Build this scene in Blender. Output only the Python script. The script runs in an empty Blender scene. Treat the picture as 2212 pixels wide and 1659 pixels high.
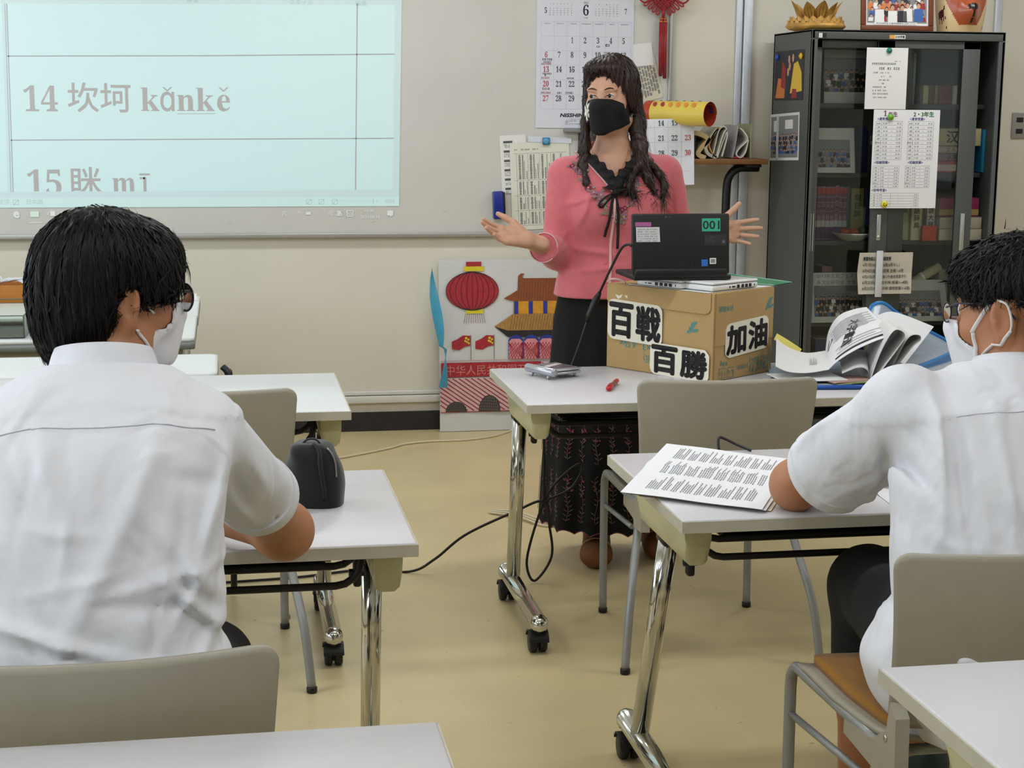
import bpy, bmesh, math, random
import numpy as np
from mathutils import Vector, Matrix, Euler
PI = math.pi
random.seed(7); rng = np.random.default_rng(11)
SC = bpy.context.scene
COL = SC.collection

# ------------------------------------------------------------------ camera
def camera_setup():
    yaw, pitch, roll = math.radians(10.2379), math.radians(9.71583), math.radians(0.46295)
    cy, sy, cp, sp = math.cos(yaw), math.sin(yaw), math.cos(pitch), math.sin(pitch)
    f = Vector((sy*cp, cy*cp, -sp)); r = Vector((cy, -sy, 0)); u = r.cross(f)
    cr, sr = math.cos(roll), math.sin(roll)
    r2 = cr*r + sr*u; u2 = -sr*r + cr*u
    cam = bpy.data.cameras.new('camera'); cam.sensor_width = 36.0
    cam.lens = 3443.676/2212*36.0; cam.clip_start = 0.05; cam.clip_end = 60
    o = bpy.data.objects.new('camera', cam); COL.objects.link(o)
    m = Matrix((r2, u2, -f)).transposed().to_4x4(); m.translation = (0, 0, 1.45504)
    o.matrix_world = m
    SC.camera = o
camera_setup()

# ------------------------------------------------------------------ world, lights, exposure
W = bpy.data.worlds.new('world'); SC.world = W; W.use_nodes = True
W.node_tree.nodes['Background'].inputs[0].default_value = (0.80, 0.90, 1.0, 1)
W.node_tree.nodes['Background'].inputs[1].default_value = 1.0
SC.view_settings.view_transform = 'Standard'; SC.view_settings.look = 'None'
SC.view_settings.gamma = 1.0; SC.view_settings.use_curve_mapping = False
SC.view_settings.exposure = 0.06
SC.cycles.max_bounces = 6; SC.cycles.diffuse_bounces = 3; SC.cycles.glossy_bounces = 3; SC.cycles.transmission_bounces = 4; SC.cycles.transparent_max_bounces = 16; SC.cycles.adaptive_threshold = 0.025; SC.cycles.caustics_refractive = False; SC.cycles.caustics_reflective = False
CEIL = 2.72
LAMPS = [(x, y) for x in (-1.5, 0.75, 3.1) for y in (1.2, 3.6, 6.0)]
LAMP_W = 12.6
def area(name, loc, rot, sx, sy, power, col):
    l = bpy.data.lights.new(name, 'AREA'); l.shape = 'RECTANGLE'; l.size = sx; l.size_y = sy
    l.energy = power; l.color = col
    o = bpy.data.objects.new(name, l); COL.objects.link(o); o.location = loc; o.rotation_euler = rot
    return o
for (x, y) in LAMPS:
    area('fluorescent_light', (x, y, CEIL-0.105), (0, 0, 0), 1.2, 0.22, LAMP_W, (0.876, 0.919, 1.0))
for y in (0.2, 2.9, 5.4):          # daylight through the windows of the left wall
    area('window_light', (-3.32, y, 1.62), (0, math.radians(-90), 0), 1.2, 1.9, 30.0, (0.78, 0.88, 1.0))

# ------------------------------------------------------------------ helpers
def lin(c):
    c = c/255.0
    return c/12.92 if c <= 0.04045 else ((c+0.055)/1.055)**2.4
def L(c): return (lin(c[0]), lin(c[1]), lin(c[2]), 1.0)
MATS = {}
def mat(name, col, rough=0.55, metal=0.0, var=None, bump=None, spec=0.5, trans=0.0, alpha=1.0, emit=None, sheen=0.0,
        sss=0.0, coat=0.0, col2=None, wave=None, ior=1.45, stretch=None):
    """procedural principled material; col in sRGB 0..255. var=(scale,amount) colour variation, bump=(scale,strength,distance)."""
    if name in MATS: return MATS[name]
    m = bpy.data.materials.new(name); m.use_nodes = True; MATS[name] = m
    nt = m.node_tree; b = nt.nodes['Principled BSDF']; N = nt.nodes.new; LK = nt.links.new
    b.inputs['Base Color'].default_value = L(col); b.inputs['Roughness'].default_value = rough
    b.inputs['Metallic'].default_value = metal; b.inputs['Specular IOR Level'].default_value = spec
    b.inputs['Transmission Weight'].default_value = trans; b.inputs['Alpha'].default_value = alpha
    b.inputs['IOR'].default_value = ior
    if sheen: b.inputs['Sheen Weight'].default_value = sheen
    if coat: b.inputs['Coat Weight'].default_value = coat
    if sss:
        b.inputs['Subsurface Weight'].default_value = sss
        b.inputs['Subsurface Radius'].default_value = (0.012, 0.005, 0.003); b.inputs['Subsurface Scale'].default_value = 1.0
    if emit:
        b.inputs['Emission Color'].default_value = (emit[0], emit[1], emit[2], 1); b.inputs['Emission Strength'].default_value = emit[3]
    tc = N('ShaderNodeTexCoord'); vec = tc.outputs['Object']
    if stretch:
        mp = N('ShaderNodeMapping'); mp.inputs['Scale'].default_value = stretch; LK(vec, mp.inputs['Vector']); vec = mp.outputs['Vector']
    if var or col2:
        n = N('ShaderNodeTexNoise'); n.inputs['Scale'].default_value = (var or (6, .1))[0]; n.inputs['Detail'].default_value = 5
        LK(vec, n.inputs['Vector'])
        r = N('ShaderNodeValToRGB'); a = (var or (6, .1))[1]
        c = L(col); d = L(col2) if col2 else tuple(max(0, v*(1-a)) for v in c[:3])+(1,)
        e = c if col2 else tuple(min(1, v*(1+a)) for v in c[:3])+(1,)
        r.color_ramp.elements[0].position = .3; r.color_ramp.elements[1].position = .7
        r.color_ramp.elements[0].color = d; r.color_ramp.elements[1].color = e
        LK(n.outputs['Fac'], r.inputs['Fac']); LK(r.outputs['Color'], b.inputs['Base Color'])
    if bump:
        n = N('ShaderNodeTexNoise'); n.inputs['Scale'].default_value = bump[0]; n.inputs['Detail'].default_value = 4
        LK(vec, n.inputs['Vector'])
        bp = N('ShaderNodeBump'); bp.inputs['Strength'].default_value = bump[1]
        bp.inputs['Distance'].default_value = bump[2] if len(bump) > 2 else 0.002
        LK(n.outputs['Fac'], bp.inputs['Height']); LK(bp.outputs['Normal'], b.inputs['Normal'])
    return m

def thin_glass(name, col, refl=1.45, rough=.02, tint=1.0):
    """thin pane: clear straight-through light plus Fresnel mirror reflection."""
    if name in MATS: return MATS[name]
    m = bpy.data.materials.new(name); m.use_nodes = True; MATS[name] = m; nt = m.node_tree; N = nt.nodes.new; LK = nt.links.new
    nt.nodes.remove(nt.nodes['Principled BSDF']); t = N('ShaderNodeBsdfTransparent'); t.inputs['Color'].default_value = L(col)
    g = N('ShaderNodeBsdfGlossy'); g.inputs['Roughness'].default_value = rough; f = N('ShaderNodeFresnel'); f.inputs['IOR'].default_value = refl; mx = N('ShaderNodeMixShader')
    LK(f.outputs[0], mx.inputs[0]); LK(t.outputs[0], mx.inputs[1]); LK(g.outputs[0], mx.inputs[2]); LK(mx.outputs[0], nt.nodes['Material Output'].inputs['Surface']); return m

GLY = {}
def glyphs(body):
    """outline of a line of lettering as 2-D polygons, height 1 em, cached."""
    if body in GLY: return GLY[body]
    c = bpy.data.curves.new('lettering', 'FONT'); c.body = body; c.size = 1.0; c.resolution_u = 2
    o = bpy.data.objects.new('lettering', c)
    me = bpy.data.meshes.new_from_object(o)
    v = np.array([tuple(q.co) for q in me.vertices]).reshape(-1, 3)[:, :2] if len(me.vertices) else np.zeros((0, 2))
    f = [tuple(p.vertices) for p in me.polygons]
    bpy.data.objects.remove(o); bpy.data.curves.remove(c); bpy.data.meshes.remove(me)
    GLY[body] = (v, f)
    return GLY[body]

class MB:
    """collects shapes and builds ONE mesh object."""
    def __init__(s): s.v = []; s.f = []; s.mi = []; s.sm = []
    def add(s, verts, faces, mi=0, smooth=False, M=None):
        k = len(s.v)
        for p in verts:
            p = Vector(p)
            s.v.append(tuple(M @ p) if M is not None else tuple(p))
        for f in faces: s.f.append(tuple(i+k for i in f)); s.mi.append(mi); s.sm.append(smooth)
        return s
    def arr(s, verts, faces, mi=0, smooth=True):
        k = len(s.v); s.v += [tuple(p) for p in np.asarray(verts).tolist()]
        s.f += [tuple(int(i)+k for i in f) for f in faces]; s.mi += [mi]*len(faces); s.sm += [smooth]*len(faces)
        return s
    def box(s, c, d, mi=0, rot=None, bev=0.0, seg=2, M=None):
        x, y, z = d[0]/2, d[1]/2, d[2]/2
        T = Matrix.Translation(c) @ (rot.to_matrix().to_4x4() if isinstance(rot, Euler) else (rot if rot is not None else Matrix()))
        if M is not None: T = M @ T
        if bev <= 0:
            vs = [(-x,-y,-z),(x,-y,-z),(x,y,-z),(-x,y,-z),(-x,-y,z),(x,-y,z),(x,y,z),(-x,y,z)]
            return s.add(vs, [(0,3,2,1),(4,5,6,7),(0,1,5,4),(1,2,6,5),(2,3,7,6),(3,0,4,7)], mi, False, T)
        bm = bmesh.new(); bmesh.ops.create_cube(bm, size=1.0)
        for q in bm.verts: q.co = Vector((q.co.x*d[0], q.co.y*d[1], q.co.z*d[2]))
        bmesh.ops.bevel(bm, geom=bm.edges[:], offset=min(bev, min(d)*0.49), segments=seg, profile=0.5, affect='EDGES')
        bm.verts.index_update()
        s.add([q.co for q in bm.verts], [tuple(v.index for v in f.verts) for f in bm.faces], mi, True, T); bm.free()
        return s
    def tube(s, pts, r, n=10, mi=0, caps=True, closed=False, flat=1.0):
        """swept tube along points; r a number or a list."""
        P = [Vector(p) for p in pts]; m = len(P); rs = r if hasattr(r, '__len__') else [r]*m
        k = len(s.v); up = None; frames = []
        for i in range(m):
            if closed: t = P[(i+1) % m]-P[i-1]
            else: t = P[min(i+1, m-1)]-P[max(i-1, 0)]
            if t.length < 1e-9: t = Vector((0, 0, 1))
            t.normalize()
            if up is None:
                up = Vector((0, 0, 1)) if abs(t.z) < .9 else Vector((0, 1, 0))
            a = up - t*up.dot(t)
            if a.length < 1e-6: a = t.orthogonal()
            a.normalize(); b = t.cross(a); up = a; frames.append((a, b))
        for i in range(m):
            a, b = frames[i]
            for j in range(n):
                w = 2*PI*j/n; s.v.append(tuple(P[i]+a*(math.cos(w)*rs[i]*flat)+b*(math.sin(w)*rs[i])))
        for i in range(m if closed else m-1):
            i2 = (i+1) % m
            for j in range(n):
                j2 = (j+1) % n
                s.f.append((k+i*n+j, k+i*n+j2, k+i2*n+j2, k+i2*n+j)); s.mi.append(mi); s.sm.append(True)
        if caps and not closed:
            s.f.append(tuple(k+j for j in reversed(range(n)))); s.mi.append(mi); s.sm.append(False)
            s.f.append(tuple(k+(m-1)*n+j for j in range(n))); s.mi.append(mi); s.sm.append(False)
        return s
    def lathe(s, prof, n=24, mi=0, M=None, smooth=True):
        """profile (r,z) turned round z."""
        vs = []; fs = []
        for (r, z) in prof:
            for j in range(n): w = 2*PI*j/n; vs.append((r*math.cos(w), r*math.sin(w), z))
        for i in range(len(prof)-1):
            for j in range(n):
                j2 = (j+1) % n; fs.append((i*n+j, i*n+j2, (i+1)*n+j2, (i+1)*n+j))
        if prof[0][0] > 1e-6: fs.append(tuple(reversed(range(n))))
        if prof[-1][0] > 1e-6: fs.append(tuple((len(prof)-1)*n+j for j in range(n)))
        return s.add(vs, fs, mi, smooth, M)
    def prism(s, poly, z0, z1, mi=0, M=None, smooth=False):
        """2-D outline (counter-clockwise) from z0 to z1."""
        n = len(poly)
        vs = [(p[0], p[1], z0) for p in poly]+[(p[0], p[1], z1) for p in poly]
        fs = [tuple(reversed(range(n))), tuple(range(n, 2*n))]+[(i, (i+1) % n, n+(i+1) % n, n+i) for i in range(n)]
        return s.add(vs, fs, mi, smooth, M)
    def poly(s, pts, z=0.0, mi=0, M=None):
        return s.add([(p[0], p[1], z) if len(p) == 2 else p for p in pts], [tuple(range(len(pts)))], mi, False, M)
    def rect(s, x0, y0, x1, y1, z=0.0, mi=0):
        return s.add([(x0,y0,z),(x1,y0,z),(x1,y1,z),(x0,y1,z)], [(0,1,2,3)], mi)
    def line(s, pts, w, z=0.0, mi=0):
        """thin flat stroke in the xy plane."""
        for a, b in zip(pts[:-1], pts[1:]):
            dx, dy = b[0]-a[0], b[1]-a[1]; l = math.hypot(dx, dy) or 1e-9; nx, ny = -dy/l*w/2, dx/l*w/2
            s.add([(a[0]-nx,a[1]-ny,z),(b[0]-nx,b[1]-ny,z),(b[0]+nx,b[1]+ny,z),(a[0]+nx,a[1]+ny,z)], [(0,1,2,3)], mi)
        return s
    def text(s, body, size, pos, align='l', z=0.0, mi=0, rot=0.0, bold=0.0, sx=1.0, flip=False, clip=None, shear=0.0, width=None):
        v, f = glyphs(body)
        if len(v) == 0: return s
        x0, x1 = v[:, 0].min(), v[:, 0].max(); w = x1-x0
        if width: sx = width/(w*size)
        off = {'l': -x0, 'c': -(x0+x1)/2, 'r': -x1}[align]
        q = np.c_[(v[:, 0]+off)*size*sx + v[:, 1]*size*shear, v[:, 1]*size]
        if flip: q = -q
        if bold: offs = [(0,0)]+[(math.cos(a)*bold, math.sin(a)*bold) for a in np.arange(8)*PI/4]
        else: offs = [(0,0)]
        cr, sr = math.cos(rot), math.sin(rot)
        for i, (ox, oy) in enumerate(offs):
            a = q+np.array([ox, oy]); b = np.c_[a[:,0]*cr-a[:,1]*sr+pos[0], a[:,0]*sr+a[:,1]*cr+pos[1], np.full(len(a), z+i*2e-6)]
            s.arr(b, f, mi, False)
        return s
    def rrplate(s, w, h, r, t, nu=12, nv=12, warp=None, mi=0, M=None):
        """rounded rectangular plate of half sizes w,h in xy, thickness t in z, optional warp(x,y)->(x,y,z)."""
        def pt(u, v):
            x, y = u*w, v*h; qx = max(-(w-r), min(w-r, x)); qy = max(-(h-r), min(h-r, y)); dx, dy = x-qx, y-qy
            l = math.hypot(dx, dy)
            if l > 1e-9 and abs(dx) > 1e-9 and abs(dy) > 1e-9:
                k = max(abs(dx), abs(dy))/l; dx *= k; dy *= k
            return qx+dx, qy+dy
        def knots(n, a, rr):
            e = rr/a; k = max(3, n//4)
            left = [-1+e*i/k for i in range(k)]; mid = [-(1-e)+2*(1-e)*i/(n-2*k) for i in range(n-2*k+1)]; right = [1-e+e*(i+1)/k for i in range(k)]
            return left+mid+right
        U = knots(nu, w, r); V = knots(nv, h, r); nu1, nv1 = len(U), len(V)
        top = []; bot = []
        for v in V:
            for u in U:
                x, y = pt(u, v); p = Vector(warp(x, y)) if warp else Vector((x, y, 0))
                if warp:
                    e = 1e-3; a = Vector(warp(x+e, y))-p; b = Vector(warp(x, y+e))-p; nn = a.cross(b).normalized()
                else: nn = Vector((0, 0, 1))
                top.append(p+nn*t/2); bot.append(p-nn*t/2)
        n = nu1*nv1; fs = []
        for j in range(nv1-1):
            for i in range(nu1-1):
                a = j*nu1+i; q = (a, a+1, a+nu1+1, a+nu1); fs.append(q); fs.append(tuple(n+k for k in reversed(q)))
        rim = [i for i in range(nu1)]+[j*nu1+nu1-1 for j in range(1, nv1)]+[(nv1-1)*nu1+i for i in range(nu1-2, -1, -1)]+[j*nu1 for j in range(nv1-2, 0, -1)]
        for a, b in zip(rim, rim[1:]+rim[:1]): fs.append((b, a, n+a, n+b))
        return s.add(top+bot, fs, mi, True, M)
    def grid(s, fn, nu, nv, mi=0, closed_u=False, M=None, smooth=True):
        """surface fn(u,v) with u,v in 0..1."""
        vs = []; fs = []; cu = nu if closed_u else nu+1
        for j in range(nv+1):
            for i in range(cu): vs.append(fn(i/nu, j/nv))
        for j in range(nv):
            for i in range(nu):
                i2 = (i+1) % cu; fs.append((j*cu+i, j*cu+i2, (j+1)*cu+i2, (j+1)*cu+i))
        return s.add(vs, fs, mi, smooth, M)
    def build(s, name, mats, parent=None, loc=None, rot=None):
        me = bpy.data.meshes.new(name); me.from_pydata(s.v, [], s.f)
        if not isinstance(mats, (list, tuple)): mats = [mats]
        for m in mats: me.materials.append(m)
        me.polygons.foreach_set('material_index', s.mi); me.polygons.foreach_set('use_smooth', s.sm)
        me.update()
        o = bpy.data.objects.new(name, me); COL.objects.link(o)
        if parent is not None: o.parent = parent
        if loc is not None: o.location = loc
        if rot is not None: o.rotation_euler = rot
        return o
def sharp(o, ang=35):
    """smooth shading that keeps hard edges."""
    me = o.data; me.polygons.foreach_set('use_smooth', [True]*len(me.polygons)); me.set_sharp_from_angle(angle=math.radians(ang)); return o
def tag(o, label, cat, group=None):
    o['label'] = label; o['category'] = cat
    if group: o['group'] = group
    return o
def thing(name, label, cat, loc=(0,0,0), rot=(0,0,0), group=None):
    o = bpy.data.objects.new(name, None); COL.objects.link(o); o.empty_display_size = .05
    o.location = loc; o.rotation_euler = rot
    return tag(o, label, cat, group)
def struct(o): o['kind'] = 'structure'; return o
def copy_tree(o, loc=None, rot=None, parent=None, skip=()):
    c = o.copy(); COL.objects.link(c)
    if parent is not None: c.parent = parent
    if loc is not None: c.location = loc
    if rot is not None: c.rotation_euler = rot
    for ch in o.children:
        if ch.name.split('.')[0] not in skip: copy_tree(ch, parent=c)
    return c
WALLROT = (PI/2, 0, 0)            # local x -> right, y -> up, z -> out of the back wall
def bezier(pts, n=8):
    """smooth (Catmull-Rom) path through the points."""
    P = [np.array(p, float) for p in pts]; out = []
    for i in range(len(P)-1):
        p0, p1, p2, p3 = P[max(i-1, 0)], P[i], P[i+1], P[min(i+2, len(P)-1)]
        for k in range(n):
            t = k/n; out.append(.5*((2*p1)+(-p0+p2)*t+(2*p0-5*p1+4*p2-p3)*t*t+(-p0+3*p1-3*p2+p3)*t**3))
    out.append(P[-1]); return [tuple(p) for p in out]
def arc(cx, cy, r, a0, a1, n=8): return [(cx+r*math.cos(math.radians(a0+(a1-a0)*i/n)), cy+r*math.sin(math.radians(a0+(a1-a0)*i/n))) for i in range(n+1)]
def rrect(x0, y0, x1, y1, r, n=5):
    return arc(x1-r, y0+r, r, -90, 0, n)+arc(x1-r, y1-r, r, 0, 90, n)+arc(x0+r, y1-r, r, 90, 180, n)+arc(x0+r, y0+r, r, 180, 270, n)
# ------------------------------------------------------------------ the room
WALLY = 7.196; XL, XR, YR = -3.3, 4.7, -2.6
M_wall = mat('painted wall', (220, 215, 200), .8, var=(1.3, .035), bump=(260, .25, .001))
M_floor = mat('yellow vinyl floor', (206, 187, 140), .34, var=(2.2, .10), bump=(9, .12, .002), spec=.45)
def floor_detail():
    nt = M_floor.node_tree; b = nt.nodes['Principled BSDF']; N = nt.nodes.new; LK = nt.links.new
    old = b.inputs['Base Color'].links[0].from_socket
    tc = N('ShaderNodeTexCoord'); v = N('ShaderNodeTexNoise'); v.inputs['Scale'].default_value = 38; v.inputs['Detail'].default_value = 2
    LK(tc.outputs['Object'], v.inputs['Vector'])
    r = N('ShaderNodeValToRGB'); r.color_ramp.elements[0].position = .70; r.color_ramp.elements[1].position = .78
    r.color_ramp.elements[0].color = (0, 0, 0, 1); r.color_ramp.elements[1].color = (1, 1, 1, 1)
    LK(v.outputs['Fac'], r.inputs['Fac'])
    mx = N('ShaderNodeMix'); mx.data_type = 'RGBA'; mx.inputs['B'].default_value = L((120, 100, 70))
    ml = N('ShaderNodeMath'); ml.operation = 'MULTIPLY'; ml.inputs[1].default_value = .55; LK(r.outputs['Color'], ml.inputs[0])
    LK(ml.outputs[0], mx.inputs['Factor']); LK(old, mx.inputs['A']); LK(mx.outputs['Result'], b.inputs['Base Color'])
floor_detail()
M_white = mat('white paint', (228, 226, 220), .7, bump=(120, .1, .001))
M_base = mat('black vinyl skirting', (42, 40, 42), .45, var=(8, .15))
M_duct = mat('pale plastic trim', (216, 215, 208), .5, var=(20, .03))
M_alu = mat('aluminium trim', (206, 212, 220), .35, metal=.35, var=(30, .05))
def slab(name, x0, x1, y0, y1, z0, z1, m):
    return struct(MB().box(((x0+x1)/2, (y0+y1)/2, (z0+z1)/2), (x1-x0, y1-y0, z1-z0)).build(name, m))
slab('floor', XL-.1, XR+.1, YR-.1, WALLY+.1, -.1, 0, M_floor)
slab('ceiling', XL-.1, XR+.1, YR-.1, WALLY+.1, CEIL, CEIL+.1, M_white)
slab('wall_back', XL-.1, XR+.1, WALLY, WALLY+.1, 0, CEIL, M_wall)
slab('wall_right', XR, XR+.1, YR, WALLY, 0, CEIL, M_wall)
slab('wall_rear', XL, XR, YR-.1, YR, 0, CEIL, M_wall)
# left wall with three window openings
WIN = [(-.75, 1.15), (1.95, 3.85), (4.45, 6.35)]
wl = MB(); wl.box((XL-.05, (YR+WALLY)/2, .5), (.1, WALLY-YR, 1.0)); wl.box((XL-.05, (YR+WALLY)/2, 2.47), (.1, WALLY-YR, .5))
ys = [YR]+[v for w in WIN for v in w]+[WALLY]
for a, b in zip(ys[0::2], ys[1::2]): wl.box((XL-.05, (a+b)/2, 1.61), (.1, b-a, 1.22))
struct(wl.build('wall_left', M_wall))
M_glass = thin_glass('window glass', (240, 246, 246))
for i, (a, b) in enumerate(WIN):
    w = MB()
    for y in (a, b, (a+b)/2): w.box((XL-.05, y, 1.61), (.06, .05, 1.22))
    for z in (1.02, 2.2): w.box((XL-.05, (a+b)/2, z), (.06, b-a, .05))
    w = struct(w.build('window_%d' % (i+1), M_alu))
    for k in (0, 1):
        MB().box((XL-.05, a+(b-a)*(.25+.5*k), 1.61), (.006, (b-a)/2-.06, 1.14)).build('pane', M_glass, w)
# corridor window of wired glass in the right wall (mirrored in the cabinet doors)
w4 = MB()
for y in (2.95, 3.62): w4.box((XR-.01, y, 1.46), (.06, .05, .96))
for z in (1.0, 1.92): w4.box((XR-.01, 3.285, z), (.06, .70, .05))
w4 = struct(w4.build('window_4', M_alu)); MB().box((XR-.012, 3.285, 1.46), (.008, .62, .88)).build('pane', mat('wired frosted glass', (206, 210, 206), .3, var=(60, .25), emit=(.82, .92, .90, .55)), w4)
slab('baseboard_back', XL, XR, WALLY-.012, WALLY, 0, .088, M_base)
slab('baseboard_right', XR-.012, XR, YR, WALLY-.012, 0, .088, M_base)
slab('baseboard_left', XL, XL+.012, YR, WALLY-.012, 0, .088, M_base)
# long horizontal cable ducts above the skirting, vertical pale strips beside the shelf and beyond the cabinet
t1 = MB(); t1.box((-.1, WALLY-.010, .147), (4.4, .02, .034), bev=.004); t1.box((-.1, WALLY-.007, .176), (4.4, .014, .018), bev=.003)
struct(t1.build('trim_1', M_duct))
t2 = MB(); t2.box((2.385, WALLY-.012, 1.35), (.042, .024, 2.7), bev=.004); t2.box((2.345, WALLY-.006, 1.35), (.03, .012, 2.7), bev=.003)
struct(t2.build('trim_2', M_alu))
t3 = MB(); t3.box((3.615, WALLY-.010, 1.35), (.036, .02, 2.7), bev=.004); struct(t3.build('trim_3', M_alu))
# ceiling fluorescent fixtures
M_tube = mat('fluorescent tube', (255, 250, 240), .5, emit=(1.0, .97, .9, 6.0))
lamp0 = None
for i, (x, y) in enumerate(LAMPS):
    if lamp0 is None:
        o = thing('ceiling_light', 'long white fluorescent ceiling fixture above the classroom', 'ceiling light', (x, y, CEIL), group='fluorescent fixtures on the ceiling')
        h = MB(); h.box((0, 0, -.025), (1.26, .28, .05), bev=.006); h.build('housing', M_white, o)
        for dy in (-.07, .07):
            MB().tube([(-.6, dy, -.075), (.6, dy, -.075)], .016, 12).build('tube', M_tube, o)
        lamp0 = o
    else: o = copy_tree(lamp0, (x, y, CEIL))
    o['label'] = 'white fluorescent ceiling fixture, %s row, %s' % (['camera side', 'middle', 'whiteboard side'][i % 3], ['over the left tables', 'over the aisle', 'over the cabinet side'][i//3])

# ------------------------------------------------------------------ whiteboard with the projected slide
M_wb = mat('whiteboard enamel', (206, 204, 197), .32, var=(3, .03), spec=.4)
M_wbf = mat('whiteboard frame', (176, 176, 172), .35, metal=.5)
WBY = WALLY-.022
wb = thing('whiteboard', 'large white enamel whiteboard with thin grey metal frame on the back wall', 'whiteboard', (0, WALLY, 0))
x0, x1, z0, z1 = -1.62, 2.017, .905, 2.12
MB().box(((x0+x1)/2, -.012, (z0+z1)/2), (x1-x0, .016, z1-z0)).build('panel', M_wb, wb)
f = MB()
f.box(((x0+x1)/2, -.018, z0-.004), (x1-x0+.03, .036, .022), bev=.004); f.box(((x0+x1)/2, -.016, z1), (x1-x0+.03, .03, .02), bev=.004)
for x in (x0, x1): f.box((x, -.016, (z0+z1)/2), (.016, .03, z1-z0), bev=.004)
f.build('frame', M_wbf, wb)
# faint dry-erase smudges on the enamel
M_smudge = mat('smudge', (182, 181, 178), .5)
sm = MB()
for (px, pz, l, a) in [(.39, 1.21, .07, 80), (.45, 1.2, .06, 75), (.52, 1.2, .06, 100), (.58, 1.17, .05, 60), (.4, 1.09, .05, 20), (1.2, 1.55, .03, 60), (.98, 1.0, .02, 10), (.02, .955, .018, 0), (.66, .958, .02, 15)]:
    a = math.radians(a); sm.line([(px-math.cos(a)*l/2, pz-math.sin(a)*l/2), (px, pz+.004), (px+math.cos(a)*l/2, pz+math.sin(a)*l/2)], .0022)
sm.build('smudge', M_smudge, wb, loc=(0, -.0207, 0), rot=WALLROT)['kind'] = 'stuff'
# the projected slide: thin image on the board, only its lit areas glow
E_PAGE = mat('projected page light', (206, 204, 197), .4, emit=(.070, .265, .300, 1.0))
E_PANE = mat('projected window light', (206, 204, 197), .4, emit=(.05, .19, .24, 1.0))
E_BAR = mat('projected status light', (206, 204, 197), .4, emit=(.07, .255, .27, 1.0))
E_ICON = mat('projected icon light', (206, 204, 197), .4, emit=(.16, .22, .22, 1.0))
E_GREEN = mat('projected folder light', (206, 204, 197), .4, emit=(.10, .24, .16, 1.0))
E_TEXT = mat('projected dark lettering', (186, 183, 182), .5)
E_LINE = mat('projected table line', (178, 178, 182), .5)
E_DIM = mat('projected dim lettering', (190, 200, 200), .5, emit=(.03, .07, .07, 1.0))
sl = thing('projected_slide', 'pale blue vocabulary slide projected on the whiteboard with grey Chinese lettering', 'projection', (0, WALLY-.0225, 0), WALLROT)
b = MB(); b.poly([(-1.45, 1.026), (.773, 1.030), (.789, 1.933), (.791, 2.06), (-1.45, 2.06)]); b.build('window_area', E_PANE, sl)
b = MB(); b.poly([(-.898, 1.094), (.746, 1.103), (.758, 1.912), (-.888, 1.885)], .0004); b.poly([(-1.45, 1.09), (-.915, 1.094), (-.905, 1.885), (-1.45, 1.88)], .0004)
b.build('page', E_PAGE, sl)
b = MB(); b.poly([(-1.45, 1.026), (.773, 1.030), (.774, 1.072), (-1.45, 1.068)], .0004); b.build('status_bar', E_BAR, sl)
b = MB(); Zt = .0008
b.line([(-.894, 1.668), (-.07, 1.6805), (.757, 1.699)], .0048, Zt); b.line([(-.894, 1.315), (.751, 1.331)], .0048, Zt)
b.line([(.593, 1.913), (.5785, 1.103)], .0048, Zt); b.line([(-.885, 1.885), (-.893, 1.094)], .0038, Zt); b.line([(-.893, 1.885), (-.902, 1.094)], .002, Zt)
b.build('table_line', E_LINE, sl)
def projected(body, x, z, size, width, parts=None):
    b = MB(); b.text(body, size, (x, z), 'l', Zt, width=width); return b
def caron(b, x, z, s):
    b.poly([(x-.5*s, z+.42*s), (x-.32*s, z+.42*s), (x, z+.12*s), (x+.32*s, z+.42*s), (x+.5*s, z+.42*s), (x+.06*s, z-.02*s), (x-.06*s, z-.02*s)], Zt)
b = MB()
b.text('𝟏𝟒', .152, (-.833, 1.438), 'l', Zt, width=.141)
b.text('坎坷', .135, (-.65, 1.447), 'l', Zt, width=.262, bold=.0012)
b.text('𝐤', .147, (-.345, 1.443), 'l', Zt, width=.078); b.text('𝐧𝐤', .147, (-.192, 1.444), 'l', Zt, width=.160)
b.text('ɑ', .147, (-.262, 1.444), 'l', Zt, width=.058, bold=.0012); b.text('𝐞', .147, (-.021, 1.445), 'l', Zt, width=.056)
caron(b, -.232, 1.528, .042); caron(b, .008, 1.529, .042)
b.line([(-.192, 1.432), (-.028, 1.4335)], .0025, Zt)
b.build('lettering', E_TEXT, sl)
b = MB(); b.text('𝟏𝟓', .152, (-.832, 1.082), 'l', Zt, width=.141); b.text('眯', .135, (-.649, 1.088), 'l', Zt, width=.126, bold=.0012)
b.text('𝐦', .147, (-.477, 1.086), 'l', Zt, width=.098); b.rect(-.345, 1.086, -.332, 1.158, Zt); b.rect(-.360, 1.150, -.338, 1.158, Zt); b.rect(-.362, 1.084, -.316, 1.090, Zt)
b.rect(-.362, 1.166, -.316, 1.174, Zt)
def clip_below(b, z):
    bm = bmesh.new(); vs = [bm.verts.new(p) for p in b.v]
    for f in b.f:
        try: bm.faces.new([vs[i] for i in f])
        except ValueError: pass
    bmesh.ops.bisect_plane(bm, geom=bm.verts[:]+bm.edges[:]+bm.faces[:], plane_co=(0, z, 0), plane_no=(0, 1, 0), clear_inner=True)
    bm.verts.index_update(); r = MB(); r.add([v.co.copy() for v in bm.verts], [tuple(v.index for v in f.verts) for f in bm.faces]); bm.free(); return r
clip_below(b, 1.097).build('lettering', E_TEXT, sl)
b = MB()
for (x, t) in [(-.727, 'フォント'), (-.14, '段落'), (.30, 'スタイル'), (.585, '編集')]: b.text(t, .026, (x, 1.905), 'l', Zt)
b.text('文字', .024, (-.955, 1.043), 'l', Zt); b.text('日本語', .024, (-.838, 1.043), 'l', Zt); b.text('500%', .022, (.708, 1.045), 'l', Zt)
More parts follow.
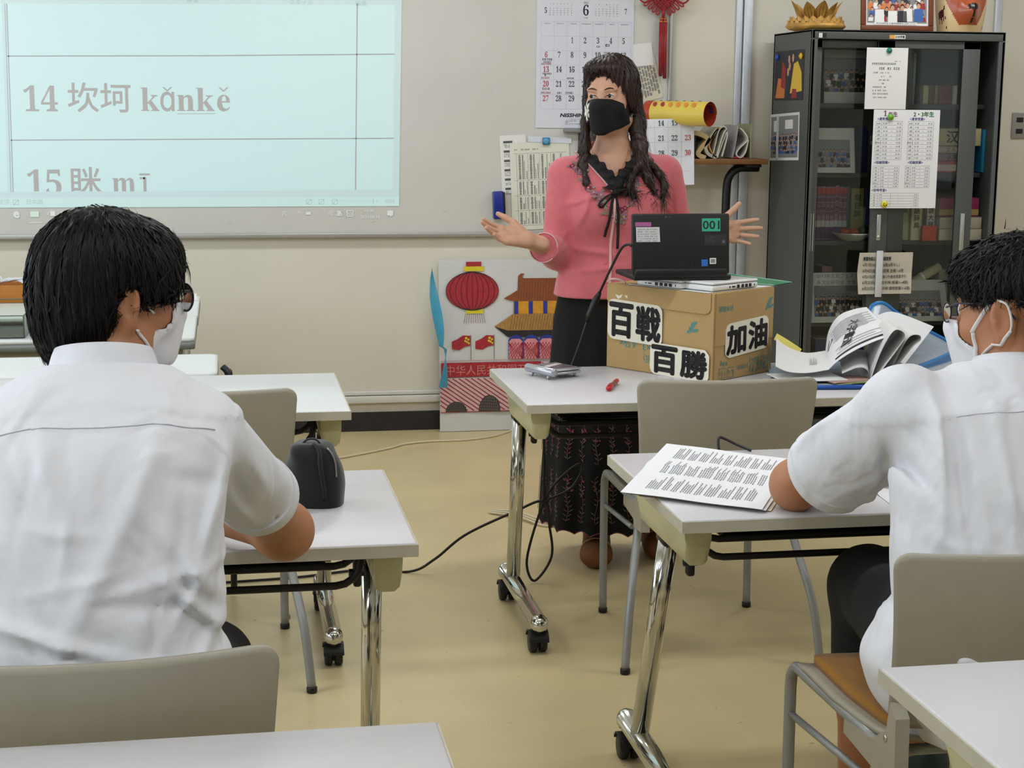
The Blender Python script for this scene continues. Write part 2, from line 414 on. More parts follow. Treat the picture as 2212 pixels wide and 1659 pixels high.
b.text('− ────────── ▮ +', .022, (.50, 1.046), 'l', Zt, width=.175)
for x in (-.895, .36, .415, .475): b.line([(x, 1.04), (x+.022, 1.04), (x+.022, 1.06), (x, 1.06), (x, 1.04), (x+.022, 1.06)], .0022, Zt)
b.build('status_lettering', E_DIM, sl)['kind'] = 'stuff'
b = MB(); b.text('e', .055, (-.895, .985), 'l', Zt, bold=.002); b.text('あ', .028, (.494, .988), 'l', Zt, bold=.001); b.text('11:28', .018, (.62, 1.004), 'l', Zt); b.text('2021/06/16', .019, (.60, .976), 'l', Zt)
b.rect(-.742, .991, -.722, 1.012, Zt); b.text('X', .022, (-.76, .992), 'l', Zt); b.text('P', .022, (-.678, .992), 'l', Zt); b.rect(-.665, .991, -.648, 1.012, Zt)
b.text('凡', .026, (.25, .988), 'l', Zt); b.text('⌃', .03, (.32, .986), 'l', Zt); b.rect(.358, .993, .378, 1.004, Zt); b.text('◁', .022, (.455, .99), 'l', Zt)
b.line([(.54, .985), (.566, .985), (.566, 1.011), (.54, 1.011), (.54, .985)], .003, Zt); b.text('O', .02, (.546, .991), 'l', Zt)
b.poly([(.72, .988), (.732, .988), (.734, .98), (.74, .988), (.746, .988), (.746, 1.01), (.72, 1.01)], Zt); b.line([(-.836, .962), (-.778, .963)], .0025, Zt)
b.build('taskbar_icon', E_ICON, sl)['kind'] = 'stuff'
b = MB(); b.rect(-.826, .987, -.79, 1.011, Zt); b.build('folder_icon', E_GREEN, sl)
# ------------------------------------------------------------------ folding classroom tables
M_top = mat('grey-white table laminate', (204, 202, 203), .30, var=(60, .012), spec=.45)
M_topw = mat('white table laminate', (226, 228, 226), .28, var=(60, .012))
M_edge = mat('beige edge band', (190, 185, 166), .5, var=(30, .04))
M_guard = mat('cream plastic bracket cover', (196, 192, 150), .24, var=(12, .06), spec=.5)
M_chrome = mat('polished chrome', (205, 205, 200), .10, metal=1.0)
M_black = mat('black coated steel', (20, 20, 21), .42, var=(20, .2))
M_rubber = mat('black caster plastic', (17, 17, 18), .48, var=(20, .2))
def make_table(label, lean=.09, topm=None):
    """origin on the floor below the middle of the front (near) edge; 1.5 m wide, 0.6 m deep, 0.70 m high."""
    w, d, h, t = 1.5, .6, .70, .025
    o = thing('folding_table', label, 'table', group='folding tables of the classroom')
    MB().box((0, d/2, h-t/2), (w-.003, d-.003, t-.0005), bev=.0035, mi=0).build('tabletop', topm or M_top, o)
    e = MB()
    for s in (-1, 1): e.box((s*(w/2-.0008), d/2, h-t/2-.0015), (.0026, d, t-.003))
    for y in (.0008, d-.0008): e.box((0, y, h-t/2-.0015), (w, .0026, t-.003))
    e.build('edge_band', M_edge, o)
    for s in (-1, 1):
        X = s*(w/2-.048)
        # curved cream cover running front to back under the end of the top
        prof = [(-.027, 0), (.027, 0), (.0265, -.045), (.022, -.073), (.012, -.082), (-.014, -.082), (-.022, -.075), (-.027, -.05)]
        ys = [.055, .065, .40, .44]; ks = [.55, 1, 1, .3]
        g = MB(); n = len(prof); vs = []; fs = []
        for y, k in zip(ys, ks):
            for (a, b) in prof: vs.append((X+s*a, y, h-t+(b if k == 1 else b*k if b < -.02 else b)))
        for i in range(3):
            for j in range(n): fs.append((i*n+j, i*n+(j+1) % n, (i+1)*n+(j+1) % n, (i+1)*n+j))
        fs += [tuple(reversed(range(n))), tuple(3*n+j for j in range(n))]
        g.add(vs, fs, 0, True); sharp(g.build('bracket_cover', M_guard, o), 50)
        # oval chrome column leaning forward, joint block and release lever
        y0, y1 = .45, .45-lean; c = MB()
        c.tube([(X, y0, .095), (X, y1, h-t-.06)], .024, 20)
        for q in range(len(c.v)): c.v[q] = (X+(c.v[q][0]-X)*.85, c.v[q][1], c.v[q][2])
        c.build('column', M_chrome, o)
        MB().box((X-s*.004, y1+.004, h-t-.045), (.05, .066, .09), bev=.008).build('joint', M_black, o)
        lv = MB(); lv.box((X-s*.034, y1-.035, h-t-.105), (.016, .024, .085), bev=.005); lv.tube([(X-s*.05, y1-.035, h-t-.12), (X-s*.02, y1-.035, h-t-.12)], .008, 10)
        lv.build('release_lever', M_black, o)
        ft = MB(); ft.lathe([(0, -.001), (.012, .001), (.0215, .010), (.0250, .024), (.0255, .03), (.024, .031), (.024, .53), (.0255, .531), (.0255, .54), (.0215, .555), (.012, .564), (0, .566)], 20, M=Matrix.Translation((X, .022, .086)) @ Matrix.Rotation(-PI/2, 4, 'X'))
        ft.build('foot', M_chrome, o)
        for yc, sw in ((.058, .012), (.560, -.014)):
            c = MB()
            for k in (-1, 1):
                c.lathe([(.004, -.010), (.0260, -.010), (.0292, -.006), (.0292, .006), (.0260, .010), (.004, .010)], 20, M=Matrix.Translation((X+k*.0135, yc+sw, .0294)) @ Matrix.Rotation(PI/2, 4, 'Y'))
            c.box((X, yc+sw*.6, .034), (.010, .03, .036), bev=.004)
            hood = [(math.cos(math.radians(a))*.0335, math.sin(math.radians(a))*.0335) for a in range(20, 171, 15)]
            hood = hood+[(p[0]*.90, p[1]*.90) for p in reversed(hood)]
            c.prism(hood, -.027, .027, M=Matrix.Translation((X, yc+sw, .0294)) @ Matrix.Rotation(PI/2, 4, 'Z') @ Matrix.Rotation(PI/2, 4, 'X'))
            c.tube([(X, yc, .05), (X, yc, .072)], .009, 10); c.box((X+.012, yc+sw*2.2, .058), (.012, .014, .024), bev=.004)
            c.build('caster', M_rubber, o)
    # black book tray of bent tubes below the top
    tr = MB(); tr.box((0, .33, .605), (w-.30, .26, .008), bev=.002)
    for y in (.22, .25, .28): tr.tube([(-w/2+.14, y, .614), (w/2-.14, y, .614)], .004, 8)
    tr.build('tray_shelf', M_black, o)
    for k, (y, zz) in enumerate(((.165, .578), (.20, .606), (.46, .606))):
        xe = w/2-.085
        p = [(-xe, y+.03, h-t)]+[(-xe+.004, y, zz+.045)]+[(-xe+.05-.046*math.cos(a), y, zz+.045-.045*math.sin(a)) for a in (PI/8, PI/4, 3*PI/8, PI/2)]
        p = p+[(-q[0], q[1], q[2]) for q in reversed(p)]
        MB().tube(p, .0075, 10).build('tray_tube', M_black, o)
    MB().box((0, .30, h-t-.016), (w-.16, .05, .03), bev=.004).build('beam', M_black, o)
    return o
def place_table(src, label, x, y, rz=0.0, lean=None):
    o = make_table(label, lean) if lean else copy_tree(src)
    o.location = (x, y, 0); o.rotation_euler = (0, 0, rz); o['label'] = label; return o
TW = .75
tab0 = make_table('grey-white folding table carrying the cardboard box and the open laptop')
tab0.location = (.767+TW, 4.021, 0)
place_table(None, 'grey-white folding table on the right with printed sheets where a student in white sits', .833+TW, 2.80, lean=.20)
place_table(tab0, 'folding table in the bottom right corner of the picture, nothing on it', .879+TW, 1.388)
place_table(tab0, 'folding table on the left with the black pencil case on it', .325-TW, 2.716, rz=.004)
place_table(tab0, 'folding table at the bottom left edge, in front of the student with the grey chair', .25-TW, 1.288)
tl = make_table('white folding table near the wall with an empty grey chair pushed in', topm=M_topw)
tl.location = (.307-TW, 4.002, 0)

# ------------------------------------------------------------------ stacking chairs
M_shell = mat('warm grey chair plastic', (164, 158, 142), .46, var=(25, .03), bump=(400, .15, .0006))
M_pad = mat('amber seat upholstery', (158, 106, 18), .85, var=(40, .08), bump=(600, .5, .001), sheen=.2)
M_tubeg = mat('grey painted steel tube', (150, 152, 150), .36, metal=.25, var=(14, .05))
def make_chair(label):
    """origin on the floor under the seat centre, facing +y."""
    o = thing('classroom_chair', label, 'chair', group='classroom chairs with grey shells')
    # backrest: shallow dished plate
    def wb_(x, y):
        z = .625+y; k = 1-.10*(.15-y)/.30; xx = x*k
        return (xx, -.262-.10*(y+.15)/.30*.55+.045*(xx/.24)**2-.012*math.sin((y+.15)/.30*PI), z)
    MB().rrplate(.242, .152, .028, .011, 16, 12, warp=wb_).build('backrest', M_shell, o)
    def ws(x, y):
        z = .432-.010*math.cos(y/.22*1.2)+.012*(x/.21)**2
        if y > .12: z -= 2.3*(y-.12)**2
        if y < -.12: z += .9*(y+.12)**2
        return (x*(1-.06*(y < 0)*(-y)/.22), y, z)
    MB().rrplate(.222, .225, .05, .010, 16, 16, warp=ws).build('seat', M_shell, o)
    def wp(x, y): p = ws(x, y-.004); return (p[0], p[1]+.004, p[2]+.013+.006*(1-(x/.19)**2))
    MB().rrplate(.196, .196, .045, .018, 16, 16, warp=wp).build('seat_pad', M_pad, o)
    for s in (-1, 1):
        X = .222*s
        leg = bezier([(X*.985, .205, .012), (X*.985, .212, .20), (X*.985, .215, .375)], 4)+bezier([(X*.985, .212, .40), (X*.98, .190, .424), (X*.97, .15, .424)], 4)
        MB().tube(leg+[(X*.95, -.10, .424), (X*.94, -.20, .424)], .0115, 12).build('leg', M_tubeg, o)
        MB().lathe([(.0105, 0), (.0135, .002), (.0135, .014), (.0118, .016)], 12, M=Matrix.Translation((X*.985, .205, 0))).build('foot_cap', M_black, o)
        rear = bezier([(X*1.20, -.315, .010), (X*1.13, -.285, .16), (X*1.02, -.225, .28), (X*.95, -.19, .36), (X*.94, -.19, .43)], 5)
        MB().tube(rear, .0115, 12).build('leg', M_tubeg, o)
        MB().lathe([(.0105, 0), (.0135, .002), (.0135, .014), (.0118, .016)], 12, M=Matrix.Translation((X*1.20, -.316, 0))).build('foot_cap', M_black, o)
        MB().tube([(X*.985, .210, .325), (X*.95, -.12, .345)], .007, 10).build('stretcher', M_tubeg, o)
        # plastic side bracket that carries the back
        br = MB(); out = [(-.27, .50), (-.275, .37), (-.19, .365), (-.185, .385), (-.06, .395), (-.06, .42), (-.18, .432), (-.235, .47), (-.245, .52)]
        br.prism([(p[0], p[1]) for p in reversed(out)], -.012, .012, M=Matrix(((0, 0, 1, X*.95), (1, 0, 0, 0), (0, 1, 0, 0), (0, 0, 0, 1))))
        b_ = br.build('back_bracket', M_shell, o)
        MB().lathe([(.006, 0), (.0055, .002), (0, .0025)], 12, M=Matrix.Translation((X*.95+s*.012, -.235, .455)) @ Matrix.Rotation(s*PI/2, 4, 'Y')).build('screw', M_chrome, b_)
        MB().box((X*.93, -.165, .36), (.012, .03, .03), bev=.008).build('stacking_bumper', M_shell, o)
    MB().tube([(-.21, -.195, .415), (.21, -.195, .415)], .010, 10).build('cross_bar', M_tubeg, o)
    return o
def place_chair(x, y, label, rz=0.0):
    o = copy_tree(chair0); o.location = (x, y, 0); o.rotation_euler = (0, 0, rz); o['label'] = label; return o
chair0 = make_chair('empty grey chair pushed under the table with the cardboard box')
chair0.location = (1.285, 4.19, 0); chair0.rotation_euler = (0, 0, -.03)
chairR = place_chair(1.262, 2.545, 'grey chair with amber seat pad under the student on the right')
chairL = place_chair(-.19, 2.26, 'grey chair with the student on the left leaning over it', .02)
chairE = place_chair(-.075, 4.19, 'empty grey chair pushed in at the white folding table near the wall')
# ------------------------------------------------------------------ steel cabinet with sliding glass doors
M_steel = mat('grey green painted steel', (82, 85, 83), .42, var=(5, .05), bump=(300, .08, .0006), spec=.4)
M_steeld = mat('inside of steel cabinet', (66, 69, 68), .5, var=(6, .06))
M_cglass = thin_glass('cabinet glass', (249, 252, 251), 1.38)
M_alh = mat('brushed aluminium handle', (200, 202, 204), .3, metal=.8)
CX, CY, CH, CW, CD = 2.5, 6.66, 1.812, .893, .485
cab = thing('steel_cabinet', 'tall grey steel cabinet with sliding glass doors full of books', 'cabinet', (CX, CY, 0))
b = MB(); b.box((.006, CD/2, CH/2), (.012, CD, CH)); b.box((CW-.006, CD/2, CH/2), (.012, CD, CH)); b.box((CW/2, CD-.006, CH/2), (CW, .012, CH))
b.box((CW/2, CD/2, .03), (CW-.02, CD-.01, .06)); b.build('carcass', M_steel, cab)
MB().box((CW/2, CD/2, CH-.006), (CW, CD, .012), bev=.003).build('top_panel', M_steel, cab)
MB().box((CW/2, .008, CH-.02), (CW, .016, .04), bev=.003).build('top_rail', M_steel, cab)
for x in (.014, CW-.014): MB().box((x, .008, CH/2-.02), (.028, .016, CH-.04), bev=.003).build('stile', M_steel, cab)
for z in (1.500, 1.196, .893, .526, .20): MB().box((CW/2, .30, z-.011), (CW-.03, .34, .022), bev=.003).build('shelf', M_steeld, cab)
def glass_door(x0, x1, y, sl, sr, name):
    z0, z1 = .065, CH-.042
    f = MB(); f.box(((x0+x1)/2, y, z1-.017), (x1-x0, .016, .034), bev=.002); f.box(((x0+x1)/2, y, z0+.03), (x1-x0, .016, .06), bev=.002)
    f.box((x0+sl/2, y, (z0+z1)/2), (sl, .016, z1-z0), bev=.002); f.box((x1-sr/2, y, (z0+z1)/2), (sr, .016, z1-z0), bev=.002)
    d = f.build('door', M_steel, cab)
    MB().box(((x0+sl+x1-sr)/2, y, (z0+z1)/2), (x1-x0-sl-sr+.01, .004, z1-z0-.07)).build('pane', M_cglass, d)
    return d
dl = glass_door(.03, .475, .048, .034, .075, 'door'); dr = glass_door(.309, .785, .022, .079, .079, 'door')
h = MB(); h.box((.741, .0125, .938), (.018, .004, .165), bev=.0015); h.box((.733, .0095, .938), (.003, .004, .165)); h.box((.749, .0095, .938), (.003, .004, .165)); h.build('handle', M_alh, dr)
h = MB(); h.box((.348, .0125, .96), (.018, .004, .115), bev=.0015); h.box((.348, .010, .975), (.007, .004, .07)); h.lathe([(.007, 0), (.007, .003), (.002, .0035), (0, .0035)], 14, M=Matrix.Translation((.348, .0105, .918)) @ Matrix.Rotation(PI/2, 4, 'X')); h.build('lock_handle', M_alh, dr)
h = MB(); h.box((.041, .0385, .938), (.004, .004, .165)); h.box((.052, .0385, .938), (.004, .004, .165)); h.build('handle', M_alh, dl)
M_stkw = mat('white sticker', (225, 226, 224), .5); M_stko = mat('orange sticker', (222, 158, 70), .5); M_ink = mat('black print', (30, 30, 33), .6); M_inkg = mat('grey print', (120, 120, 122), .7)
s = MB(); s.rect(.030, 1.777, .046, 1.796, 0); s.build('maker_sticker', M_stkw, cab, loc=(0, -.0006, 0), rot=WALLROT)
s = MB(); s.rect(.047, 1.777, .064, 1.796, 0); s.build('maker_sticker', M_ink, cab, loc=(0, -.0006, 0), rot=WALLROT)
s = MB(); s.rect(.352, 1.777, .376, 1.793, 0); s.build('name_sticker', M_stko, cab, loc=(0, -.0006, 0), rot=WALLROT)
s = MB(); s.rect(.376, 1.777, .425, 1.793, 0); st = s.build('name_sticker', M_stkw, cab, loc=(0, -.0006, 0), rot=WALLROT)
s = MB(); s.text('日本学園', .011, (.4, 1.781), 'c', .0004, bold=.0003); s.text('/', .016, (.038, 1.781), 'c', .0004); s.build('sticker_print', M_ink, st)

# --- printed pictures used on boards and photographs
P_SK = mat('print skin tone', (196, 150, 122), .5); P_DK = mat('print dark', (38, 36, 42), .5); P_RED = mat('print red', (150, 40, 40), .5)
P_WH = mat('print white', (224, 222, 218), .5); P_BL = mat('print blue', (60, 96, 160), .5); P_GY = mat('print grey', (128, 128, 130), .5); P_GN = mat('print green', (70, 96, 72), .5)
P_YE = mat('print yellow', (224, 186, 60), .5); P_OR = mat('print orange', (206, 120, 60), .5)
CROWD = [P_SK, P_DK, P_RED, P_WH, P_BL, P_GY, P_OR]
def disc(b, x, y, rx, ry, z, mi, n=8): b.poly([(x+rx*math.cos(2*PI*i/n), y+ry*math.sin(2*PI*i/n)) for i in range(n)], z, mi)
def crowd(b, x0, y0, x1, y1, rows, cols, z, pal=(1, 2, 3, 4, 5, 1), seed=1):
    R = random.Random(seed); dx = (x1-x0)/cols; dy = (y1-y0)/(rows+.6); k = 0
    for r in range(rows):
        for c in range(cols):
            x = x0+(c+.5+(.25 if r % 2 else -.1))*dx+R.uniform(-.15, .15)*dx; y = y1-(r+.75)*dy+R.uniform(-.1, .1)*dy; zz = z+k*4e-6; k += 1
            if x < x0+.3*dx or x > x1-.3*dx: continue
            w = dx*.52; b.poly([(x-w, max(y0, y-dy*1.15)), (x+w, max(y0, y-dy*1.15)), (x+w*.8, y-dy*.25), (x-w*.8, y-dy*.25)], zz, R.choice(pal))
            disc(b, x, y+.02*dy, dx*.27, dy*.30, zz+1e-6, 1); disc(b, x, y-.08*dy, dx*.22, dy*.24, zz+2e-6, 0)
M_paper = mat('white paper', (228, 227, 224), .75, bump=(30, .08, .002)); M_paperw = mat('bright white paper', (236, 236, 238), .72, bump=(14, .12, .003))
M_paperc = mat('cream newsprint', (216, 209, 184), .85, bump=(30, .1, .002)); M_paperg = mat('pale grey card', (206, 206, 200), .7)
def sheet(name, label, cat, loc, rot, w, h, m, t=.0006, curl=0.0, group=None):
    """a sheet standing in local xy, origin at its lower left corner; returns (thing, part)."""
    o = thing(name, label, cat, loc, rot, group)
    b = MB(); b.grid(lambda u, v: (u*w, v*h, curl*math.sin(u*PI)*.5+curl*(1-v)**2), 8, 8); b.grid(lambda u, v: (u*w, v*h, curl*math.sin(u*PI)*.5+curl*(1-v)**2-t), 2, 2)
    b.v = [tuple(p) for p in b.v]
    p = MB(); p.box((w/2, h/2, -t/2), (w, h, t)) if not curl else None
    pt = (p if not curl else b).build('sheet', m, o); return o, pt
def scribble(b, x0, y0, x1, y1, size, z, mi=0, seed=0, dens=.8):
    """an unreadable run of tiny print."""
    R = random.Random(seed); x = x0
    while x < x1:
        w = size*R.uniform(.5, .9)
        if R.random() < dens:
            b.rect(x, y0, min(x+w, x1), y0+size*R.uniform(.12, .2), z, mi); b.rect(x, y0+size*.62, min(x+w*.95, x1), y0+size*.8, z, mi); b.rect(x+w*.35, y0, min(x+w*.55, x1), y0+size, z, mi)
            if R.random() < .5: b.rect(x, y0, x+w*.16, y0+size*.8, z, mi)
        x += w+size*.22
# --- photo boards and books inside
def photo_board(x, y, z, w, h, label, lean=.10, seed=1, m=M_paperg, cap=None, rz=0.0, rect=None):
    o = thing('photo_board', label, 'photo board', (x, y, z), (PI/2-lean, 0, rz), 'photo boards inside the cabinet')
    MB().box((w/2, h/2, -.004), (w, h, .008), bev=.001).build('board', m, o)
    r = rect or (.10*w, .12*h, .90*w, .74*h); b = MB(); b.rect(*r[:2], *r[2:], .0006, 5); crowd(b, r[0], r[1], r[2], r[1]+(r[3]-r[1])*.75, 3, 11, .0008, (1, 1, 5, 3, 1, 4), seed)
    b.build('photograph', CROWD, o)
    if cap:
        t = MB()
        for i, line in enumerate(cap): t.text(line, .022, (.15*w, h*.90-i*.030), 'l', .0008)
        t.build('caption', M_inkg, o)
    return o
photo_board(2.635, 6.84, 1.5005, .26, .235, 'grey collage board with cut photographs leaning on the top cabinet shelf', .09, 3, rect=(.0, .05, .26, .20))
photo_board(2.545, 6.765, 1.1965, .215, .20, 'white mounted photograph leaning on the second cabinet shelf', .20, 4, rz=-.06)
photo_board(2.575, 6.765, .5265, .285, .225, 'white photo board with two caption lines leaning on the lowest shelf', .16, 5, cap=['2013年文化フェスティバル', '多文化研究会  大集合'])
photo_board(2.965, 6.765, .5265, .285, .195, 'white photo board with a dark blue group picture on the lowest shelf', .38, 6)
M_pages = mat('book pages', (222, 214, 192), .8, bump=(200, .2, .001))
def book(x, y, z, w, h, d, col, label, title=None, tcol=None, lying=False, group='books inside the cabinet', band=None, tsize=None, name='book', lean=0.0):
    """spine towards the viewer: w thickness (x), h height (z), d depth."""
    o = thing(name, label, 'book', (x, y, z), (0, lean, 0), group)
    c = MB(); c.box((w/2, .001, h/2), (w, .002, h), bev=.0008); c.box((.001, d/2, h/2), (.002, d, h)); c.box((w-.001, d/2, h/2), (.002, d, h))
    if lying: c = MB(); c.box((w/2, .001, h/2), (w, .002, h), bev=.0008); c.box((w/2, d/2, .001), (w, d, .002)); c.box((w/2, d/2, h-.001), (w, d, .002))
    m = mat('cover %d %d %d' % col, col, .5, var=(20, .06)); c.build('cover', m, o)
    MB().box((w/2, d/2, h/2), (w-.005, d-.006, h-.005)).build('pages', M_pages, o)
    if band:
        for (a0, a1, cc) in band:
            bb = MB(); bb.rect(0, a0*h, w, a1*h, .0003); bb.build('spine_band', mat('band %d %d %d' % cc, cc, .5), o, rot=WALLROT)
    if title:
        t = MB(); ts = tsize or w*.8
        if lying: t.text(title, ts, (w/2, h/2-ts*.36), 'c', .0012, bold=ts*.02)
        else:
            for i, ch in enumerate(title): t.text(ch, ts, (w/2, h*.86-(i+.6)*ts*1.12), 'c', .0012, bold=ts*.015)
        t.build('spine_title', mat('title %d %d %d' % (tcol or (30, 28, 30)), tcol or (30, 28, 30), .5), o, rot=WALLROT)
    return o
NUM = ['first', 'second', 'third', 'fourth', 'fifth', 'sixth', 'seventh', 'eighth']
for i in range(8):
    dh = [0, 0, .002, 0, 0, .006, 0, -.002][i]
    book(2.606+i*.0205, 6.85+(.004 if i == 0 else 0), .8935, .0195, .237+dh, .15, (152, 112, 136), '%s purple history volume from the left on the third cabinet shelf' % NUM[i], '中国の歴史', (70, 40, 66), band=[(.86, .97, (176, 60, 62)), (.02, .24, (70, 30, 84)), (.24, .36, (176, 172, 172))], tsize=.018, group='purple history volumes')
book(2.772, 6.86, .8935, .012, .24, .15, (58, 104, 112), 'thin teal book beside the purple history volumes')
book(2.787, 6.85, .8935, .060, .23, .15, (150, 140, 84), 'olive dictionary with black characters on the third cabinet shelf', '現日辞', (36, 36, 22), tsize=.032)
book(2.856, 6.87, .8935, .030, .23, .15, (44, 54, 92), 'dark blue book right of the olive dictionary')
book(3.002, 6.80, .8935, .047, .205, .15, (176, 172, 138), 'olive cream dictionary left of the pale cream dictionary', '辞典', (44, 44, 34), tsize=.03)
book(3.050, 6.785, .8935, .052, .205, .15, (204, 200, 168), 'pale cream dictionary beside the small red book', '外語辞典', (40, 40, 30), tsize=.03)
book(3.104, 6.82, .8935, .024, .195, .14, (112, 104, 92), 'narrow brown book behind the small red book')
book(3.088, 6.745, .8935, .070, .068, .02, (196, 74, 48), 'small red booklet standing in front of the dictionaries', None)
book(3.131, 6.80, .8935, .040, .20, .15, (206, 204, 190), 'white dictionary with tall black characters on the third shelf', '漢語大辞典', (46, 44, 44), tsize=.028)
book(3.174, 6.755, .8935, .205, .052, .14, (196, 190, 168), 'lower of two cream volumes lying flat behind the door edge', '二 — 三', (110, 104, 90), True, tsize=.024)
book(3.174, 6.755, .9460, .202, .052, .14, (188, 182, 160), 'upper of two cream volumes lying flat behind the door edge', '一 — 二', (110, 104, 90), True, tsize=.024)
book(3.176, 6.77, .9985, .19, .086, .13, (146, 50, 92), 'thick magenta volume lying on the two cream volumes', '三国志', (170, 150, 90), True, tsize=.022, band=[(.1, .4, (172, 152, 92))])
# second shelf
book(2.775, 6.90, 1.1965, .055, .205, .16, (42, 52, 104), 'blue binder beside the mounted photograph on the second shelf', name='binder')
book(2.832, 6.90, 1.1965, .038, .198, .16, (48, 60, 112), 'dark blue book next to the blue binder')
book(2.874, 6.89, 1.1965, .026, .185, .15, (86, 82, 92), 'grey book at the right end of the blue binders', '日本', (210, 210, 210), tsize=.02)
book(3.150, 6.80, 1.1965, .175, .052, .13, (196, 70, 76), 'red box lying at the bottom of the second shelf pile', None, None, True, band=[(.15, .7, (226, 200, 190))])
book(3.152, 6.795, 1.2495, .170, .033, .13, (150, 118, 128), 'mauve picture book lying on the red box', '人物', (70, 48, 60), True, tsize=.026)
book(3.152, 6.79, 1.2835, .172, .032, .13, (196, 178, 160), 'beige paperback lying on the mauve picture book', '三 入 〇', (110, 80, 70), True, tsize=.02)
book(3.150, 6.785, 1.3165, .215, .078, .14, (202, 188, 142), 'thick beige volume with large black characters on top of the pile', '汉語', (26, 22, 22), True, tsize=.060, band=[(.0, .02, (150, 140, 100))])
book(3.342, 6.772, 1.3955, .040, .001, .01, (60, 140, 170), 'slip of blue card on the beige volume') if False else None
book(3.368, 6.775, 1.2, .020, .19, .14, (30, 132, 172), 'bright blue folder standing at the right end of the second shelf', name='folder')
# first shelf
book(2.985, 6.84, 1.5005, .022, .235, .16, (128, 60, 82), 'dark red magazine behind the top notice', name='magazine'); book(3.010, 6.84, 1.5005, .020, .24, .16, (150, 62, 88), 'pink red magazine right of the dark red one', name='magazine')
book(3.033, 6.84, 1.5005, .018, .232, .16, (84, 92, 112), 'slate blue magazine on the top cabinet shelf', name='magazine'); book(3.055, 6.86, 1.5005, .016, .225, .16, (150, 160, 150), 'pale green magazine on the top cabinet shelf', name='magazine')
for i, (c, w, n) in enumerate([((176, 166, 130), .026, 'cream'), ((84, 70, 38), .026, 'dark olive'), ((130, 112, 60), .018, 'mustard'), ((112, 30, 38), .066, 'wine red'), ((196, 190, 178), .022, 'off-white')]):
    xs = [3.084, 3.111, 3.138, 3.157, 3.224][i]
    book(xs, 6.80, 1.5005, w, .082, .13, c, 'low %s box file in the row on the top cabinet shelf' % n, name='box_file')
# lowest shelf
M_rolled = mat('rolled drawing paper', (186, 178, 150), .7, bump=(50, .1))
o = thing('paper_roll', 'rolled beige drawing paper slanting above the photo board in the cabinet', 'paper roll', (3.165, 6.86, .715))
b = MB(); b.tube([(-.07, 0, -.028), (.07, 0, .05)], .021, 18, caps=False); b.tube([(-.07, 0, -.028), (.07, 0, .05)], .017, 18, caps=True); b.build('roll', M_rolled, o)
MB().tube([(-.02, 0, 0), (-.01, 0, .0055)], .0222, 18).build('paper_band', M_paper, o)
book(3.228, 6.85, .5265, .045, .225, .16, (158, 160, 140), 'tall sage box file at the right of the lowest visible shelf', name='box_file')
book(3.150, 6.91, .5265, .07, .18, .10, (52, 92, 72), 'green binder behind the dark blue group picture', name='binder'); book(3.04, 6.93, .5265, .09, .30, .12, (34, 46, 76), 'tall navy binder at the back of the lowest visible shelf', name='binder')
book(2.70, 6.95, .5265, .05, .235, .12, (150, 110, 90), 'tan book behind the captioned photo board')
for i, (c, n) in enumerate([((30, 44, 92), 'navy'), ((40, 60, 110), 'blue'), ((60, 56, 70), 'grey'), ((36, 50, 100), 'indigo')]):
    book(2.64+i*.16, 6.84, .2005, .13, .24, .16, c, '%s ring binder standing on the bottom cabinet shelf' % n, name='binder')
# plate with fruit
M_plate = mat('glazed plate', (190, 190, 180), .2); M_fruit = mat('dried persimmon', (176, 72, 34), .6, var=(30, .2))
o = thing('dish', 'shallow white dish in front of the olive dictionary', 'dish', (2.775, 6.79, .8935))
MB().lathe([(.045, 0), (.05, .004), (.09, .032), (.092, .036), (.089, .036), (.048, .008), (0, .008)], 32).build('bowl', M_plate, o)
for k, (dx, dy, n) in enumerate([(-.032, .005, 'left'), (.012, .01, 'right')]):
    q = MB(); q.lathe([(0, 0), (.014, .003), (.023, .014), (.021, .026), (.010, .032), (0, .031)], 16); tag(q.build('dried_fruit', M_fruit, loc=(2.775+dx, 6.79+dy, .9155)), '%s of the two orange dried fruits in the white dish' % n, 'fruit', 'fruits in the dish')
q = MB(); q.lathe([(0, 0), (.02, .002), (.03, .016), (.027, .034), (.012, .044), (0, .045)], 16); tag(q.build('black_pouch', M_black, loc=(2.832, 6.80, .914)), 'small black rounded pouch lying in the white dish', 'pouch')

# --- papers held on the cabinet doors
FY = CY-.0005
M_bl = mat('blue print', (66, 66, 130), .6); M_pu = mat('purple print', (126, 50, 96), .6); M_gr = mat('green print', (50, 110, 60), .6)
o, p = sheet('notice', 'upper white notice held by a dark green magnet on the cabinet door', 'notice', (2.746, FY-.012, 1.476), WALLROT, .19, .262, M_paper)
b = MB()
for i, (x, y, w, s) in enumerate([(.128, .203, .03, .004), (.02, .190, .118, .0085), (.048, .169, .11, .0105), (.034, .153, .024, .006), (.066, .153, .042, .005), (.07, .137, .016, .006), (.102, .137, .016, .006), (.062, .122, .045, .005), (.07, .107, .016, .006), (.034, .092, .06, .006), (.034, .077, .07, .006), (.034, .063, .073, .006), (.038, .048, .06, .005)]): scribble(b, x, y, x+w, 0, s, .0004, seed=i)
b.build('printed_line', M_ink, o)['kind'] = 'stuff'
o, p = sheet('timetable', 'white class timetable with two printed columns on the cabinet door', 'timetable', (2.791, FY-.011, 1.046), WALLROT, .308, .428, M_paperw)
b = MB(); b.text('𝟏', .034, (.045, .40), 'l', .0004); b.text('年生', .022, (.068, .40), 'l', .0004, bold=.0006); b.build('heading', M_pu, o)
b = MB(); b.text('2・3年生', .024, (.185, .40), 'l', .0004, bold=.0008); b.build('heading', M_gr, o)
b = MB()
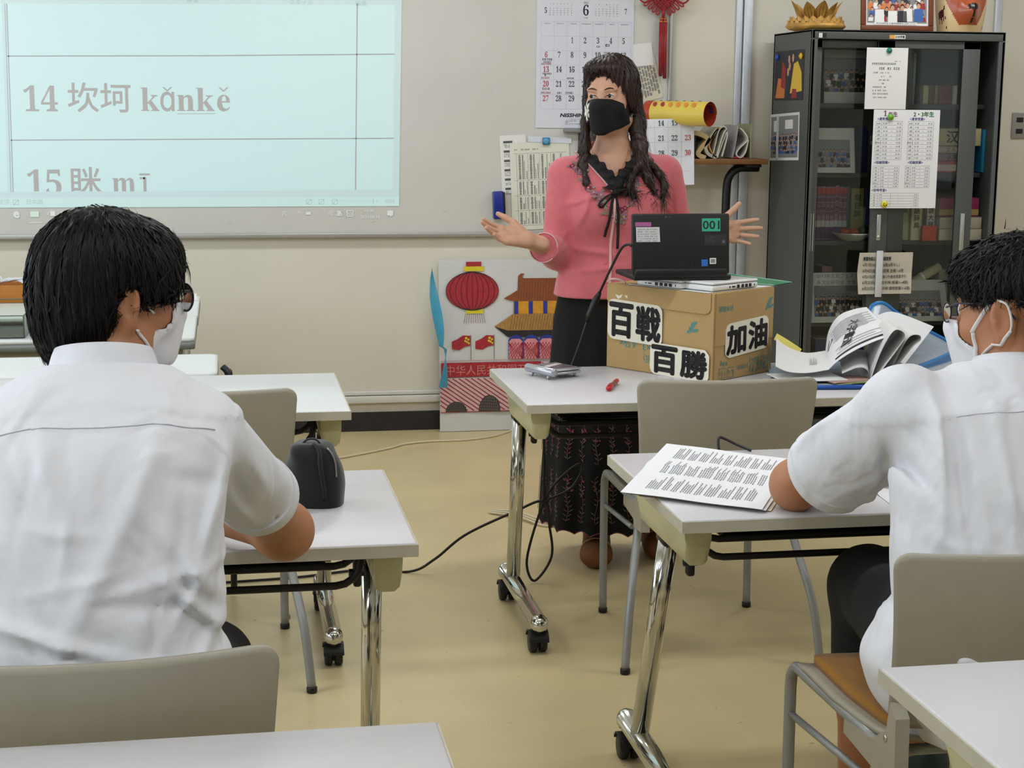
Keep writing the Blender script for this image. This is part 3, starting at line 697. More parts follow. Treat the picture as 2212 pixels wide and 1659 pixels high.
for (x, y, t) in [(.018, .383, '<通常授業>'), (.168, .383, '<通常授業>'), (.012, .195, '<短縮授業>'), (.168, .195, '<短縮授業>'), (.006, .074, '<定時考査>')]: b.text(t, .014, (x, y), 'l', .0004, bold=.0003)
b.build('subheading', M_bl, o)
g = MB(); tx = MB()
def ttable(x0, y0, x1, y1, rows, cx, start):
    hh = (y1-y0)/rows
    for r in range(rows+1): g.line([(x0, y0+r*hh), (x1, y0+r*hh)], .0008, .0004)
    for x in [x0, x1]+cx: g.line([(x, y0), (x, y1)], .0008, .0004)
    for r in range(rows):
        y = y1-(r+1)*hh+hh*.22; s = hh*.62; hr = start+r
        tx.text(['SHR', '1限', '2限', '3限', '4限', '昼休み', '5限', '6限', 'SHR', '7限'][r % 10], s*.9, ((x0+cx[0])/2, y), 'c', .0004)
        tx.text('%d %02d' % (hr, (20+r*25) % 60), s, (cx[0]+.008, y), 'l', .0004); tx.text('~', s, ((cx[0]+x1)/2, y), 'c', .0004); tx.text('%d %02d' % (hr+(r % 2), (10+r*35) % 60), s, (x1-.006, y), 'r', .0004)
ttable(.012, .212, .135, .378, 10, [.038], 8); ttable(.162, .212, .280, .378, 10, [.186], 8)
ttable(.008, .090, .128, .185, 7, [.034], 8); ttable(.158, .090, .272, .185, 7, [.182], 8); ttable(.004, .008, .225, .066, 5, [.034, .095], 8)
g.build('table_grid', M_inkg, o)['kind'] = 'stuff'; tx.build('timetable_print', M_ink, o)['kind'] = 'stuff'
o = thing('notice', 'creased lower notice held by a long white magnet strip', 'notice', (2.752, FY-.006, .668), WALLROT)
W3, H3 = .250, .184
b = MB(); cr = lambda u, v: (u*W3+.014*(1-abs(v-.55)*1.6)*(-1 if u < .3 else .3)*abs(u-.5), v*H3, .004+.010*(abs(v-.5)*1.6)+.012*max(0, .45-u))
b.grid(cr, 10, 10, smooth=False); b.build('sheet', mat('old creased paper', (206, 200, 186), .8, bump=(60, .15, .002)), o)
b = MB(); lines = ['来客対応による日程変更', '6月1日(火) 火曜 6限(6限なし)', '6月4日(金) 午前授業 金曜1~6限', '6月21日(月) 放課後○午後体育祭予行', '6月22日(火) 雨天時 授業1~4限)', '6月23日(水) 荒天時 通常授業1~6限)']
for i, t in enumerate(lines): b.text(t, .0165 if i else .018, (.016, .150-i*.0262), 'l', .0175, width=[.13, .17, .19, .205, .215, .225][i], bold=.0002 if i else .0006)
b.build('printed_line', M_ink, o)
s = MB(); s.box((.091, .09, .021), (.030, .205, .005), bev=.0015); tag(s.build('magnet_strip', mat('white plastic strip', (212, 214, 222), .35), loc=(2.752, FY-.006, .668), rot=WALLROT), 'long white magnet strip pressing the creased notice', 'magnet')
def magnet(x, y, z, r, col, label, rot=WALLROT, face=False):
    m = mat('magnet %d %d %d' % col, col, .3); o = thing('magnet', label, 'magnet', (x, y, z), rot, 'round magnets on the cabinet')
    MB().lathe([(r, 0), (r, .004), (r*.8, .008), (r*.55, .0095), (r*.5, .011), (0, .0115)], 20).build('button', m, o)
    if face:
        f = MB(); f.line([(math.cos(a)*r*.55, math.sin(a)*r*.55) for a in np.linspace(PI*.6, PI*1.5, 7)], r*.16, .0122); disc(f, r*.35, -r*.2, r*.18, r*.18, .0122, 0); f.build('smile', M_ink, o)
magnet(2.848, FY-.0125, 1.726, .0125, (24, 124, 104), 'dark green magnet on the upper notice'); magnet(2.868, FY-.0125, 1.442, .0145, (110, 170, 50), 'lime green magnet on the timetable heading')
magnet(2.858, FY-.0125, 1.064, .015, (226, 214, 40), 'yellow smiling magnet at the bottom of the timetable', face=True)
# photographs on the left side of the cabinet (plane x = CX, facing -x)
SIDE = (PI/2, 0, -PI/2)      # local x -> -y (towards the viewer), y -> up, z -> -x
o = thing('photo_print', 'colour snapshot of people in red and yellow on the cabinet side', 'photograph', (CX-.0006, 7.120, 1.512), SIDE)
MB().box((.19, .11, -.0003), (.38, .22, .0006)).build('print_base', P_DK, o)
b = MB(); PAL = [P_SK, P_DK, P_RED, P_YE, P_OR, P_WH, P_BL]
b.rect(.005, .005, .375, .215, .0004, 1); b.poly([(.02, .01), (.20, .01), (.17, .09), (.05, .10)], .0006, 4); b.poly([(.09, .06), (.14, .05), (.15, .14), (.10, .175)], .0008, 2); b.poly([(.21, .03), (.36, .04), (.35, .12), (.30, .17), (.25, .16)], .0007, 3); b.poly([(.14, .01), (.20, .01), (.22, .11), (.15, .11)], .0010, 1); b.poly([(.23, .01), (.30, .01), (.29, .05), (.24, .05)], .0009, 2)
for (x, y) in [(.18, .125), (.20, .15), (.19, .18), (.24, .185)]: disc(b, x, y+.008, .017, .022, .0011, 1); disc(b, x, y, .014, .019, .0013, 0)
b.build('picture', PAL, o)
magnet(CX-.0014, 7.082, 1.706, .0135, (30, 84, 190), 'blue magnet on the colour snapshot', SIDE); magnet(CX-.0014, 6.775, 1.702, .0145, (232, 190, 30), 'amber magnet on the colour snapshot', SIDE)
o = thing('photo_print', 'bluish group photograph with white border on the cabinet side', 'photograph', (CX-.0006, 7.150, 1.238), (PI/2, -.035, -PI/2))
MB().box((.19, .105, -.0003), (.38, .21, .0006)).build('print_base', P_WH, o)
b = MB(); b.rect(.012, .012, .368, .198, .0004, 5); crowd(b, .012, .03, .368, .13, 4, 13, .0006, (1, 5, 4, 1), 9); b.rect(.05, .13, .10, .18, .0006, 3); b.rect(.20, .14, .30, .18, .0006, 3); b.build('picture', CROWD, o)
s = MB(); s.box((.105, .10, .002), (.022, .20, .003)); s.build('magnet_strip', mat('pale blue strip', (196, 204, 214), .4), o)
# small wire hook beside the cabinet and switch plate on the wall
q = MB().tube(bezier([(3.412, 7.0, 1.03), (3.44, 7.0, 1.015), (3.45, 7.0, .985), (3.43, 7.0, .975), (3.41, 7.0, .985)]), .002, 6); q.build('wire_hook', M_alh, cab).location = (-CX, -CY, 0)
M_plate2 = mat('grey switch plate', (150, 148, 140), .45)
o = thing('switch_plate', 'grey wall switch plate with two dark sockets right of the cabinet', 'switch', (3.765, WALLY, 1.405), WALLROT)
MB().box((0, 0, .004), (.09, .122, .008), bev=.003).build('plate', M_plate2, o)
for dy in (.028, -.026): q = MB(); q.box((-.006, dy, .009), (.034, .022, .004), bev=.001); q.build('socket', M_ink, o)
# --- things on top of the cabinet
M_gold = mat('golden woven straw', (190, 146, 72), .42, var=(30, .25), bump=(120, .3, .002), metal=.15)
o = thing('lotus_ornament', 'golden straw lotus ornament on top of the cabinet', 'ornament', (2.577, 6.83, CH))
b = MB(); b.lathe([(.085, 0), (.118, .006), (.132, .018), (.126, .030), (.10, .034), (0, .034)], 40); b.build('base', M_gold, o)
for row, (r, z, n, s) in enumerate([(.112, .030, 22, .019), (.104, .046, 20, .019)]):
    for k in range(n):
        a = 2*PI*(k+.5*row)/n; sc = MB(); sc.add([(-s, 0, 0), (0, -.012, -s*.6), (s, 0, 0), (0, -.010, s*.9), (0, .012, 0)], [(0, 1, 3), (1, 2, 3), (2, 4, 3), (4, 0, 3), (0, 4, 2, 1)])
        sc.build('scale', M_gold, o, loc=(math.sin(a)*r, -math.cos(a)*r, z), rot=(0, 0, a))
def petal(w, h, fold):
    b = MB(); b.grid(lambda u, v: ((u-.5)*2*w*math.sin(PI*min(1, .16+v*.84))**.8*(1-v*.3), -.030*v**2*fold-.006*math.cos(u*PI*8)*(1-v), h*v), 24, 8); return b
for k, (a, r, w, h) in enumerate([(0, .050, .036, .085), (.75, .055, .034, .080), (1.5, .07, .030, .088), (2.4, .05, .034, .08), (3.2, .05, .034, .08), (-.75, .055, .034, .080), (-1.5, .07, .030, .088), (-2.4, .05, .034, .08)]):
    petal(w, h, 1.0).build('petal', M_gold, o, loc=(math.sin(a)*r, -math.cos(a)*r, .052), rot=(.25, 0, a))
M_pinkp = mat('pink folded paper', (214, 160, 150), .6)
for k in range(6):
    a = k*1.05; petal(.018, .05, .8).build('inner_petal', M_pinkp, o, loc=(math.sin(a)*.02, -math.cos(a)*.02, .07), rot=(.15, 0, a))
M_frame = mat('brown wooden frame', (112, 58, 32), .35, var=(30, .2), stretch=(1, 1, 8))
o = thing('framed_photo', 'brown framed group photograph standing on the cabinet', 'framed photo', (2.728, 6.682, CH), (PI/2-.10, 0, 0))
w, h = .333, .255; f = MB()
for (c, d) in [((w/2, .011, 0), (w, .022, .016)), ((w/2, h-.011, 0), (w, .022, .016)), ((.011, h/2, 0), (.022, h-.044, .016)), ((w-.011, h/2, 0), (.022, h-.044, .016))]: f.box(c, d, bev=.003)
f.build('frame', M_frame, o); MB().box((w/2, h/2, -.003), (w-.04, h-.04, .004)).build('mount', P_WH, o)
b = MB(); b.rect(.030, .034, w-.030, h-.03, .0004, 5); crowd(b, .032, .04, w-.032, h-.05, 5, 9, .0006, (2, 1, 4, 6, 3, 5), 21)
for (x, y, mi) in [(.085, .055, 3), (.145, .05, 3), (.215, .06, 3), (.19, .05, 1), (.265, .06, 4)]: b.poly([(x-.022, y-.02), (x+.022, y-.02), (x+.02, y+.035), (x-.02, y+.035)], .0010, mi); disc(b, x, y+.052, .011, .014, .0012, 1); disc(b, x, y+.047, .009, .011, .0013, 0)
b.rect(.06, .024, w-.075, .036, .0016, 3); b.build('picture', CROWD, o)
t = MB(); t.text('多文化研究会 人権学習発表会 (2009.1.21.2)', .0085, (.07, .0275), 'l', .0020, width=w-.155); t.build('caption', M_ink, o)
# painted animal mask leaning on the cabinet top, only its lower half is in the picture
o = thing('animal_mask', 'painted orange and cream animal mask with black nose on the cabinet', 'mask', (3.215, 6.73, CH))
MK = [mat('mask cream', (214, 186, 138), .22), mat('mask orange brown', (164, 78, 44), .18), mat('mask black', (24, 16, 16), .25), mat('mask maroon', (74, 30, 34), .25), mat('mask gold', (206, 170, 70), .25)]
def mask_pt(u, v):
    a = (u-.5)*PI*1.1; z = .30*v
    r = .108*(1-.18*max(0, v-.55)**2*6)*(.86+.14*math.sin(min(1, v*1.6)*PI/2)); nose = .055*math.exp(-((u-.5)/.11)**2-((v-.30)/.20)**2)
    return (math.sin(a)*r*1.08, -(math.cos(a)*r*.85+nose)+.02, z)
b = MB(); nu, nv = 72, 72; b.grid(mask_pt, nu, nv)
for j in range(nv):
    for i in range(nu):
        u, v = (i+.5)/nu-.5, (j+.5)/nv; mi = 0; au = abs(u)
        if (au/(.10+.19*min(1, max(0, v-.05)*2.4)))**2 < 1 and v > .10: mi = 1
        if au < .012 and .13 < v < .19: mi = 2
        if au < .012 and .21 < v < .30: mi = 2
        if (u/.065)**2+((v-.355)/.045)**2 < 1: mi = 2
        if .30 < au < .40 and .16+.05*math.sin(au*160) < v < .34-.6*(au-.30): mi = 3
        if .12 < au < .26 and ((au-.19)/.07)**2+((v-.52)/.035)**2 < 1: mi = 4
        if ((au-.19)/.03)**2+((v-.52)/.03)**2 < 1: mi = 2
        if abs((au-.28-.1*(v-.2))) < .006 and .22 < (v*7) % 1 < .6 and v < .4: mi = 2
        b.mi[j*nu+i] = mi
b.build('face', MK, o)
for s in (-1, 1):
    e = MB(); e.prism([(-.03, 0), (.03, 0), (.008, .07), (-.008, .07)], -.008, .008); e.build('ear', MK[1], o, loc=(s*.075, -.03, .265), rot=(PI/2-.2, s*.3, 0))
# ------------------------------------------------------------------ things on the back wall and whiteboard
BY = WALLY-.0205            # board surface
o = thing('wall_calendar', 'large June wall calendar with red and purple numerals on the whiteboard', 'calendar', (1.394, BY-.004, 1.381), WALLROT)
CWd, CHt = .448, .70
MB().box((CWd/2, CHt/2, -.0015), (CWd, CHt, .003)).build('sheet', mat('calendar paper', (216, 217, 226), .6), o)
Zc = .0006; g = MB(); gx0, gx1 = .020, .436; rows = [.085+.0645*i for i in range(7)]; cw = (gx1-gx0)/7
for y in rows: g.line([(gx0, y), (gx1, y)], .0009, Zc)
for i in range(8): g.line([(gx0+i*cw, rows[0]), (gx0+i*cw, rows[-1])], .0009, Zc)
g.build('grid', mat('calendar grid', (190, 190, 206), .6), o)['kind'] = 'stuff'
SERIF = {c: d for c, d in zip('0123456789', '𝟎𝟏𝟐𝟑𝟒𝟓𝟔𝟕𝟖𝟗')}
def ser(n): return ''.join(SERIF[c] for c in str(n))
M_cr = mat('calendar red', (176, 40, 62), .6); M_cp = mat('calendar plum', (62, 34, 66), .6); M_cg = mat('calendar green black', (44, 58, 48), .6)
rd = MB(); pl = MB(); gn = MB()
for d in range(1, 31):
    k = d+1; r, c = divmod(k, 7); y = rows[5-r]-.030; x = gx0+(c+.42)*cw
    (rd if c == 0 else gn if c == 6 else pl).text(ser(d), .036, (x, y), 'c', Zc, width=.012 if d < 10 and d != 1 else (.008 if d == 1 else .026))
pl.text(ser(6), .066, (.225, .500), 'c', Zc, width=.026); pl.text(ser(5), .034, (.041, .508), 'c', Zc, width=.011); pl.text(ser(7), .034, (.409, .508), 'c', Zc, width=.011)
pl.text('2021', .012, (.225, .552), 'c', Zc)
for nm, q, m in (('sunday_numeral', rd, M_cr), ('numeral', pl, M_cp), ('saturday_numeral', gn, M_cg)): q.build(nm, m, o)['kind'] = 'stuff'
t = MB()
for i, dn in enumerate(['SUNDAY', 'MONDAY', 'TUESDAY', 'WEDNESDAY', 'THURSDAY', 'FRIDAY', 'SATURDAY']): t.text(dn, .0075, (gx0+(i+.5)*cw, rows[-1]-.012), 'c', Zc)
t.text('JUNE', .0085, (.225, .487), 'c', Zc)
for (x0, f) in ((.06, 5), (.27, 4)):
    for c in range(7):
        t.text('SMTWTFS'[c], .007, (x0+c*.0165, .546), 'c', Zc)
        for r in range(5):
            if not (f == 5 and r == 0 and c < 6) and not (f == 4 and r == 0 and c < 4): t.text(str((r*7+c) % 30+1), .007, (x0+c*.0165, .536-r*.0095), 'c', Zc)
t.build('small_print', M_inkg, o)['kind'] = 'stuff'
lg = MB(); lg.text('NISSHIN', .022, (.113, .050), 'l', .0012, bold=.0009, shear=.22, width=.104); lg.build('maker_name', M_ink, o)
lg = MB(); lg.text('△', .016, (.136, .026), 'l', .0012); scribble(lg, .155, .030, .24, 0, .0045, .0012, seed=3); scribble(lg, .136, .017, .24, 0, .0045, .0012, seed=4); scribble(lg, .155, .038, .23, 0, .004, .0012, seed=5); lg.build('maker_address', M_inkg, o)['kind'] = 'stuff'
hw = MB(); hr = MB()
for i, (x, y, w, s, red) in enumerate([(.028, .300, .045, .010, 0), (.032, .289, .035, .008, 0), (.024, .281, .045, .007, 1), (.030, .238, .04, .008, 0), (.024, .219, .040, .008, 1), (.142, .218, .042, .008, 0), (.028, .170, .045, .010, 0), (.024, .153, .040, .009, 1), (.098, .153, .018, .008, 0), (.136, .153, .034, .009, 0), (.104, .255, .014, .007, 0), (.16, .255, .014, .007, 0), (.318, .365, .018, .012, 0), (.31, .335, .03, .005, 0), (.31, .322, .045, .008, 0), (.27, .36, .02, .008, 0), (.038, .23, .008, .010, 0)]):
    scribble(hr if red else hw, x, y, x+w, 0, s, .0010, seed=40+i, dens=.9)
hw.build('handwriting', M_ink, o)['kind'] = 'stuff'; hr.build('red_handwriting', M_cr, o)['kind'] = 'stuff'
# white sheet tucked behind the calendar, to its lower right
o, p = sheet('paper_slip', 'small white slip between the calendar and the newspaper clipping', 'paper', (1.83, BY-.003, 1.655), (PI/2, -.12, 0), .11, .10, M_paper)
# red decorative knot
M_cord = mat('red satin cord', (150, 16, 30), .4, sheen=.3, var=(60, .15)); M_goldr = mat('gold thread ring', (222, 150, 60), .3, metal=.7)
KY = BY-.03
o = thing('hanging_knot', 'red woven knot with long tassel hanging over the whiteboard edge', 'knot ornament', (1.972, KY, 1.955), WALLROT)
kb = MB(); n = 11; s = .0105
for i in range(n):
    for k in (0, 1):
        t = (i-(n-1)/2)*s*1.0; e = n*s/2; pts = []
        for q in range(2*n+1):
            w = -e+2*e*q/(2*n); zz = .0045*(1 if (q//1+i+k) % 2 else -1)*.8
            pts.append(((t-w)*.7071, (t+w)*.7071, zz) if k == 0 else ((t+w)*.7071*1, (-t+w)*.7071, -zz))
        kb.tube(pts, .0052, 6)
# weave lies as a diamond; its middle is above the picture edge
for q in range(len(kb.v)): kb.v[q] = (kb.v[q][0]*1.12, kb.v[q][1]+.030, kb.v[q][2])
kb.build('woven_body', M_cord, o)
for sgn in (-1, 1):
    big = bezier([(sgn*.052, .004, 0), (sgn*.085, -.014, .004), (sgn*.112, .0, .006), (sgn*.118, .03, .004), (sgn*.10, .055, 0), (sgn*.07, .04, 0)], 6); MB().tube(big, .0042, 8).build('loop', M_cord, o)
    for j in range(4):
        x0 = sgn*(.060-.014*j); y0 = -.002-.013*j; L_ = .040-.004*j; a = math.radians(-38-8*j); dx, dy = math.cos(a)*sgn, math.sin(a); px, py = -dy*.007, dx*.007*1
        lp = bezier([(x0-px*.5, y0-py*.5, 0), (x0+dx*L_*.7-px, y0+dy*L_*.7-py, .003), (x0+dx*L_, y0+dy*L_, .004), (x0+dx*L_*.7+px, y0+dy*L_*.7+py, .003), (x0+px*.5, y0+py*.5, 0)], 5); MB().tube(lp, .0036, 7).build('loop', M_cord, o)
MB().tube([(0, -.035, 0), (0, -.080, 0)], .008, 10).build('neck', M_cord, o)
for sx in (-.0085, .0085):
    t = MB(); t.tube([(sx, -.078, 0), (sx, -.082, 0), (sx, -.098, 0), (sx, -.102, 0)], [.006, .0085, .0085, .007], 12); t.build('bead', M_cord, o)
    for yy in (-.0835, -.0965): MB().lathe([(.0088, -.0022), (.0098, 0), (.0088, .0022)], 12, M=Matrix.Translation((sx, yy, 0)) @ Matrix.Rotation(PI/2, 4, 'X')).build('gold_ring', M_goldr, o)
    lw = -.335 if sx > 0 else -.325; nt = 26; ts = MB()
    for k in range(nt):
        a = 2*PI*k/nt; r = .0085*(.55+.45*((k*7) % 5)/4); e = .0016*((k*3) % 4)
        ts.tube([(sx+math.cos(a)*r, -.10, math.sin(a)*r), (sx*1.0+math.cos(a)*r*1.05, -.22, math.sin(a)*r), (sx*.9+math.cos(a)*r*.9+(.004 if sx > 0 else 0), lw-e*3, math.sin(a)*r)], [.0026, .0026, .0015], 5)
    ts.build('tassel', M_cord, o)
# newspaper clipping
def clipping(name, label, x, z, w, h, rz, seed, cols=7, y=BY-.002, m=M_paperc):
    o = thing(name, label, 'clipping', (x, y, z), (PI/2, -rz, 0))
    MB().box((w/2, h/2, -.0004), (w, h, .0008)).build('sheet', m, o)
    b = MB(); R = random.Random(seed)
    for c in range(cols):
        xx = w*(.08+.86*c/cols); y0 = h*(.08+.1*R.random()); y1 = h*(.70+.2*R.random()); yy = y0
        while yy < y1:
            l = R.uniform(.010, .03)*1.2; b.rect(xx, yy, xx+w*.35/cols, min(yy+l, y1), .0006); b.rect(xx+w*.45/cols, yy+.002, xx+w*.62/cols, min(yy+l*.9, y1), .0006); yy += l+.004
    b.rect(w*.80, h*.82, w*.86, h*.95, .0006); b.rect(w*.55, h*.80, w*.72, h*.90, .0006)
    b.build('printed_column', M_inkg, o)['kind'] = 'stuff'; return o
clipping('newspaper_clipping', 'cream newspaper clipping behind the red tassel', 1.888, 1.497, .105, .205, .26, 5)
# schedules held by a blue clip
o, p = sheet('class_schedule', 'back schedule sheet with a grey banded column on the whiteboard', 'schedule', (1.243, BY-.0015, 1.085), (PI/2, -.055, 0), .12, .26, M_paper)
b = MB()
for i in range(6): b.rect(.016, .235-.042*i-.010, .058, .235-.042*i, .0006); [scribble(b, .018, .235-.042*i-.018-.006*k, .056, 0, .004, .0006, seed=i*9+k) for k in range(3)]
b.build('printed_band', mat('dark grey print', (84, 84, 86), .7), o)['kind'] = 'stuff'
o, p = sheet('class_schedule', 'front schedule sheet with dense vertical tables under the blue clip', 'schedule', (1.292, BY-.004, .918), (PI/2, -.045, 0), .275, .395, mat('schedule paper', (222, 222, 208), .75))
b = MB(); R = random.Random(5); vx = [.02+.0135*i for i in range(19)]
for x in (.03, .082, .135, .188, .24): b.line([(x, .02), (x, .345)], .0009, .0006)
for y in (.020, .088, .155, .225, .345): b.line([(.016, y), (.262, y)], .0009, .0006)
for ci, x in enumerate((.034, .086, .139, .192)):
    for k, (dx, wd, den) in enumerate(((.004, .012, 1.0), (.021, .006, .6), (.030, .003, .5), (.040, .004, .9))):
        for (y0, y1) in ((.026, .082), (.094, .150), (.160, .220), (.230, .340)):
            y = y0; lim = y1 if k == 0 or R.random() < .6 else y0+(y1-y0)*R.uniform(.3, .8)
            while y < lim-.003:
                w = wd*R.uniform(.6, 1.0) if k == 0 else wd; b.rect(x+dx+(wd-w)/2, y, x+dx+(wd+w)/2, y+.0032, .0006); y += .0046
b.build('table_print', mat('mid grey print', (112, 112, 112), .7), o)['kind'] = 'stuff'
b = MB(); scribble(b, .02, .36, .13, 0, .006, .0006, seed=77); b.build('title_print', M_ink, o)['kind'] = 'stuff'
o = thing('magnet_clip', 'square blue magnet holding the schedules on the whiteboard', 'magnet', (1.442, BY-.0075, 1.322), WALLROT)
MB().box((0, 0, .005), (.033, .033, .008), bev=.002).build('plate', mat('blue magnet plastic', (40, 112, 160), .25), o)
MB().lathe([(.014, .009), (.014, .011), (.010, .013), (0, .0135)], 20).build('dome', mat('light blue magnet dome', (90, 160, 200), .2), o)
o, p = sheet('tape_strip', 'translucent white tape strip above the schedules', 'tape', (1.36, BY-.0062, 1.318), (PI/2, .03, 0), .20, .026, mat('matte tape', (214, 218, 228), .4))
o = thing('board_clip', 'black clip with grey tray on the whiteboard beneath the calendar', 'clip', (1.60, BY, 1.34), WALLROT)
MB().box((.03, -.03, .012), (.075, .12, .024), bev=.004).build('body', M_black, o); MB().box((-.01, .03, .02), (.14, .02, .03), bev=.006).build('lip', mat('grey plastic', (130, 130, 128), .5), o)
o = thing('board_eraser', 'blue whiteboard eraser with black felt left of the schedules', 'eraser', (1.222, BY, .975), (PI/2, -.04, 0))
MB().box((.0, .06, .034), (.046, .125, .030), bev=.005).build('body', mat('blue plastic', (26, 44, 136), .3), o); MB().box((.026, .058, .022), (.012, .12, .04), bev=.002).build('felt', M_black, o); MB().box((0, .06, .010), (.044, .118, .02), bev=.002).build('backing', mat('grey felt', (150, 150, 140), .9), o)
# ------------------------------------------------------------------ narrow stand with wooden top beside the cabinet
M_wood = mat('brown wood veneer', (122, 82, 44), .42, var=(14, .2), stretch=(1, 8, 8))
SX0, SX1, SYF, SZ = 1.80, 2.405, 6.90, 1.252
o = thing('wooden_stand', 'tall narrow stand with brown wooden top and black bent tube legs', 'stand', (0, 0, 0))
MB().box(((SX0+SX1)/2, SYF+.13, SZ-.012), (SX1-SX0, .26, .024), bev=.003).build('top_board', M_wood, o)
for (xa, xb, xc, xd, xe, xf) in ((2.395, 2.31, 2.278, 2.252, 2.246, 2.240), (1.82, 1.86, 1.90, 1.922, 1.93, 1.935)):
    y = SYF+.10; leg = [(xa, y, SZ-.042)]+bezier([(xb, y, SZ-.042), (xc, y, SZ-.057), (xd, y, SZ-.097), (xe, y, SZ-.17)], 5)+[(xf, y, .03)]
    MB().tube(leg, .019, 12).build('leg', M_black, o); MB().box((xf, y+.02, .015), (.04, .30, .03), bev=.01).build('foot', M_black, o)
MB().box((2.35, SYF+.125, SZ-.031), (.07, .20, .014), bev=.003).build('bracket', M_black, o)
# second calendar hanging from the front of the stand
o = thing('wall_calendar', 'smaller calendar sheet hanging in front of the wooden stand', 'calendar', (1.75, SYF-.008, 1.129), (PI/2, -.03, 0))
b = MB(); b.grid(lambda u, v: (.312*u, .292*v, -.022*max(0, v-.9)*8*max(0, v-.9)), 8, 12); b.build('sheet', mat('calendar paper bright', (222, 224, 232), .6), o)
g = MB(); rows2 = [.062, .126, .191, .256]; cx = [.10, .161, .222, .283]
for y in rows2: g.line([(.0, y), (.30, y)], .0009, .0012)
for x in (.07, .131, .192, .253): g.line([(x, .062), (x, .285)], .0009, .0012)
g.build('grid', MATS['calendar grid'], o)['kind'] = 'stuff'
n1 = MB(); n2 = MB()
for r, days in enumerate([(14, 15, 16), (21, 22, 23), (28, 29, 30)]):
    for c, d in enumerate(days): (n2 if c == 2 else n1).text(ser(d), .033, (.101+.061*c+.060, .262-.0655*r), 'c', .0012, width=.027)
n1.build('numeral', mat('calendar teal', (40, 70, 84), .6), o)['kind'] = 'stuff'; n2.build('sunday_numeral', mat('calendar brick', (178, 66, 58), .6), o)['kind'] = 'stuff'
# rolled poster on the stand
RP0, RP1 = Vector((1.885, 7.05, 1.452)), Vector((2.098, 6.80, 1.447)); ax = (RP1-RP0).normalized()
o = thing('rolled_poster', 'rolled yellow and red picture poster lying on the stand', 'poster roll', RP0)
Mx = ax.to_track_quat('Z', 'Y').to_matrix().to_4x4(); ln = (RP1-RP0).length; rr = .056
def roll_pt(t, v, k=0.0): a = t*2*PI*1.25; r = rr-.006*t-k; return Mx @ Vector((math.cos(a)*r, math.sin(a)*r, v*ln))
YEL = [mat('poster yellow', (222, 194, 84), .35), mat('poster red', (170, 62, 36), .35), mat('poster ink', (52, 46, 40), .4), mat('poster crimson', (160, 46, 50), .35), mat('poster orange', (222, 140, 60), .35), mat('poster blue', (50, 56, 110), .4)]
b = MB(); b.grid(lambda u, v: roll_pt(u, v), 60, 24, mi=0); k0 = len(b.f)
for f_ in range(k0):
    v = (f_//60)/24
    if v < .10 or v > .97: b.mi[f_] = 1
b.build('paper', YEL, o)
b = MB(); b.grid(lambda u, v: roll_pt(u, v, .0012), 60, 4, mi=1); b.build('inner_side', YEL, o)
b = MB(); up = Mx.inverted().to_3x3() @ Vector((0, -.55, .75)); a0 = math.atan2(up.y, up.x)
for i in range(6):
    for (da, sz, mi) in ((.32, .85, 3 if i < 2 else 4), (-.62, .6, 2)):
        pts = []
        for q in range(12):
            w = 2*PI*q/12; aa = a0+da+math.sin(w)*.30*sz; vv = .19+.125*i+math.cos(w)*.038*sz+math.sin(w)*.012; pts.append(Mx @ Vector((math.cos(aa)*(rr+.0012), math.sin(aa)*(rr+.0012), vv*ln)))
        b.add(pts, [tuple(range(12))], mi)
b.build('printed_picture', YEL, o)['kind'] = 'stuff'
b = MB()
for i in range(3):
    aa = a0-1.9+i*.28; pts = [Mx @ Vector((math.cos(aa+d)*(rr-.010), math.sin(aa+d)*(rr-.010), ln*(.90+e))) for d, e in ((0, 0), (.2, 0), (.2, .07), (0, .07))]; b.add(pts, [(0, 1, 2, 3)], 5)
b.build('printed_mark', YEL, o)['kind'] = 'stuff'
# folded newspapers and envelopes standing on the stand: each a bent sheet seen edge-on
def folded(name, label, x, prof, d, m, y0=SYF+.02, t=.004):
    o = thing(name, label, 'paper', (x, y0, SZ))
    P_ = bezier([(p[0], 0, p[1]) for p in prof], 6); b = MB(); n = len(P_); vs = []; fs = []
    for i, p in enumerate(P_):
        a = Vector(P_[min(i+1, n-1)])-Vector(P_[max(i-1, 0)]); nn = Vector((-a.z, 0, a.x)).normalized()*t/2; q = Vector(p)
        vs += [q+nn, q-nn, q+nn+Vector((0, d, 0)), q-nn+Vector((0, d, 0))]
    for i in range(n-1):
        a, c = i*4, (i+1)*4; fs += [(a, c, c+2, a+2), (a+1, a+3, c+3, c+1), (a, a+1, c+1, c), (a+2, c+2, c+3, a+3)]
    fs += [(0, 2, 3, 1), ((n-1)*4, (n-1)*4+1, (n-1)*4+3, (n-1)*4+2)]
    b.add(vs, fs, 0, True); sharp(b.build('bent_sheet', m, o), 50); return o
M_news = mat('grey newsprint', (176, 172, 158), .8, bump=(60, .1)); M_env = mat('kraft envelope', (176, 132, 70), .6); M_news2 = mat('yellowed newsprint', (186, 168, 118), .8); M_pap3 = mat('grey white folded paper', (208, 206, 196), .7); M_olive = mat('olive printed sheet', (150, 154, 118), .5)
folded('folded_newspaper', 'yellowed folded newspaper at the left of the stand', 2.055, [(.0, .115), (.04, .108), (.075, .085), (.045, .05), (.03, .02), (.065, .004)], .2, M_news2, t=.02)
folded('folded_newspaper', 'grey newspaper bent in a wedge on the stand', 2.085, [(.085, .135), (.05, .085), (.035, .05), (.05, .02), (.085, .006)], .2, M_news, t=.014)
folded('kraft_envelope', 'brown kraft envelope bulging between the newspapers', 2.125, [(.055, .138), (.03, .11), (.01, .06), (.03, .02), (.045, .006)], .2, M_env, t=.006)
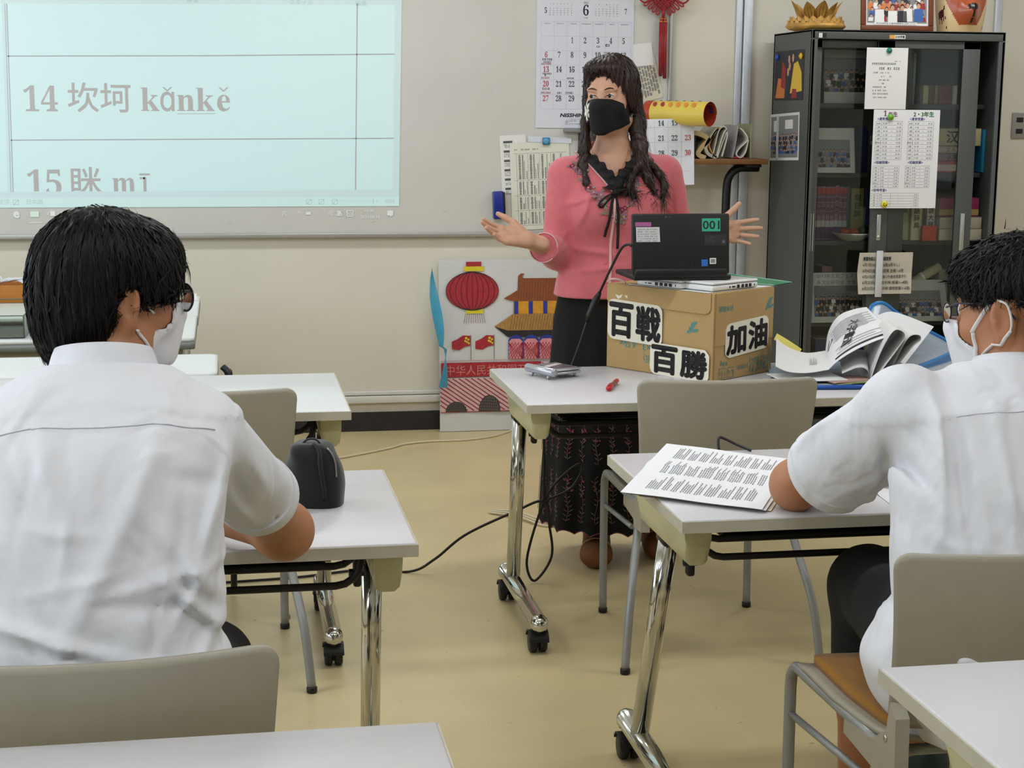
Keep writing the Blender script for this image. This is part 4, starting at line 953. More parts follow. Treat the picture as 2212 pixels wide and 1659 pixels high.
folded('folded_paper', 'first folded white sheet loop on the stand', 2.175, [(-.022, .006), (-.012, .06), (.004, .125), (.028, .142), (.038, .12), (.015, .05), (.0, .006)], .2, M_pap3)
folded('folded_paper', 'second narrow white sheet loop on the stand', 2.19, [(-.02, .005), (.0, .08), (.018, .125), (.027, .10), (.006, .01)], .2, M_pap3, t=.006)
folded('clear_sheet', 'grey folder standing between the white loops on the stand', 2.245, [(0, .004), (.014, .08), (.022, .15)], .2, mat('grey folder', (170, 168, 172), .5), t=.003)
folded('folded_paper', 'teardrop shaped white sheet loop at the right of the stand', 2.255, [(.022, .135), (.040, .12), (.058, .085), (.02, .045), (.008, .02), (.028, .006), (.05, .03), (.062, .085)], .2, M_pap3, t=.005)
folded('printed_card', 'olive printed card standing at the right end of the stand', 2.33, [(0, .004), (-.003, .08), (.0, .155)], .2, M_olive, t=.003)
folded('black_board', 'black board standing at the left end of the stand', 2.066, [(0, .004), (.0, .12)], .2, M_black, y0=SYF+.03, t=.02)
q = MB(); q.box((2.275, SYF+.05, SZ+.006), (.05, .05, .008), bev=.002); tag(q.build('red_card_case', mat('red plastic', (190, 34, 44), .4)), 'small red case under the teardrop sheet loop', 'case')
# ------------------------------------------------------------------ hand drawn poster leaning at the wall
PX0, PZ1 = .952, .786
po = thing('drawn_poster', 'large hand drawn poster of lantern and gate tower leaning on the wall', 'poster', (PX0, WALLY-.075, .002), (PI/2-.07, 0, 0))
PW = .80
b = MB(); b.grid(lambda u, v: (u*PW, v*.785, .004*math.sin(u*9+v*5)*math.sin(v*7+1)), 24, 24); b.build('sheet', mat('poster paper', (210, 210, 208), .42, bump=(5, .5, .02)), po)
b = MB(); b.box((PW/2, .39, -.012), (PW-.01, .77, .008)); b.build('backing_board', M_paperg, po)
s_ = .785/365.0             # metres for one picture unit of the drawing
def D(x, y): return ((x-950)*s_*.99, (928-y)*s_)
K = [mat('marker red', (166, 40, 50), .6, var=(40, .12)), mat('marker yellow', (214, 196, 40), .6, var=(40, .1)), mat('marker brown', (138, 76, 36), .6, var=(60, .2), stretch=(6, 1, 1)), mat('marker tan', (168, 126, 66), .6, var=(60, .25), stretch=(6, 1, 1)), mat('marker blue', (40, 54, 140), .6, var=(40, .12)), mat('marker orange', (206, 146, 40), .6, var=(40, .12)), mat('marker black', (40, 36, 36), .6), mat('marker pink', (214, 140, 146), .6, var=(40, .12)), mat('marker grey', (96, 90, 84), .6), mat('marker pencil', (126, 60, 60), .6)]
def shape(name, polys, z=.006):
    b = MB()
    for (pts, mi) in polys: b.poly([D(*p) for p in pts], z, mi)
    return b.build(name, K, po)
cx, cy = 1022, 629
lan = [(cx+57*math.cos(a)*(1-.10*abs(math.sin(a))**4), cy+41*math.sin(a)) for a in np.linspace(0, 2*PI, 40)[:-1]]
shape('drawn_lantern', [([(1009, 567), (1042, 567), (1042, 577), (1009, 577)], 0), ([(1004, 577), (1048, 577), (1048, 587), (1004, 587)], 1), ([(1008, 667), (1046, 667), (1046, 677), (1008, 677)], 1), (lan, 0)])
b = MB()
for k in range(-4, 5): b.line([D(cx+k*12.2*math.cos(t)*1.0+0, cy+41*math.sin(t)) for t in np.linspace(-1.45, 1.45, 9)], .0022, .0075, 6)
for k in range(10): b.line([D(1008+4.1*k+(k-5)*.2, 678), D(1003+5.2*k, 697)], .0018, .0075, 9)
b.line([D(*p) for p in lan+lan[:1]], .002, .0076, 6); b.build('lantern_line', K, po)
shape('drawn_tower', [([(1128, 593), (1122, 598), (1121, 628), (1106, 637), (1090, 646), (1105, 650), (1114, 652), (1290, 652), (1290, 603), (1134, 603), (1131, 600), (1136, 593)], 2), ([(1070, 705), (1112, 678), (1290, 678), (1290, 714), (1098, 714)], 3), ([(1070, 705), (1098, 714), (1290, 714), (1290, 728), (1099, 728)], 6), ([(1112, 652), (1290, 652), (1290, 679), (1112, 679)], 5)])
b = MB()
for x in range(1124, 1290, 6): b.line([D(x, 604), D(x-2, 651)], .0014, .0072, 9); b.line([D(x-14, 680), D(x-20, 713)], .0014, .0072, 9)
b.build('roof_line', K, po)['kind'] = 'stuff'
for k in range(5):
    x = 1113+32*k; shape('drawn_pillar', [([(x, 652), (x+9, 652), (x+9, 679), (x, 679)], 4)], .0074)
for k in range(5):
    x = 1100+34*k; shape('drawn_gate', [([(x, 775), (x+33, 775), (x+33, 735), (x+28, 727), (x+16, 723), (x+5, 727), (x, 735)], 4), ], .0074)
    shape('drawn_gate_door', [([(x+1, 775), (x+31, 775), (x+31, 738), (x+25, 726+6), (x+7, 726+6), (x+1, 738)], 7)], .0082)
    b = MB()
    for q in range(-3, 6): b.line([D(max(x+1, min(x+31, x+q*7)), 775 if x+q*7 >= x+1 else 775+(x+1-x-q*7)*-1.2), D(min(x+31, x+q*7+30), 740)], .0022, .0088, 0); b.line([D(min(x+31, x+q*7+30), 775), D(max(x+1, x+q*7), 740)], .0022, .0088, 0)
    b.build('lattice', K, po)
for k in (0, 1):
    x = 977+51*k; shape('drawn_flag', [([(x, 736), (x+12, 731), (x+24, 723), (x+40, 724), (x+40, 745), (x+28, 747), (x+16, 754), (x, 752)], 0)], .0074)
    b = MB(); b.line([D(x+41, 722), D(x+41, 775)], .002, .0076, 6)
    for (dx, dy, r) in [(31, 729, 3), (36, 732, 2.4), (33, 737, 2.6), (37, 740, 2.4), (29, 735, 2.4)]: disc(b, *D(x+dx, dy), r*s_, r*s_, .0079, 1, 6)
    b.build('flag_detail', K, po)
shape('drawn_banner', [([(953, 781), (1172, 781), (1172, 810), (953, 812)], 0)], .0074)
b = MB(); b.text('中华人民共和国万岁', .050, D(964, 806), 'l', .0086, width=.42); b.line([D(952, 777), D(1290, 776)], .0022, .0076); b.build('banner_lettering', mat('pale pencil', (206, 130, 120), .6), po)
b = MB(); b.poly([D(951, 814), D(1290, 812), D(1290, 886), D(951, 887)], .0070, 7); b.poly([D(1173, 782), D(1290, 782), D(1290, 812), D(1173, 812)], .0070, 7); b.build('drawn_wall', [K[0]]*7+[mat('pale pink wash', (208, 178, 176), .6)], po)
b = MB()
for k in range(-9, 30):
    xa, ya = 951+k*13.5, 815; xb, yb = xa+100, 884
    if xa < 951: ya += (951-xa)*.69; xa = 951
    if ya < 880: b.line([D(xa, ya), D(min(xb, 1288), yb if xb <= 1288 else yb-(xb-1288)*.69)], .0045, .0080, 0)
for k in range(8): b.line([D(1175+k*14, 783), D(1188+k*14, 806)], .0035, .0080, 9)
b.line([D(951, 887), D(1290, 885)], .003, .0082, 0); b.build('wall_hatching', K, po)
for (x, w, h) in ((985, 22, 21), (1058, 23, 34), (1137, 23, 34)):
    pts = [(x-w, 886)]+[(x+w*math.cos(a), 886-h*math.sin(a)) for a in np.linspace(PI, 0, 13)]+[(x+w, 886)]; shape('drawn_arch', [(pts, 8)], .0088)
    b = MB()
    for q in range(5): yy = 884-q*h/5.5; ww = w*math.sqrt(max(0, 1-((886-yy)/h)**2)); b.line([D(x-ww, yy), D(x+ww, yy+3)], .0018, .0094, 6)
    for q in range(-4, 5): ww = q*w/5; b.line([D(x+ww, 886), D(x+ww+4, 886-h*math.sqrt(max(0, 1-(ww/w)**2))*.95)], .0018, .0094, 6)
    b.line([D(*p) for p in pts], .003, .0096, 6); b.build('arch_line', K, po)
# blue plastic ribbon hanging at the left edge of the poster
M_rib = mat('blue plastic ribbon', (62, 156, 190), .25, trans=.25)
o = thing('blue_ribbon', 'twisted blue plastic ribbon hanging beside the poster', 'ribbon', (.945, WALLY-.06, .20))
b = MB(); b.grid(lambda u, v: (-.012+.045*(u-.5)*abs(math.cos(v*4.2+.5))+.018*math.sin(v*5)+(.028*(1-v) if v < .35 else 0), -.03-.02*math.sin(v*4)-.02*(u-.5)*math.sin(v*4.2)-.02*(1-v), .012+.55*v), 6, 40); b.build('strip', M_rib, o)
# ------------------------------------------------------------------ cardboard box with cut-out lettering
M_card = mat('kraft cardboard', (178, 146, 96), .8, var=(9, .05), bump=(90, .12, .001)); M_cardin = mat('cardboard edge', (150, 118, 74), .85)
BX = (1.352, 4.29); BR = math.radians(36); BH = .252; BL, BWd = .395, .29
bx = thing('cardboard_box', 'brown cardboard box with cut-out black characters under the laptop', 'box', (BX[0], BX[1], .7005), (0, 0, BR))
b = MB(); b.box((BWd/2, BL/2, BH/2), (BWd, BL, BH), bev=.003); b.build('carton', M_card, bx)
LEFT = Matrix(((0, 0, -1, 0), (-1, 0, 0, BL), (0, 1, 0, 0), (0, 0, 0, 1)))     # plane of the left face: u from the far corner, v up
RIGHT = Matrix(((1, 0, 0, 0), (0, 0, -1, 0), (0, 1, 0, 0), (0, 0, 0, 1)))
def onface(b, name, m, F, parent=bx):
    b.v = [tuple(F @ Vector(p)) for p in b.v]; return b.build(name, m, parent)
f = MB(); pl = [(.002, BH-.0005), (.002, BH-.050), (.012, BH-.055), (BL-.03, BH-.060), (BL-.016, BH-.055), (BL-.010, BH-.044), (BL-.010, BH-.0005)]; f.prism(list(reversed(pl)), .0005, .004); onface(f, 'lid_flap', M_card, LEFT)
f = MB(); f.prism([(.003, .10), (.012, .102), (BWd-.003, .102), (BWd-.003, BH-.001), (.003, BH-.001)], .0004, .0030); onface(f, 'side_flap', M_card, RIGHT)
f = MB(); f.line([(.0012, 0), (.0012, BH)], .004, .0042); onface(f, 'corner_seam', M_cardin, RIGHT)
M_cream = mat('cream cut paper', (226, 220, 200), .7); M_cut = mat('black cut paper', (24, 20, 21), .6); M_teal = mat('teal stencil ink', (86, 132, 124), .7)
def wobble(x0, y0, x1, y1, r, sk, seed):
    R = random.Random(seed); return [(p[0]+R.uniform(-.001, .001), p[1]+sk*(p[0]-x0)+R.uniform(-.001, .001)) for p in rrect(x0, y0, x1, y1, r, 6)]
def sticker(F, x0, y0, x1, y1, chars, sk, z, seed):
    b = MB(); b.prism(wobble(x0, y0, x1, y1, .022, sk, seed), z, z+.0008); s_ = onface(b, 'cut_out_label', M_cream, F)
    w = (x1-x0)/len(chars)
    for i, ch in enumerate(chars):
        g, _ = glyphs(ch); gw = np.ptp(g[:, 0]); gh = np.ptp(g[:, 1]); t = MB(); h = (y1-y0)*.80
        sz = h/gh; t.text(ch, sz, (0, 0), 'l', 0, width=w*.84, bold=.0042)
        vv = np.array(t.v); cx, cy = (vv[:, 0].min()+vv[:, 0].max())/2, (vv[:, 1].min()+vv[:, 1].max())/2; ox = x0+w*(i+.5); oy = (y0+y1)/2
        t.v = [(p[0]-cx+ox, p[1]-cy+oy+sk*(p[0]-cx+ox-x0), z+.0012+p[2]*.1) for p in t.v]; onface(t, 'cut_out_character', M_cut, F)
sticker(LEFT, .008, .088, .214, .208, '百戦', -.03, .0046, 1); sticker(LEFT, .172, -.0, .386, .094, '百勝', -.02, .0052, 2) ; sticker(RIGHT, .052, .062, .262, .160, '加油', .06, .0036, 3)
t = MB(); t.text('4.5kg', .030, (.115, .108-.02), 'l', .0006, flip=True, bold=.0004); t.text('×3', .030, (.168, .085), 'l', .0006, flip=True, bold=.0004); t.text('紙)', .026, (.175, .050), 'l', .0006, flip=True); onface(t, 'stencil_print', M_teal, LEFT)
t = MB(); t.text('日本製紙', .018, (.085, .213), 'l', .0036, flip=True, bold=.0003); t.text('B/4 1,000×3', .020, (.272, .052), 'l', .0010, flip=True); t.text('4.5kg', .017, (.07, .052), 'l', .0010, flip=True, bold=.0003); t.text('ひばり', .036, (.275, .036), 'l', .0010, flip=True, bold=.0004); t.text('(中質紙)', .016, (.17, .036), 'l', .0010, flip=True)
for x in (.03, .07): t.line([(x, .006), (x+.03, .006), (x+.03, .034), (x, .034), (x, .006)], .0016, .0010)
t.text('↑↑', .022, (.085, .012), 'c', .0010, flip=False); t.text('☂', .022, (.045, .010), 'c', .0010); onface(t, 'stencil_print', M_teal, RIGHT)
def leafmark(F, x, y, s, z):
    b = MB()
    for k, (dx, dy, a) in enumerate([(0, 0, .4), (.5, .8, .4), (-.5, -.8, .5), (.9, -.6, .3)]):
        pts = [(x+s*(dx+math.cos(a)*.9*math.cos(w)-math.sin(a)*.35*math.sin(w)), y+s*(dy+math.sin(a)*.9*math.cos(w)+math.cos(a)*.35*math.sin(w))) for w in np.linspace(0, 2*PI, 11)[:-1]]; b.poly(pts, z)
    onface(b, 'maker_mark', M_teal, F)
leafmark(LEFT, .318, .150, .014, .0006); leafmark(RIGHT, .262, .205, .014, .0036)
t = MB(); t.poly([(.033, .222), (.05, .218), (.062, .224), (.058, .214), (.045, .208)], .0045); t.poly([(.07, .222), (.082, .220), (.08, .212), (.074, .216)], .0045); onface(t, 'torn_patch', M_cream, LEFT)
# sheets, white docks and laptop on the box
ZB = .7005+BH
def stack_plate(name, label, cat, pts, z, m, t=.0012, part='sheet'):
    o = thing(name, label, cat, (0, 0, z)); b = MB(); b.prism(pts, 0, t); b.build(part, m, o); return o
stack_plate('paper_sheet', 'white sheet lying under the docks on the cardboard box', 'paper', [(1.34, 4.305), (1.60, 4.475), (1.56, 4.57), (1.30, 4.50), (1.17, 4.56)], ZB+.0005, M_paperw)
o = thing('green_folder', 'green clear folder on the right end of the cardboard box', 'folder', (0, 0, ZB+.002))
b = MB(); b.add([(1.50, 4.52, .002), (1.585, 4.46, .000), (1.655, 4.50, .004), (1.50, 4.77, .010), (1.45, 4.74, .010)], [(0, 1, 2, 3, 4)]); b.add([(1.50, 4.52, .0035), (1.585, 4.46, .0015), (1.655, 4.50, .0055), (1.50, 4.77, .0115), (1.45, 4.74, .0115)], [(0, 1, 2, 3, 4)]); b.build('sheet', mat('green plastic', (40, 134, 92), .3), o)
b = MB(); b.tube([(1.585, 4.46, .002), (1.50, 4.52, .004)], .0016, 6); b.tube([(1.655, 4.50, .0055), (1.50, 4.77, .0115)], .0016, 6); b.build('rim', mat('pale green plastic', (150, 196, 176), .3), o)
M_dock = mat('glossy white plastic', (232, 232, 228), .22)
def dock(label, x, y, rz, w, d, ports):
    o = thing('dock_station', label, 'dock', (x, y, ZB+.0025), (0, 0, rz), 'white docks on the box')
    MB().box((w/2, d/2, .0095), (w, d, .017), bev=.006, seg=3).build('lower_body', M_dock, o); MB().box((w/2, d/2, .0225), (w-.001, d-.001, .0075), bev=.0035, seg=3).build('lid', M_dock, o); MB().box((w/2, d/2, .0183), (w-.004, d-.004, .0015)).build('gap', M_inkg, o)
    for (px, pw, ph) in ports: MB().box((px, .0005, .0095), (pw, .004, ph)).build('port', M_ink, o)
    return o
dock('left white dock with row of sockets on the box', 1.185, 4.52, math.radians(-54), .165, .17, [(.035, .004, .003), (.05, .012, .003), (.075, .010, .009), (.092, .010, .009), (.109, .010, .009), (.126, .010, .009), (.145, .002, .006)])
dock('right white dock with row of sockets on the box', 1.353, 4.312, math.radians(33), .205, .155, [(.075, .003, .006), (.092, .013, .004), (.113, .010, .010), (.133, .010, .010), (.150, .010, .010), (.167, .010, .010), (.187, .002, .005)])
M_lap = mat('matte black laptop shell', (22, 22, 24), .42, bump=(500, .1, .0004)); M_lapk = mat('black laptop hinge', (13, 13, 14), .5)
ZL = ZB+.0295
lp = thing('laptop', 'black open laptop with a green 001 sticker seen from behind', 'laptop', (1.278, 4.375, ZL), (0, 0, .02))
MB().box((.006, .105, .008), (.29, .205, .014), bev=.004).build('base', M_lapk, lp)
MB().box((0, .012, .022), (.278, .030, .028), bev=.008).build('hinge_bar', M_lapk, lp)
scr = MB().box((0, 0, .09), (.290, .011, .172), bev=.005, seg=3).build('screen', M_lap, lp, loc=(0, .006, .014), rot=(-.10, 0, -.0))
def onscreen(b, name, m): b.v = [(p[0], -.0058-p[2], .09+p[1]) for p in b.v]; return b.build(name, m, scr)
b = MB(); b.rect(.062, .035, .117, .072, .0003); onscreen(b, 'number_sticker', mat('mint sticker', (52, 168, 136), .5)); b = MB(); b.text('001', .034, (.0895, .0415), 'c', .0006, bold=.0006, width=.049); onscreen(b, 'sticker_number', M_ink)
b = MB(); b.rect(-.135, .050, -.088, .062, .0003); onscreen(b, 'purple_label', mat('mauve label', (162, 92, 140), .5))
b = MB(); b.poly([(-.132, .006), (-.062, .006), (-.064, .048), (-.133, .048)], .0004); onscreen(b, 'asset_label', mat('grey white label', (200, 200, 200), .55))
b = MB(); [scribble(b, -.128, .040-.0065*i, -.07, 0, .0035, .0006, seed=60+i) for i in range(6)]; onscreen(b, 'label_print', M_inkg)['kind'] = 'stuff'
b = MB(); b.rect(.068, -.005, .135, .026, .0002); onscreen(b, 'serial_plate', mat('dark serial plate', (40, 40, 43), .5)); b = MB(); [scribble(b, .072, .018-.005*i, .10, 0, .003, .0004, seed=80+i) for i in range(4)]; b.rect(.122, .001, .131, .010, .0004); onscreen(b, 'serial_print', mat('grey etch', (86, 86, 90), .5))['kind'] = 'stuff'
b = MB(); b.rect(.060, -.064, .079, -.045, .0003); onscreen(b, 'processor_sticker', mat('blue sticker', (44, 106, 186), .4)); b = MB(); b.rect(.085, -.058, .104, -.041, .0003); onscreen(b, 'system_sticker', P_WH); b = MB(); b.rect(.088, -.055, .101, -.044, .0005); onscreen(b, 'sticker_emblem', P_GY)
b = MB(); b.line([(-.045, -.064), (-.004, -.064), (-.004, -.052), (-.045, -.052), (-.045, -.064)], .0008, .0002); [scribble(b, x, -.062, x+.014, 0, .010, .0002, seed=i) for i, x in enumerate((.004, .02, .037))]; scribble(b, -.045, -.048, .05, 0, .003, .0002, seed=9); onscreen(b, 'etched_mark', MATS['dark serial plate'])['kind'] = 'stuff'
b = MB(); disc(b, -.045, .076, .0025, .0025, .0003, 0); disc(b, -.033, .076, .0018, .0018, .0003, 0); onscreen(b, 'camera', MATS['grey etch'])
# pinkish ribbon caught on the box corner
q = MB().tube(bezier([(1.118, 4.604, ZB+.003), (1.13, 4.60, ZB+.012), (1.15, 4.585, ZB+.012), (1.165, 4.57, ZB+.004)]), .003, 8); tag(q.build('cord_end', mat('pale pink cord', (222, 196, 190), .7)), 'pale pink cord end lying on the far corner of the box', 'cord')
# ------------------------------------------------------------------ loose things on the tables
M_silver = mat('silver plastic', (176, 180, 184), .26, metal=.6); M_silver2 = mat('dark silver plate', (120, 122, 126), .3, metal=.6)
o = thing('folding_stand', 'silver folded gadget with round hinge on the table corner', 'gadget', (.858, 4.492, .7005), (0, 0, math.radians(-63)))
b = MB(); b.box((.06, .055, .0155), (.112, .10, .008), bev=.003); b.build('lower_plate', M_silver, o); b = MB(); b.box((.06, .057, .0245), (.112, .095, .007), bev=.003); b.build('upper_plate', M_silver, o); MB().box((.055, .06, .0288), (.09, .07, .0015)).build('cover', M_silver2, o)
MB().lathe([(.0, -.002), (.011, -.002), (.0125, .002), (.0125, .122), (.011, .126), (0, .126)], 20, M=Matrix.Translation((-.002, .0, .021)) @ Matrix.Rotation(PI/2, 4, 'Y')).build('hinge_barrel', M_silver, o)
MB().box((.06, .045, .031), (.018, .07, .004), bev=.002, rot=Euler((0, 0, .35))).build('clip', mat('pale plastic clip', (206, 196, 194), .4), o)
for x in (.022, .098): MB().tube([(x, .004, .012), (x, -.002, .006), (x, -.004, .0)], [.006, .005, .004], 10).build('foot', M_silver, o)
for x in (.022, .098): MB().tube([(x, .095, .012), (x, .095, .0)], [.005, .004], 10).build('foot', M_silver, o)
o = thing('marker_pen', 'red marker pen lying on the table beside the cardboard box', 'pen', (1.022, 4.18, .7085), (0, 0, math.radians(66)))
RX = Matrix.Rotation(PI/2, 4, 'Y')
MB().lathe([(0, 0), (.0055, .001), (.0078, .006), (.0078, .048), (.0070, .050)], 16, M=RX).build('cap', mat('red pen plastic', (188, 26, 34), .25), o); MB().lathe([(.0068, .050), (.0068, .100)], 16, M=RX).build('barrel_label', mat('pen label', (120, 78, 70), .35), o); MB().lathe([(.0068, .100), (.0072, .105), (.0070, .135), (.004, .139), (0, .139)], 16, M=RX).build('barrel', MATS['red pen plastic'], o)
MB().box((.022, 0, .0088), (.04, .005, .003), bev=.001).build('clip', MATS['red pen plastic'], o)
# --- heap of papers in and on a blue document case
def surf(fa, fb, nu, nv, b=None, mi=0):
    A = np.array(bezier(fa, 8)); B_ = np.array(bezier(fb, 8))
    def at(P_, u): x = u*(len(P_)-1); i = int(min(x, len(P_)-2)); t = x-i; return P_[i]*(1-t)+P_[i+1]*t
    return lambda u, v: tuple(at(A, u)*(1-v)+at(B_, u)*v)
def curved_sheet(name, label, fa, fb, m, t=.0012, nu=20, nv=6, group=None, cat='paper'):
    fn = surf(fa, fb, nu, nv); o = thing(name, label, cat, (0, 0, 0), group=group); b = MB(); b.grid(fn, nu, nv); b.grid(lambda u, v: tuple(Vector(fn(u, v))-Vector((0, 0, t))), nu, nv); b.build('sheet', m, o); return o, fn
def map_text(fn, body, size, u, v, su, sv, off=.002, rot=0.0, bold=0.0, flip=False):
    """lettering laid on a curved sheet; su, sv = sheet size along u and v."""
    b = MB(); b.text(body, size, (0, 0), 'l', 0, rot=rot, bold=bold, flip=flip); r = MB()
    for p in b.v: q = fn(min(1, max(0, u+p[0]/su)), min(1, max(0, v+p[1]/sv))); r.v.append((q[0], q[1]-off*.6, q[2]+off+p[2]*.1))
    r.f, r.mi, r.sm = b.f, b.mi, b.sm; return r
heap = 'papers heaped on the teacher table'
M_bluep = mat('blue plastic case', (36, 128, 200), .22, trans=.1); M_clear = mat('frosted clear plastic', (168, 182, 196), .25, alpha=.85); M_blued = mat('deep blue plastic case', (28, 80, 160), .25)
o = thing('document_case', 'open blue rimmed clear document case under the paper heap', 'document case', (0, 0, 0))
b = MB(); b.add([(1.535, 4.30, .7012), (1.60, 4.135, .7012), (1.79, 4.115, .7012), (1.98, 4.33, .7012), (1.85, 4.58, .7012), (1.60, 4.55, .7012)], [(0, 1, 2, 3, 4, 5)]); b.add([(1.535, 4.30, .706), (1.60, 4.135, .706), (1.79, 4.115, .706), (1.98, 4.33, .706), (1.85, 4.58, .706), (1.60, 4.55, .706)], [(0, 1, 2, 3, 4, 5)]); b.build('base', M_clear, o)
MB().tube([(1.537, 4.30, .7075), (1.60, 4.138, .7075), (1.79, 4.118, .7075), (1.98, 4.33, .7075)], .0065, 8).build('base_rim', M_blued, o)
rimp = [(1.957, 4.62, .835), (1.975, 4.65, .866), (2.015, 4.66, .873), (2.065, 4.67, .842), (2.15, 4.68, .795), (2.244, 4.69, .748), (2.256, 4.67, .730), (2.223, 4.60, .722), (2.09, 4.47, .714), (1.967, 4.35, .711), (1.87, 4.24, .709)]
rp = bezier(rimp, 5); MB().tube(rp, .007, 8).build('lid_rim', M_bluep, o)
b = MB(); n = len(rp); cvs = [(1.84, 4.36, .735)]+rp; b.add(cvs, [(0, i+1, i+2) for i in range(n-1)], 0, True); b.build('lid', M_clear, o)
b = MB(); b.grid(lambda u, v: tuple(Vector(rp[int(min(n-1, (.55+.45*u)*(n-1)))])+Vector((0, -.002, -.028*v+.004))), 20, 2); b.build('lid_side', M_bluep, o)
A1 = [(1.663, 4.20, .745), (1.692, 4.20, .771), (1.743, 4.20, .801), (1.804, 4.20, .826), (1.855, 4.20, .84)]; A2 = [(1.738, 4.42, .765), (1.777, 4.50, .812), (1.827, 4.55, .851), (1.896, 4.60, .864), (1.936, 4.60, .870)]
o, fn = curved_sheet('printed_sheet', 'curled sheet with black brush title on top of the paper heap', A1, A2, M_paperw, group=heap)
map_text(fn, '大字書道', .040, .62, .72, .24, .30, rot=PI/2+2.9-.2, bold=.0009, flip=False).build('brush_title', M_ink, o)
r = MB()
for i in range(14):
    v0 = .1+.06*i if i < 4 else .5+.035*(i-4)
    for u0, u1 in (((.25, .92) if i % 2 else (.3, .8)),):
        pts = [fn(u0+(u1-u0)*k/6, min(.98, v0)) for k in range(7)]
        for a, c in zip(pts[:-1], pts[1:]): d = .0016; r.add([(a[0], a[1]-.001, a[2]+.0012), (c[0], c[1]-.001, c[2]+.0012), (c[0], c[1]-.001+d*2, c[2]+.0012+d), (a[0], a[1]-.001+d*2, a[2]+.0012+d)], [(0, 1, 2, 3)])
r.build('printed_line', mat('light grey print', (176, 176, 178), .7), o)['kind'] = 'stuff'
r = MB(); pts = [fn(.2+.72*k/8, .07) for k in range(9)]; pt2 = [fn(.2+.72*k/8, .11) for k in range(9)]
for k in range(8): r.add([tuple(Vector(q)+Vector((0, -.001, .0015))) for q in (pts[k], pts[k+1], pt2[k+1], pt2[k])], [(0, 1, 2, 3)])
r.build('black_rule', M_ink, o); map_text(fn, '乙', .05, .1, .62, .24, .30, rot=.3, bold=.0012).build('brush_mark', M_ink, o)
B1 = [(1.663, 4.20, .745), (1.60, 4.20, .737), (1.545, 4.205, .741), (1.510, 4.21, .756)]; B2 = [(1.738, 4.42, .765), (1.676, 4.42, .760), (1.618, 4.42, .780), (1.583, 4.415, .806)]
o, fn = curved_sheet('printed_sheet', 'white page curling up at the left against the box', B1, B2, M_paper, group=heap)
r = MB(); [map_text(fn, '一二三目日田十', .008, .30, .25+.07*i, .16, .23, rot=0, flip=True) for i in range(0)]
for i in range(9):
    q0, q1 = fn(.18+.012*i, .35), fn(.18+.012*i+.006*(i % 3), .62+.05*(i % 4)); q2 = fn(.205+.012*i, .35); r.add([tuple(Vector(q)+Vector((0, 0, .0015))) for q in (q0, q1, fn(.188+.012*i, .62), fn(.188+.012*i, .35))], [(0, 1, 2, 3)])
r.build('printed_line', MATS['light grey print'], o)['kind'] = 'stuff'
curved_sheet('yellow_sheet', 'yellow sheet edge sticking up behind the left page', [(1.582, 4.432, .800), (1.62, 4.43, .778), (1.66, 4.43, .757)], [(1.594, 4.442, .816), (1.63, 4.44, .795), (1.672, 4.44, .768)], mat('yellow paper', (226, 212, 104), .6), group=heap)
curved_sheet('paper_sheet', 'white sheet with two punched holes standing behind the heap', [(1.83, 4.28, .775), (1.88, 4.28, .765), (1.925, 4.28, .742)], [(1.952, 4.55, .851), (2.03, 4.60, .853), (2.16, 4.60, .806)], M_paperw, group=heap)
for nm, lb, pf in (('folded_paper', 'inner folded page loop at the right of the heap', [(1.783, 4.15, .7105), (1.801, 4.15, .748), (1.839, 4.15, .800), (1.865, 4.15, .841), (1.85, 4.15, .860), (1.827, 4.15, .856), (1.80, 4.16, .80), (1.775, 4.17, .7105)]), ('folded_paper', 'outer folded page loop at the right of the heap', [(1.812, 4.175, .7105), (1.848, 4.18, .742), (1.901, 4.18, .807), (1.926, 4.18, .829), (1.918, 4.18, .842), (1.89, 4.18, .836), (1.86, 4.18, .782), (1.83, 4.18, .7105)])):
    curved_sheet(nm, lb, pf, [(q[0]+.05, q[1]+.20, q[2]*.98+.018) for q in pf], M_paper, nu=30, group=heap)
curved_sheet('paper_sheet', 'grey shaded page bent under the brush title sheet', [(1.70, 4.19, .735), (1.745, 4.185, .752), (1.77, 4.18, .745), (1.775, 4.178, .720)], [(1.76, 4.36, .745), (1.80, 4.37, .77), (1.84, 4.36, .77), (1.85, 4.35, .72)], M_paper, group=heap)
for i, (c, n, z, dx, rz) in enumerate([((214, 212, 206), 'lowest white', .7072, -.02, .12), ((206, 206, 200), 'second white', .7098, .0, -.08), ((196, 196, 130), 'olive yellow', .7124, .10, .22), ((168, 176, 128), 'pale green', .7150, .115, .12), ((188, 150, 140), 'pinkish', .7176, .085, .30), ((226, 226, 224), 'topmost white', .7202, -.015, .02)]):
    q = MB(); q.rrplate(.095 if i in (0, 1, 5) else .07, .07 if i in (0, 1, 5) else .04, .003, .0022, 8, 8, M=Matrix.Translation((1.625+dx, 4.225 if i in (0, 1, 5) else 4.19, z+.0008)) @ Matrix.Rotation(rz, 4, 'Z')); tag(q.build('booklet', mat('booklet %d' % i, c, .6)), '%s booklet in the low pile beneath the curled pages' % n, 'booklet', 'booklets under the heap')
q = MB(); q.box((2.0, 4.42, .706), (.10, .05, .010), bev=.003, rot=Euler((0, 0, .5))); tag(q.build('black_case', M_black), 'flat black case on the table right of the blue document case', 'case')
